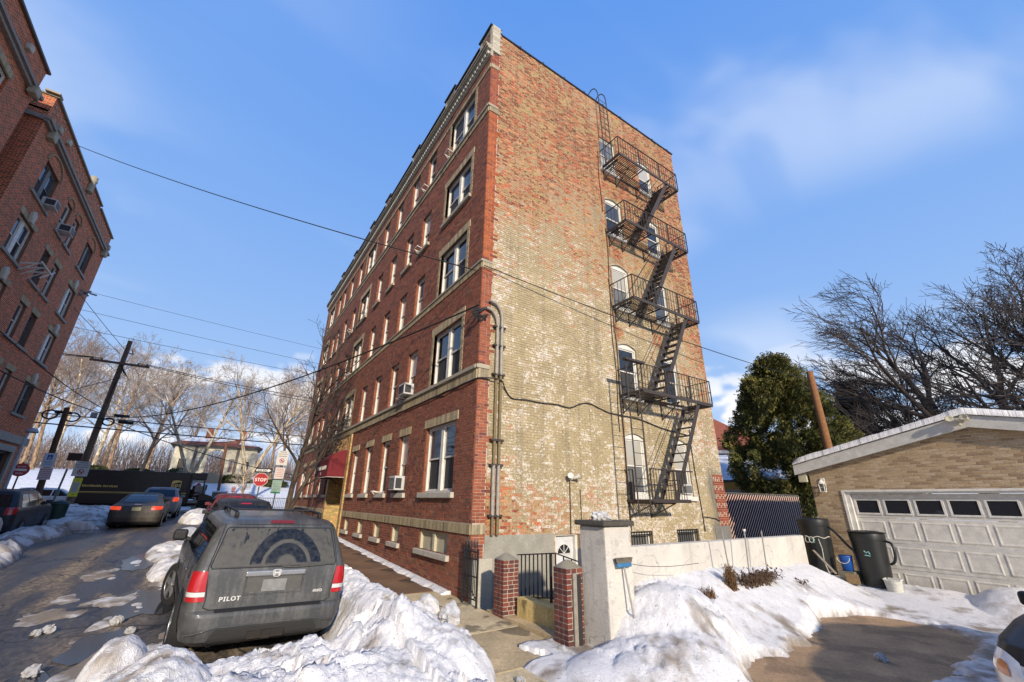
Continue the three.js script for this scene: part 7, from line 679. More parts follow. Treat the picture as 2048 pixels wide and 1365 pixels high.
{ // bare park trees beyond the crossing
  const P = { levels: 4, kids: [9, 7, 6, 4], first: 0.34, min: 0.013, a0: 0.95, a1: 0.45, l0: 0.52, l1: 0.30 };
  const kinds = [0, 1, 2, 3, 4].map(k => growTree({ ...P, h: 15, r: 0.27, wob0: 0.09, seed: 1100 + k * 13, kids: [9 + k % 3, 7, 6, 4] }));
  const forked = [0, 1].map(k => growTree({ ...P, h: 13.5, r: 0.26, first: 0.36, seed: 1200 + k * 5, kids: [8, 6, 6, 4], stems: [[0, 0.0, 0, -0.03, 1, 0, 0.28], [0, 3.3, 0, -0.42, 1, 0.05, 0.9], [0.1, 3.2, 0, 0.34, 1, -0.05, 0.95]] }));
  const T = (k, x, z, s, ry, l, m, mt, set = kinds) => { const t = addTree('park_tree', l, { geoms: set[k], ry }, x, hillY(x, z) - 0.1, z, m, mt, 'bare trees in the park'); const sc = s * (z < -70 ? 0.74 : z < -50 ? 0.8 : 0.9); t.scale.set(sc, sc, sc); };
  T(0, -7.0, -47, 0.86, 0.3, 'pale forked plane tree right behind the brown truck', mPlane, mTwigP, forked); T(1, -1.85, -46.5, 0.95, 0.0, 'pale forked plane tree on the snow bank left of the stop sign', mPlane, mTwigP, forked);
  T(0, -11.4, -52, 0.98, 1.0, 'brown barked tree rising behind the truck roof', mBrown, mTwig); T(1, -15.2, -60, 1.05, 2.1, 'leaning brown tree behind the utility pole', mBrown, mTwig); T(2, -21.5, -66, 1.2, 0.4, 'thick pale trunk beside the corner building', mPlane, mTwig); T(3, -24.8, -74, 1.35, 1.3, 'tall brown tree behind the street lamp', mBrown, mTwig); T(4, -18.6, -72, 1.25, 2.6, 'pale limbed tree behind the parking signs', mPlane, mTwigP); T(0, -14.0, -82, 1.35, 3.3, 'far brown tree left of the pavilion', mBrown, mTwig); T(1, -29, -86, 1.5, 0.9, 'far tree at the corner building edge', mBrown, mTwig); T(2, -9.5, -86, 1.2, 4.0, 'far tree behind the pavilion roof', mBrown, mTwig); T(3, -2.5, -84, 1.25, 5.0, 'far tree behind the pavilion chimney', mBrown, mTwig); T(4, 1.4, -58, 0.95, 0.7, 'brown tree right of the pavilion', mBrown, mTwig); T(1, 3.4, -66, 1.1, 1.9, 'leaning trunk right of the one way sign', mBrown, mTwig); T(2, 5.8, -52, 1.0, 3.0, 'tree half hidden by the red brick building end', mBrown, mTwig); T(3, 8.5, -76, 1.2, 3.9, 'far tree behind the red brick building end', mBrown, mTwig); T(0, -33, -96, 1.6, 2.0, 'farthest tree beyond the corner building', mBrown, mTwig); T(2, -22, -98, 1.5, 5.5, 'far tree filling the gap above the parked cars', mBrown, mTwig); T(4, 5, -98, 1.4, 0.2, 'far tree above the park fence', mBrown, mTwig);
  // low brush that closes the view under the trees
  const br = new B(), rr = mulberry(1300); for (let i = 0; i < 5200; i++) { const x = -60 + 90 * rr(), z = -92 - 26 * rr(), y = hillY(x, z), h = 2.2 + 4.5 * rr(); br.tube([[x, y, z], [x + (rr() - 0.5) * 1.2, y + h * 0.6, z + (rr() - 0.5)], [x + (rr() - 0.5) * 2.4, y + h, z + (rr() - 0.5)]], [0.035, 0.026, 0.014], 3, false); } setting('far_brush', br.geo(), std(0.24, 0.165, 0.125, 0.95), 'stuff', 'reddish winter brush closing the view behind the park trees', 'brush');
}
{ // slim street tree on the verge
  addTree('street_tree', 'slim dark street tree on the verge before the red brick front', { levels: 3, kids: [12, 7, 6], first: 0.22, min: 0.008, h: 8.8, r: 0.13, seed: 1401, a0: 0.75, a1: 0.4, l0: 0.42, l1: 0.22, stems: [[0, 0, 0, 0.02, 1, 0, 1], [0.05, 0.8, 0, 0.34, 1, 0.1, 0.55]] }, -1.85, 0.5, -13.2, mDarkBark, mTwigD);
}
{ // big dark bare trees behind the garage
  const O = { levels: 4, kids: [11, 9, 8, 5], first: 0.16, min: 0.0095, a0: 1.1, a1: 0.55, l0: 0.72, l1: 0.36, up: 0.4, wob0: 0.16 };
  addTree('spreading_tree', 'wide spreading dark bare tree behind the garage roof', { ...O, h: 9.4, r: 0.32, l0: 0.9, seed: 1501, bias: [-0.15, 0.0, -0.85] }, 25.5, 0.3, 4.0, mDarkBark, mTwigD, 'bare trees behind the garage'); addTree('spreading_tree', 'thick trunked bare tree behind the garage gable', { ...O, h: 9.6, r: 0.36, l0: 0.85, seed: 1502, bias: [0, 0.0, -0.3] }, 26, 0.3, 5.2, mDarkBark, mTwigD, 'bare trees behind the garage'); addTree('spreading_tree', 'leaning bare tree rising past the garage gable end', { ...O, h: 9.8, r: 0.32, l0: 0.85, seed: 1505, bias: [0, 0.0, -0.15] }, 26.5, 0.3, 7.0, mDarkBark, mTwigD, 'bare trees behind the garage'); addTree('spreading_tree', 'slender bare tree nearest the dark conifer', { ...O, h: 6.8, r: 0.16, seed: 1503, kids: [10, 8, 7, 4], bias: [-0.1, 0.1, -0.4] }, 25, 0.3, 1.2, mDarkBark, mTwigD, 'bare trees behind the garage');
}
// ---- evergreens: sprays of flat foliage in clumps through the crown
function evergreen(label, x, y, z, h, R, cone, n, cols, seed) {
  const t = thing('evergreen_tree', label, 'tree'), rr = mulberry(seed); part(t, 'trunk', new B().tube([[0, 0, 0], [0.05, h * 0.4, 0], [0, h * 0.9, 0.05]], [0.16, 0.10, 0.03], 8), mDarkBark); const b = new B(), clumps = []; for (let i = 0; i < 300; i++) { const v = Math.pow(rr(), 0.85), a = rr() * 6.283, prof = cone ? Math.pow(1 - v, 0.75) : Math.pow(Math.sin(Math.PI * Math.pow(0.16 + 0.82 * v, 0.85)), 0.7), rad = R * prof * (rr() < 0.14 ? 1.02 + 0.16 * rr() : rr() < 0.2 ? 0.3 * rr() : 0.35 + 0.62 * Math.sqrt(rr())); clumps.push([Math.cos(a) * rad, h * (0.08 + 0.9 * v), Math.sin(a) * rad, (cone ? 0.42 : 0.46) * (0.45 + 0.75 * rr()), rr()]); }
  for (let i = 0; i < n; i++) { const c = clumps[Math.floor(rr() * clumps.length)], th = rr() * 6.283, ph = Math.acos(2 * rr() - 1), q = Math.pow(rr(), 0.45) * c[3], px = c[0] + q * Math.sin(ph) * Math.cos(th), py = c[1] + q * Math.cos(ph) * 1.15, pz = c[2] + q * Math.sin(ph) * Math.sin(th); const ol = Math.hypot(px, pz) || 1, s = 0.09 + 0.13 * rr(), dx = px / ol + (rr() - 0.5) * 1.2, dz = pz / ol + (rr() - 0.5) * 1.2, dy = (cone ? -0.15 : 0.5) + (rr() - 0.5) * 0.9, dl = Math.hypot(dx, dy, dz), D = [dx / dl * s, dy / dl * s, dz / dl * s], wv = [rr() - 0.5, rr() - 0.5, rr() - 0.5], wl = Math.hypot(...wv) || 1, W = wv.map(k => k / wl * s * 0.36), col = cols[Math.floor((c[4] * 0.6 + rr() * 0.4) * cols.length)], k = 0.75 + 0.5 * rr(); b.color(col[0] * k, col[1] * k, col[2] * k); b.tri([px - W[0], py - W[1], pz - W[2]], [px + D[0] * 0.7 - W[0] * 1.5, py + D[1] * 0.7 - W[1] * 1.5, pz + D[2] * 0.7 - W[2] * 1.5], [px + D[0], py + D[1], pz + D[2]]); b.tri([px + W[0], py + W[1], pz + W[2]], [px + D[0], py + D[1], pz + D[2]], [px + D[0] * 0.6 + W[0] * 1.6, py + D[1] * 0.6 + W[1] * 1.6, pz + D[2] * 0.6 + W[2] * 1.6]); }
  const lm = phys(1, 1, 1, { vertexColors: true, roughness: 0.9, transmission: 0.0, side: THREE.DoubleSide }); part(t, 'crown', b, lm, { kind: 'stuff' }); t.position.set(x, y, z); return t;
}
evergreen('broad olive green arborvitae behind the slatted fence', 19.2, 0.9, -1.85, 8.5, 2.4, false, 80000, [[0.11, 0.108, 0.022], [0.078, 0.085, 0.018], [0.155, 0.135, 0.028], [0.045, 0.055, 0.014]], 1601);
evergreen('dark brownish conifer behind the wooden pole', 28.2, 0.5, -1.5, 8.8, 2.5, true, 34000, [[0.045, 0.05, 0.02], [0.07, 0.06, 0.03], [0.03, 0.035, 0.016]], 1602);
// ---- hedges in the park
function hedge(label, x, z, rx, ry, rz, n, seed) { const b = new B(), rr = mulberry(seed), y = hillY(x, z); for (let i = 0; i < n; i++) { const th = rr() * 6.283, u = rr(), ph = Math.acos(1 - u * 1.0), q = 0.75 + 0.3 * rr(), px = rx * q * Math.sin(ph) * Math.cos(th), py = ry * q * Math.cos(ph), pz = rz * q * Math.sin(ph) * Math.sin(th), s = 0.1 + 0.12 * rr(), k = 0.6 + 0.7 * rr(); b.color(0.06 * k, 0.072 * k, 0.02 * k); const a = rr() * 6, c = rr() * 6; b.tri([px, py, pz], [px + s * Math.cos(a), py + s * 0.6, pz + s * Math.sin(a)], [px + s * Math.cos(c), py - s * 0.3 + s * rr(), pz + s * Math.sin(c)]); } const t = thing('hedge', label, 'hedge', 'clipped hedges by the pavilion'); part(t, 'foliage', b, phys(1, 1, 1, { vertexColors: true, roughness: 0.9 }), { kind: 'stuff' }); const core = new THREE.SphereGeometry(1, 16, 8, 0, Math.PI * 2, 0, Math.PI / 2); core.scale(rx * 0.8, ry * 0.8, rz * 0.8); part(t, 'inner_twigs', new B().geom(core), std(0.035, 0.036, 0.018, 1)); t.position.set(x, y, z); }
hedge('round clipped hedge left of the pavilion arch', -8.5, -57, 1.3, 1.15, 1.0, 2600, 1701); hedge('low dark hedge behind the truck roof', -12.2, -57, 1.9, 0.95, 1.0, 2600, 1702); hedge('long low hedge right of the pavilion arch', -2.6, -56, 1.9, 0.9, 0.8, 2600, 1703); hedge('dark hedge at the far left of the bank', -16, -58, 1.4, 0.9, 0.9, 1800, 1704); hedge('dark hedge behind the stop sign', 1.6, -55, 1.7, 0.8, 0.8, 2200, 1705);
// ================================================================ pavilion, houses behind, poles, wires, signs
{
  const p = thing('park_pavilion', 'cream stuccoed park pavilion with an open arch and snowy tile roof', 'building'), z = -62, y0 = hillY(-5, z), mW = worn(0.84, 0.75, 0.54, 0.9, 0.5, 0.01), mT = worn(0.24, 0.075, 0.04, 0.85, 0.8), mQ = worn(0.22, 0.19, 0.16, 0.95, 1, 0.02); const s = new THREE.Shape(); s.moveTo(-4.6, 0); s.lineTo(-1.0, 0); s.lineTo(-1.0, 2.1); s.absarc(0, 2.1, 1.0, Math.PI, 0, true); s.lineTo(1.0, 0); s.lineTo(4.6, 0); s.lineTo(4.6, 3.6); s.lineTo(-4.6, 3.6); s.lineTo(-4.6, 0); for (const [x, w, a, b] of [[-1.9, 0.7, 0.3, 2.0], [1.9, 0.7, 0.3, 2.0]]) { const h = new THREE.Path(); h.moveTo(x - w / 2, a); h.lineTo(x + w / 2, a); h.lineTo(x + w / 2, b); h.lineTo(x - w / 2, b); h.lineTo(x - w / 2, a); s.holes.push(h); } for (const x of [-3.5, 3.5]) { const h = new THREE.Path(); h.moveTo(x - 0.4, 0.5); h.lineTo(x + 0.4, 0.5); h.lineTo(x + 0.4, 1.75); h.lineTo(x - 0.4, 1.75); h.lineTo(x - 0.4, 0.5); s.holes.push(h); }
  const g = new THREE.ExtrudeGeometry(s, { depth: 0.5, bevelEnabled: false, curveSegments: 12 }); g.deleteAttribute('uv'); part(p, 'front_wall', new B().geom(g), mW); for (const x of [-3.5, 3.5]) { part(p, 'boarded_window', new B().box(x - 0.4, 0.5, 0.2, x + 0.4, 1.75, 0.28), worn(0.16, 0.13, 0.1, 0.9)); part(p, 'back_wing', new B().box(x - 1.1, 0, -3.5, x + 1.1, 3.6, -0.01), mW); } for (const x of [-2.35, 2.35]) part(p, 'stone_quoins', new B().rbox(x, 1.8, 0.52, 0.34, 3.6, 0.14, 0.03, 1), mQ);
  const rf = new B(), e = [[-5.1, 3.6, 1.0], [5.1, 3.6, 1.0], [5.1, 3.6, -4.2], [-5.1, 3.6, -4.2]], r0 = [-2.8, 4.9, -1.6], r1 = [2.8, 4.9, -1.6]; rf.quad(e[0], e[1], r1, r0); rf.quad(e[2], e[3], r0, r1); rf.tri(e[1], e[2], r1); rf.tri(e[3], e[0], r0); part(p, 'roof', rf, mT); part(p, 'eaves', new B().box(-5.15, 3.42, -4.25, 5.15, 3.6, 1.05), worn(0.10, 0.085, 0.07, 0.9)); const sn = new B(); sn.quad([-4.2, 3.98, 0.35], [-1.2, 4.1, 0.0], [-1.9, 4.92, -1.5], [-2.8, 4.95, -1.5]); sn.quad([-1.2, 4.1, 0.2], [0.6, 4.3, -0.3], [2.6, 4.95, -1.5], [-1.9, 4.93, -1.5]); sn.quad([2.2, 4.0, 0.3], [4.6, 3.82, 0.6], [2.9, 4.9, -1.5], [2.6, 4.9, -1.5]); part(p, 'roof_snow', sn, mSnowFar, { kind: 'stuff' }); for (const x of [-1.4, 2.6]) part(p, 'chimney', new B().rbox(x, 5.0, -1.2, 0.8, 1.9, 0.6, 0.03, 1), worn(0.34, 0.13, 0.07, 0.9, 1)); p.position.set(-5.15, y0 + 0.15, z); setting('pavilion_steps', new B().box(-6.2, hillY(-5, -58) - 1.2, -61.4, -4.1, hillY(-5, -60) + 0.2, -55.5).geo(), worn(0.40, 0.33, 0.22, 0.9));
}
{ // red house and shed behind the fence
  const h = thing('red_roofed_house', 'old brick house with a red hip roof between the apartment wall and the evergreen', 'house'); part(h, 'wall', new B().box(-3.6, 0, -4, 3.6, 5.7, 3), mRedFar); const rf = new B(), e = [[-4.1, 5.75, 3.5], [4.1, 5.75, 3.5], [4.1, 5.75, -4.5], [-4.1, 5.75, -4.5]], k = [-1.5, 10.2, -0.5]; for (let i = 0; i < 4; i++) rf.tri(e[i], e[(i + 1) % 4], k); part(h, 'roof', rf, worn(0.30, 0.085, 0.045, 0.8, 1, 0.01)); part(h, 'eaves', new B().box(-4.15, 5.5, -4.55, 4.15, 5.75, 3.55), worn(0.66, 0.63, 0.58, 0.8)); for (const [x, y] of [[-1.5, 3.2], [1.5, 3.2]]) { const m = windowPart(h, 0.9, 1.5, { rec: 0.02, seed: 9, sill: 1, frame: mWhite, panes: [mGlass, mGlass] }); m.position.set(x, y, 3.02 + 0.12); } part(h, 'porch', new B().box(-3.6, 0, 3.01, 3.0, 0.5, 5).box(-3.5, 2.5, 3.01, 3.1, 2.8, 5.1).box(-3.4, 0.5, 4.8, -3.1, 2.5, 5).box(-0.3, 0.5, 4.8, 0, 2.5, 5).box(2.5, 0.5, 4.8, 2.8, 2.5, 5), mWhite); part(h, 'drain_pipe', new B().tube([[3.3, 5.5, 3.08], [3.3, 0, 3.08]], 0.06, 6), mWhite); h.position.set(34.2, 0.6, -14.6); h.rotation.y = -0.6;
  const s = thing('low_shed', 'low yellow walled shed with a snow covered roof behind the fence', 'shed'); part(s, 'wall', new B().box(-2.4, 0, -3, 2.4, 3.05, 3), worn(0.46, 0.31, 0.08, 0.9, 0.7)); part(s, 'lower_wall', new B().box(-2.42, 0, -3.02, 2.42, 2.55, 3.02), worn(0.30, 0.29, 0.26, 0.95, 1)); part(s, 'door', new B().box(-2.46, 0.3, -0.9, -2.425, 2.5, 1.2), worn(0.46, 0.28, 0.06, 0.8)); const r = new B(); r.quad([-2.8, 3.1, 3.3], [-2.8, 3.1, -3.3], [0.4, 4.9, -3.3], [0.4, 4.9, 3.3]); r.quad([0.4, 4.9, 3.3], [0.4, 4.9, -3.3], [2.8, 3.1, -3.3], [2.8, 3.1, 3.3]); part(s, 'roof_snow', r, mSnowFar); part(s, 'fascia', new B().box(-2.85, 2.95, -3.3, -2.75, 3.1, 3.3).bar([-2.8, 3.05, 3.32], [0.4, 4.85, 3.32], 0.05, 0.14), mCoping); s.position.set(25.0, 0.3, -5.6); s.rotation.y = 0.35;
  const wp = thing('wooden_pole', 'short bare orange brown wooden pole behind the garage roof', 'pole'); part(wp, 'shaft', new B().tube([[0, 0, 0], [0, 3.8, 0], [0, 7.5, 0]], [0.17, 0.155, 0.13], 12), worn(0.34, 0.15, 0.055, 0.9, 2, 0.01)); part(wp, 'cap', new B().lathe([[0, 7.55], [0.12, 7.5], [0, 7.5]], 10), mDark); wp.position.set(16.1, 0, 1.0);
}
// ---- utility pole with cross arm
const mPole = worn(0.20, 0.14, 0.095, 0.95, 2, 0.012), mCable = std(0.015, 0.015, 0.016, 0.7);
{
  const p = thing('utility_pole', 'tall brown utility pole with a wooden cross arm and small signs at the far corner', 'pole'), X = -11.55, Z = -28.5, y0 = 0.7; part(p, 'shaft', new B().tube([[X, y0, Z], [X + 0.04, 6, Z], [X + 0.12, 11.9, Z]], [0.2, 0.175, 0.13], 12), mPole); part(p, 'cross_arm', new B().rbox(X + 0.05, 10.25, Z + 0.2, 3.0, 0.14, 0.12, 0.01, 1, undefined), mPole); for (const s of [-1, 1]) part(p, 'arm_brace', new B().bar([X + s * 0.7, 10.2, Z + 0.2], [X + 0.08, 9.6, Z + 0.15], 0.04, 0.02), mIron); for (const dx of [-1.35, -0.9, 0.95, 1.4]) part(p, 'insulator', new B().lathe([[0, 0], [0.05, 0], [0.06, 0.06], [0.03, 0.09], [0.045, 0.13], [0, 0.16]], 10, M4(X + dx, 10.32, Z + 0.2)), std(0.12, 0.1, 0.09, 0.3)); part(p, 'top_bracket', new B().bar([X + 0.1, 11.1, Z], [X + 0.5, 11.0, Z + 0.1], 0.06, 0.06).bar([X + 0.5, 11.0, Z + 0.1], [X + 0.35, 11.35, Z + 0.1], 0.04, 0.04), mIron);
  part(p, 'splice_box', new B().rbox(X - 0.28, 6.75, Z + 0.25, 0.3, 0.3, 0.2, 0.03, 2), std(0.3, 0.3, 0.3, 0.5)); const kn = new B(); for (let k = 0; k < 5; k++) kn.tube([[X + 0.1, 10.2, Z + 0.2], [X + 0.3 + 0.1 * k, 9.7 - 0.1 * k, Z + 0.3], [X + 0.2, 9.2, Z + 0.25], [X + 0.12, 8.8 - 0.3 * k, Z + 0.2]], 0.02, 4); part(p, 'drop_leads', kn, mCable, { kind: 'stuff' }); part(p, 'small_board', new B().box(X - 0.75, 3.95, Z + 0.22, X - 0.12, 4.4, Z + 0.25), worn(0.07, 0.03, 0.025, 0.7));
  const lp = (x, y, z, r) => { const P = []; for (let i = 0; i <= 24; i++) { const a = i / 24 * Math.PI * 2; P.push([x + r * 1.25 * Math.cos(a), y + r * Math.sin(a), z]); } return new B().tube(P, 0.045, 6, false); }; solo('cable_coil', 'black cable coil hung left of the utility pole', 'cable coil', lp(-13.75, 6.55, -28.2, 0.26), mCable, 'cable coils'); solo('cable_coil', 'black cable coil hung beside the splice box on the wires', 'cable coil', lp(-12.75, 6.5, -28.2, 0.26), mCable, 'cable coils'); solo('cable_coil', 'thin cable coil hung just right of the utility pole', 'cable coil', lp(-11.05, 6.4, -28.2, 0.22), mCable, 'cable coils'); for (const [x, y, l] of [[-13.2, 6.75, 'between the two coils'], [-10.5, 6.85, 'right of the pole on the upper cable'], [-10.2, 6.45, 'right of the pole on the lower cable']]) solo('splice_case', 'black cylindrical splice case ' + l, 'splice case', new B().tube([[x - 0.38, y, -28.2], [x + 0.38, y - 0.03, -28.2]], 0.09, 8), mCable, 'splice cases');
  const p2 = thing('utility_pole', 'short leaning dark pole with stacked parking signs beside the corner', 'pole'); part(p2, 'shaft', new B().tube([[-12.15, 0.6, -25], [-12.38, 6.6, -25]], [0.16, 0.12], 10), worn(0.13, 0.075, 0.045, 0.95, 2, 0.012));
}
// ---- wires
function wire(label, a, b, sag, r = 0.02, n = 24, group = 'overhead wires') { const P = []; for (let i = 0; i <= n; i++) { const t = i / n; P.push([lerp(a[0], b[0], t), lerp(a[1], b[1], t) - 4 * sag * t * (1 - t), lerp(a[2], b[2], t)]); } return solo('overhead_wire', label, 'wire', new B().tube(P, r, 5), mCable, group); }
wire('long black wire from the corner building roof down to the red brick corner', [-13.9, 18.35, -17.2], [-0.06, 7.72, -0.25], 0.25, 0.017); wire('black wire strung along the tan side wall and on to the wooden pole', [0.0, 7.72, 0.1], [16.05, 7.1, 1.0], 0.22, 0.014);
wire('thick black cable from the brick corner to the utility pole', [-0.05, 6.6, 0.02], [-11.4, 6.75, -28.3], 1.0, 0.024); wire('primary wire leaving the cross arm to the right', [-10.15, 10.42, -28.3], [20, 10.6, -30], 0.9, 0.022); wire('second primary wire leaving the cross arm to the right', [-10.6, 10.42, -28.3], [20, 10.2, -30], 1.0, 0.022); wire('primary wire leaving the cross arm to the left', [-12.9, 10.42, -28.3], [-45, 11.4, -26.5], 0.8, 0.03); wire('second primary wire leaving the cross arm to the left', [-12.45, 10.42, -28.3], [-45, 10.6, -26.5], 0.9, 0.022);
wire('upper telephone cable along the cross street', [-45, 7.3, -27.2], [25, 7.0, -29.2], 0.6, 0.03); wire('lower telephone cable with splice cases along the cross street', [-45, 6.8, -27.2], [25, 6.1, -29.2], 0.5, 0.04); wire('cable slanting from the pole down toward the park', [-11.4, 6.6, -28.2], [3.0, 3.8, -36], 0.5, 0.028); wire('cable slanting past the corner building to the pole', [-14.0, 9.4, -10], [-11.5, 7.2, -28.3], 0.5, 0.024); wire('second cable slanting past the corner building', [-14.0, 7.4, -10], [-11.5, 6.9, -28.3], 0.4, 0.028); wire('guy wire crossing the street trees', [-11.45, 9.2, -28.3], [-22, 5.2, -34], 0.1, 0.02);
wire('thin high wire across the sky', [-40, 17.8, -30], [25, 14.0, -31], 0.9, 0.012); wire('second thin high wire across the sky', [-40, 16.4, -30], [25, 12.6, -31], 0.9, 0.013); wire('third thin high wire across the sky', [-40, 14.7, -30], [25, 11.9, -31], 0.9, 0.015); wire('wire rising from the pole toward the corner building', [-11.5, 11.2, -28.4], [-17, 17, -22], 0.2, 0.016); wire('twin wire rising from the pole toward the corner building', [-11.7, 10.9, -28.4], [-17.6, 16.0, -22], 0.2, 0.016);
{ const c = thing('wire_spreader', 'grey spacer clip on the wires above the utility pole', 'spreader'); part(c, 'clip', new B().bar([-14.0, 13.5, -25.7], [-13.5, 13.9, -25.7], 0.06, 0.1).bar([-14.0, 13.9, -25.7], [-13.55, 13.55, -25.7], 0.06, 0.1).bar([-13.55, 13.75, -25.7], [-13.2, 13.7, -25.7], 0.06, 0.08), std(0.2, 0.22, 0.24, 0.6)); }
// ---- street lamp
{ const l = thing('street_lamp', 'white street lamp post with a rounded head at the corner building', 'street lamp'), m = worn(0.50, 0.51, 0.54, 0.5, 2); part(l, 'post', new B().tube([[-12.55, 0.7, -21.5], [-12.58, 4.7, -21.55]], [0.085, 0.06], 10), m); part(l, 'base', new B().lathe([[0, 0], [0.2, 0], [0.2, 0.3], [0.12, 0.5], [0, 0.5]], 12, M4(-12.55, 0.7, -21.5)), m); part(l, 'lamp_head', new B().lathe([[0, 0.2], [0.15, 0.16], [0.24, 0.02], [0.22, -0.04], [0, -0.02]], 16, M4(-12.5, 4.85, -21.75)), m); }
// ---- signs
function sign(label, name, x, y, z, w, h, draw, o = {}) { const cv = document.createElement('canvas'); cv.width = 256; cv.height = Math.round(256 * h / w); const g = cv.getContext('2d'); draw(g, cv.width, cv.height); const t = new THREE.CanvasTexture(cv); t.colorSpace = THREE.SRGBColorSpace; const s = thing(name, label, 'sign'); const pl = new THREE.BoxGeometry(w, h, 0.008); const mB = std(0.35, 0.35, 0.36, 0.5, { metalness: 0.4 }), mF = std(1, 1, 1, 0.5, { map: t }); if (o.oct) { const q = []; for (let i = 0; i < 8; i++) { const a = (i + 0.5) / 8 * Math.PI * 2; q.push(new THREE.Vector2(Math.cos(a) * w / 2 / Math.cos(Math.PI / 8), Math.sin(a) * h / 2 / Math.cos(Math.PI / 8))); } const sg = new THREE.ShapeGeometry(new THREE.Shape(q)); const P = sg.attributes.position, U = sg.attributes.uv; for (let i = 0; i < P.count; i++) U.setXY(i, P.getX(i) / w + 0.5, P.getY(i) / h + 0.5); part(s, 'face', sg, mF).position.z = 0.006; const bg = new THREE.ExtrudeGeometry(new THREE.Shape(q), { depth: 0.006, bevelEnabled: false }); bg.deleteAttribute('uv'); part(s, 'plate', new B().geom(bg).geo(), mB).position.z = -0.002; } else if (o.round) { const sg = new THREE.CircleGeometry(w / 2, 32); part(s, 'face', sg, mF).position.z = 0.006; const bg = new THREE.CylinderGeometry(w / 2, w / 2, 0.006, 32); bg.rotateX(Math.PI / 2); part(s, 'plate', bg, mB); } else { part(s, 'plate', pl, mB); const fg = new THREE.PlaneGeometry(w, h); part(s, 'face', fg, mF).position.z = 0.006; } if (o.post) part(s, 'post', new B().box(-0.03, o.post - y, -0.06, 0.03, h / 2 + (o.postUp ?? 0.05), -0.006), o.postM ?? std(0.06, 0.07, 0.06, 0.7)); s.position.set(x, y, z); if (o.ry) s.rotation.y = o.ry; if (o.rz) s.rotation.z = o.rz; return s; }
const fill = (g, c, x, y, w, h) => { g.fillStyle = c; g.fillRect(x, y, w, h); }; const write = (g, s, x, y, px, c, al = 'center') => { g.fillStyle = c; g.font = 'bold ' + px + 'px sans-serif'; g.textAlign = al; g.textBaseline = 'middle'; g.fillText(s, x, y); };
sign('red octagonal stop sign on a post at the end of the street', 'stop_sign', -2.36, 3.02, -22, 0.76, 0.76, (g, w, h) => { fill(g, '#d8d2cc', 0, 0, w, h); g.fillStyle = '#a32026'; g.beginPath(); for (let i = 0; i < 8; i++) { const a = (i + 0.5) / 8 * Math.PI * 2; g.lineTo(w / 2 + Math.cos(a) * w * 0.51, h / 2 + Math.sin(a) * h * 0.51); } g.closePath(); g.fill(); write(g, 'STOP', w / 2, h / 2 + 2, 88, '#e8dfd6'); }, { oct: true, post: 0.6, ry: 0.1 });
sign('black and white one way arrow sign above the stop sign', 'one_way_sign', -2.3, 3.55, -21.98, 0.9, 0.26, (g, w, h) => { fill(g, '#151515', 0, 0, w, h); g.fillStyle = '#d8d8d4'; g.beginPath(); g.moveTo(14, h * 0.26); g.lineTo(w * 0.76, h * 0.26); g.lineTo(w * 0.76, h * 0.1); g.lineTo(w - 10, h * 0.5); g.lineTo(w * 0.76, h * 0.9); g.lineTo(w * 0.76, h * 0.74); g.lineTo(14, h * 0.74); g.closePath(); g.fill(); write(g, 'ONE WAY', w * 0.42, h * 0.52, 34, '#151515'); }, { ry: 0.1 });
const noTruck = (g, w, h) => { fill(g, '#c9c6c0', 0, 0, w, h); write(g, 'VEHICLES', w / 2, h * 0.09, 34, '#222'); write(g, 'WIDE OF WHEELS', w / 2, h * 0.24, 26, '#222'); write(g, 'PROHIBITED', w / 2, h * 0.39, 32, '#222'); g.strokeStyle = '#a3262b'; g.lineWidth = 14; g.beginPath(); g.arc(w / 2, h * 0.7, w * 0.19, 0, 7); g.stroke(); fill(g, '#222', w / 2 - 28, h * 0.68, 56, 22); g.beginPath(); g.moveTo(w / 2 - 32, h * 0.7 - 32); g.lineTo(w / 2 + 32, h * 0.7 + 32); g.stroke(); };
const mute = (lines, bg, fg) => (g, w, h) => { fill(g, bg, 0, 0, w, h); for (let i = 0; i < lines; i++) { const y = h * (0.12 + 0.8 * i / lines); for (let x = 26; x < w - 36; x += 26) fill(g, fg, x, y, 12 + 8 * hash2(i, x, 3), h * 0.32 / lines); } };
sign('grey prohibited vehicle sign with a red ring on a thin post near the tree', 'prohibition_sign', -1.62, 4.2, -20.2, 0.6, 0.82, noTruck, { post: 0.7, ry: 0.1 }); sign('red and white parking sign below the prohibited vehicle sign', 'parking_sign', -1.62, 3.35, -20.19, 0.5, 0.62, mute(5, '#cfc3bd', '#9c4a44'), { ry: 0.1 }); sign('pale green notice at the foot of the sign post near the tree', 'notice_sign', -1.64, 2.6, -20.18, 0.5, 0.72, (g, w, h) => { fill(g, '#8fa79a', 0, 0, w, h); fill(g, '#2f7a5a', 0, h * 0.88, w, h * 0.12); for (let i = 0; i < 6; i++) fill(g, '#6f8a7c', 26, 40 + i * 44, w - 60, 12); }, { ry: 0.1 });
sign('grey prohibited vehicle sign nailed to the utility pole', 'prohibition_sign', -11.5, 3.5, -28.24, 0.72, 0.86, noTruck, {}); sign('yellow parking rule sign on the utility pole', 'yellow_sign', -11.48, 2.45, -28.23, 0.42, 1.05, (g, w, h) => { fill(g, '#d6d42a', 0, 0, w, h); fill(g, '#b9b8ae', 30, h * 0.22, w - 60, h * 0.56); for (let i = 0; i < 7; i++) fill(g, '#77766e', 52, h * (0.27 + i * 0.072), w - 104, 12); fill(g, '#4a4a18', 90, h * 0.1, 80, 18); fill(g, '#4a4a18', 90, h * 0.88, 80, 18); }, {});
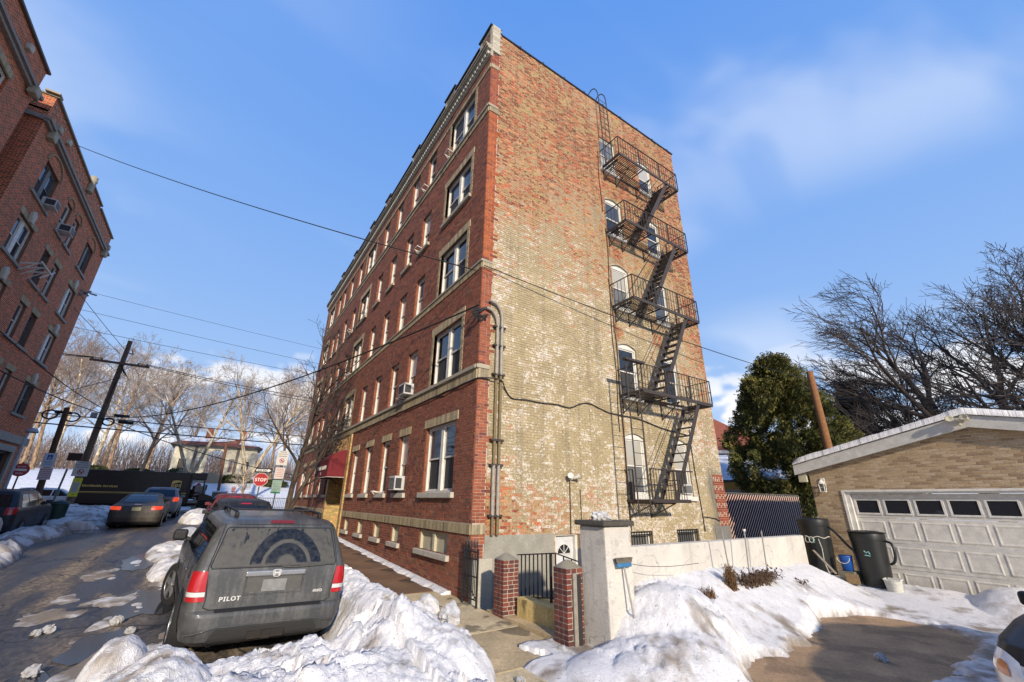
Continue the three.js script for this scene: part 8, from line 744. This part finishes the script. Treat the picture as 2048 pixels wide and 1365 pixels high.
sign('blue accessible parking sign on the leaning pole', 'accessible_sign', -12.25, 3.75, -24.85, 0.5, 0.72, (g, w, h) => { fill(g, '#c6ccd6', 0, 0, w, h); fill(g, '#1e3f8f', w * 0.3, h * 0.12, w * 0.4, h * 0.36); g.strokeStyle = '#e8ecf4'; g.lineWidth = 9; g.beginPath(); g.arc(w * 0.5, h * 0.37, 24, 0.2, 4.6); g.stroke(); g.beginPath(); g.moveTo(w * 0.49, h * 0.17); g.lineTo(w * 0.49, h * 0.3); g.lineTo(w * 0.57, h * 0.31); g.lineTo(w * 0.61, h * 0.4); g.stroke(); for (let i = 0; i < 3; i++) fill(g, '#6c7894', 50, h * (0.6 + 0.1 * i), w - 100, 14); }, { rz: 0.04 }); sign('red and white no parking sign under the blue accessible sign', 'parking_sign', -12.2, 3.05, -24.84, 0.5, 0.62, mute(5, '#d2c2c2', '#a34850'), { rz: 0.04 });
sign('round red do not enter sign near the corner building', 'no_entry_sign', -12.42, 3.1, -22, 0.6, 0.6, (g, w, h) => { fill(g, '#a3262b', 0, 0, w, h); fill(g, '#e2d8d0', w * 0.16, h * 0.42, w * 0.68, h * 0.16); write(g, 'DO NOT', w / 2, h * 0.26, 34, '#e2d8d0'); write(g, 'ENTER', w / 2, h * 0.76, 34, '#e2d8d0'); }, { round: true, post: 0.7, ry: 0.2 });
sign('small red hazard sign on the snow bank', 'notice_sign', -2.9, 2.75, -44, 0.34, 0.5, mute(3, '#a8483c', '#d8ccc4'), { post: 1.0 }); sign('small green notice on the same post on the snow bank', 'notice_sign', -2.9, 2.15, -43.98, 0.36, 0.5, mute(3, '#93a694', '#5f7a68'), {});
// ---- park railing, stone pier, rusty post, hydrant, litter bin
{ const f = thing('park_railing', 'low black iron railing along the snowy park edge', 'railing'), x0 = -2.2, x1 = 9, z = -43.6, y = 0.9; part(f, 'rails', new B().box(x0, y + 1.05, z - 0.02, x1, y + 1.1, z + 0.02).box(x0, y + 0.2, z - 0.02, x1, y + 0.24, z + 0.02), mBlackIron); const pk = cached('pk', () => new B().box(-0.015, 0.05, -0.015, 0.015, 1.15, 0.015).geo()); for (let x = x0; x <= x1; x += 0.16) part(f, 'picket', pk, mBlackIron).position.set(x, y, z);
  const sp = thing('stone_pier', 'square snow capped stone pier at the park steps', 'pier'); part(sp, 'shaft', new B().rbox(-4.0, 1.6, -44, 1.2, 1.7, 1.0, 0.05, 2), worn(0.20, 0.17, 0.14, 0.95, 1, 0.03)); part(sp, 'cap_snow', new B().rbox(-4.0, 2.5, -44, 1.3, 0.16, 1.1, 0.06, 2), mSnowFar); part(sp, 'side_wall', new B().rbox(-5.6, 1.9, -46.2, 0.8, 2.2, 4.6, 0.1, 2), worn(0.30, 0.25, 0.20, 0.95, 1, 0.03)); solo('rusty_post', 'slanting rusty steel post rising behind the stone pier', 'post', new B().tube([[-4.1, 2.0, -45.2], [-4.45, 7.3, -45.2]], 0.13, 8), worn(0.20, 0.085, 0.05, 0.9, 2)); const hy = thing('fire_hydrant', 'red fire hydrant on the bank behind the truck hood', 'hydrant'); part(hy, 'barrel', new B().lathe([[0, 0], [0.2, 0], [0.2, 0.06], [0.14, 0.08], [0.14, 0.62], [0.19, 0.66], [0.16, 0.76], [0.06, 0.86], [0, 0.88]], 16), worn(0.36, 0.02, 0.02, 0.5, 2)); part(hy, 'outlets', new B().tube([[-0.24, 0.5, 0], [0.24, 0.5, 0]], 0.07, 10), worn(0.36, 0.02, 0.02, 0.5, 2)); hy.position.set(-6.0, hillY(-6, -50) + 0.2, -50); hy.scale.set(1.5, 1.5, 1.5); const lb = thing('litter_bin', 'dark green street litter bin in the snow beside the blue grey wagon', 'bin'); part(lb, 'body', new B().lathe([[0, 0], [0.26, 0], [0.3, 0.85], [0.31, 0.88], [0, 0.88]], 16), worn(0.02, 0.06, 0.045, 0.5, 2)); part(lb, 'lid', new B().lathe([[0.32, 0.88], [0.28, 0.98], [0, 1.05]], 16), worn(0.02, 0.06, 0.045, 0.5, 2)); lb.position.set(-10.0, 0.75, -18.9); const gp = thing('traffic_post', 'thin grey green post standing before the white sport utility car', 'post'); part(gp, 'shaft', new B().tube([[-11.35, 0.8, -24.0], [-11.25, 3.3, -24.0]], 0.045, 8), std(0.13, 0.16, 0.16, 0.6)); part(gp, 'box', new B().rbox(-11.3, 2.1, -24.0, 0.16, 0.26, 0.14, 0.02, 1), std(0.13, 0.16, 0.16, 0.6)); }
renderer.render(scene, camera);
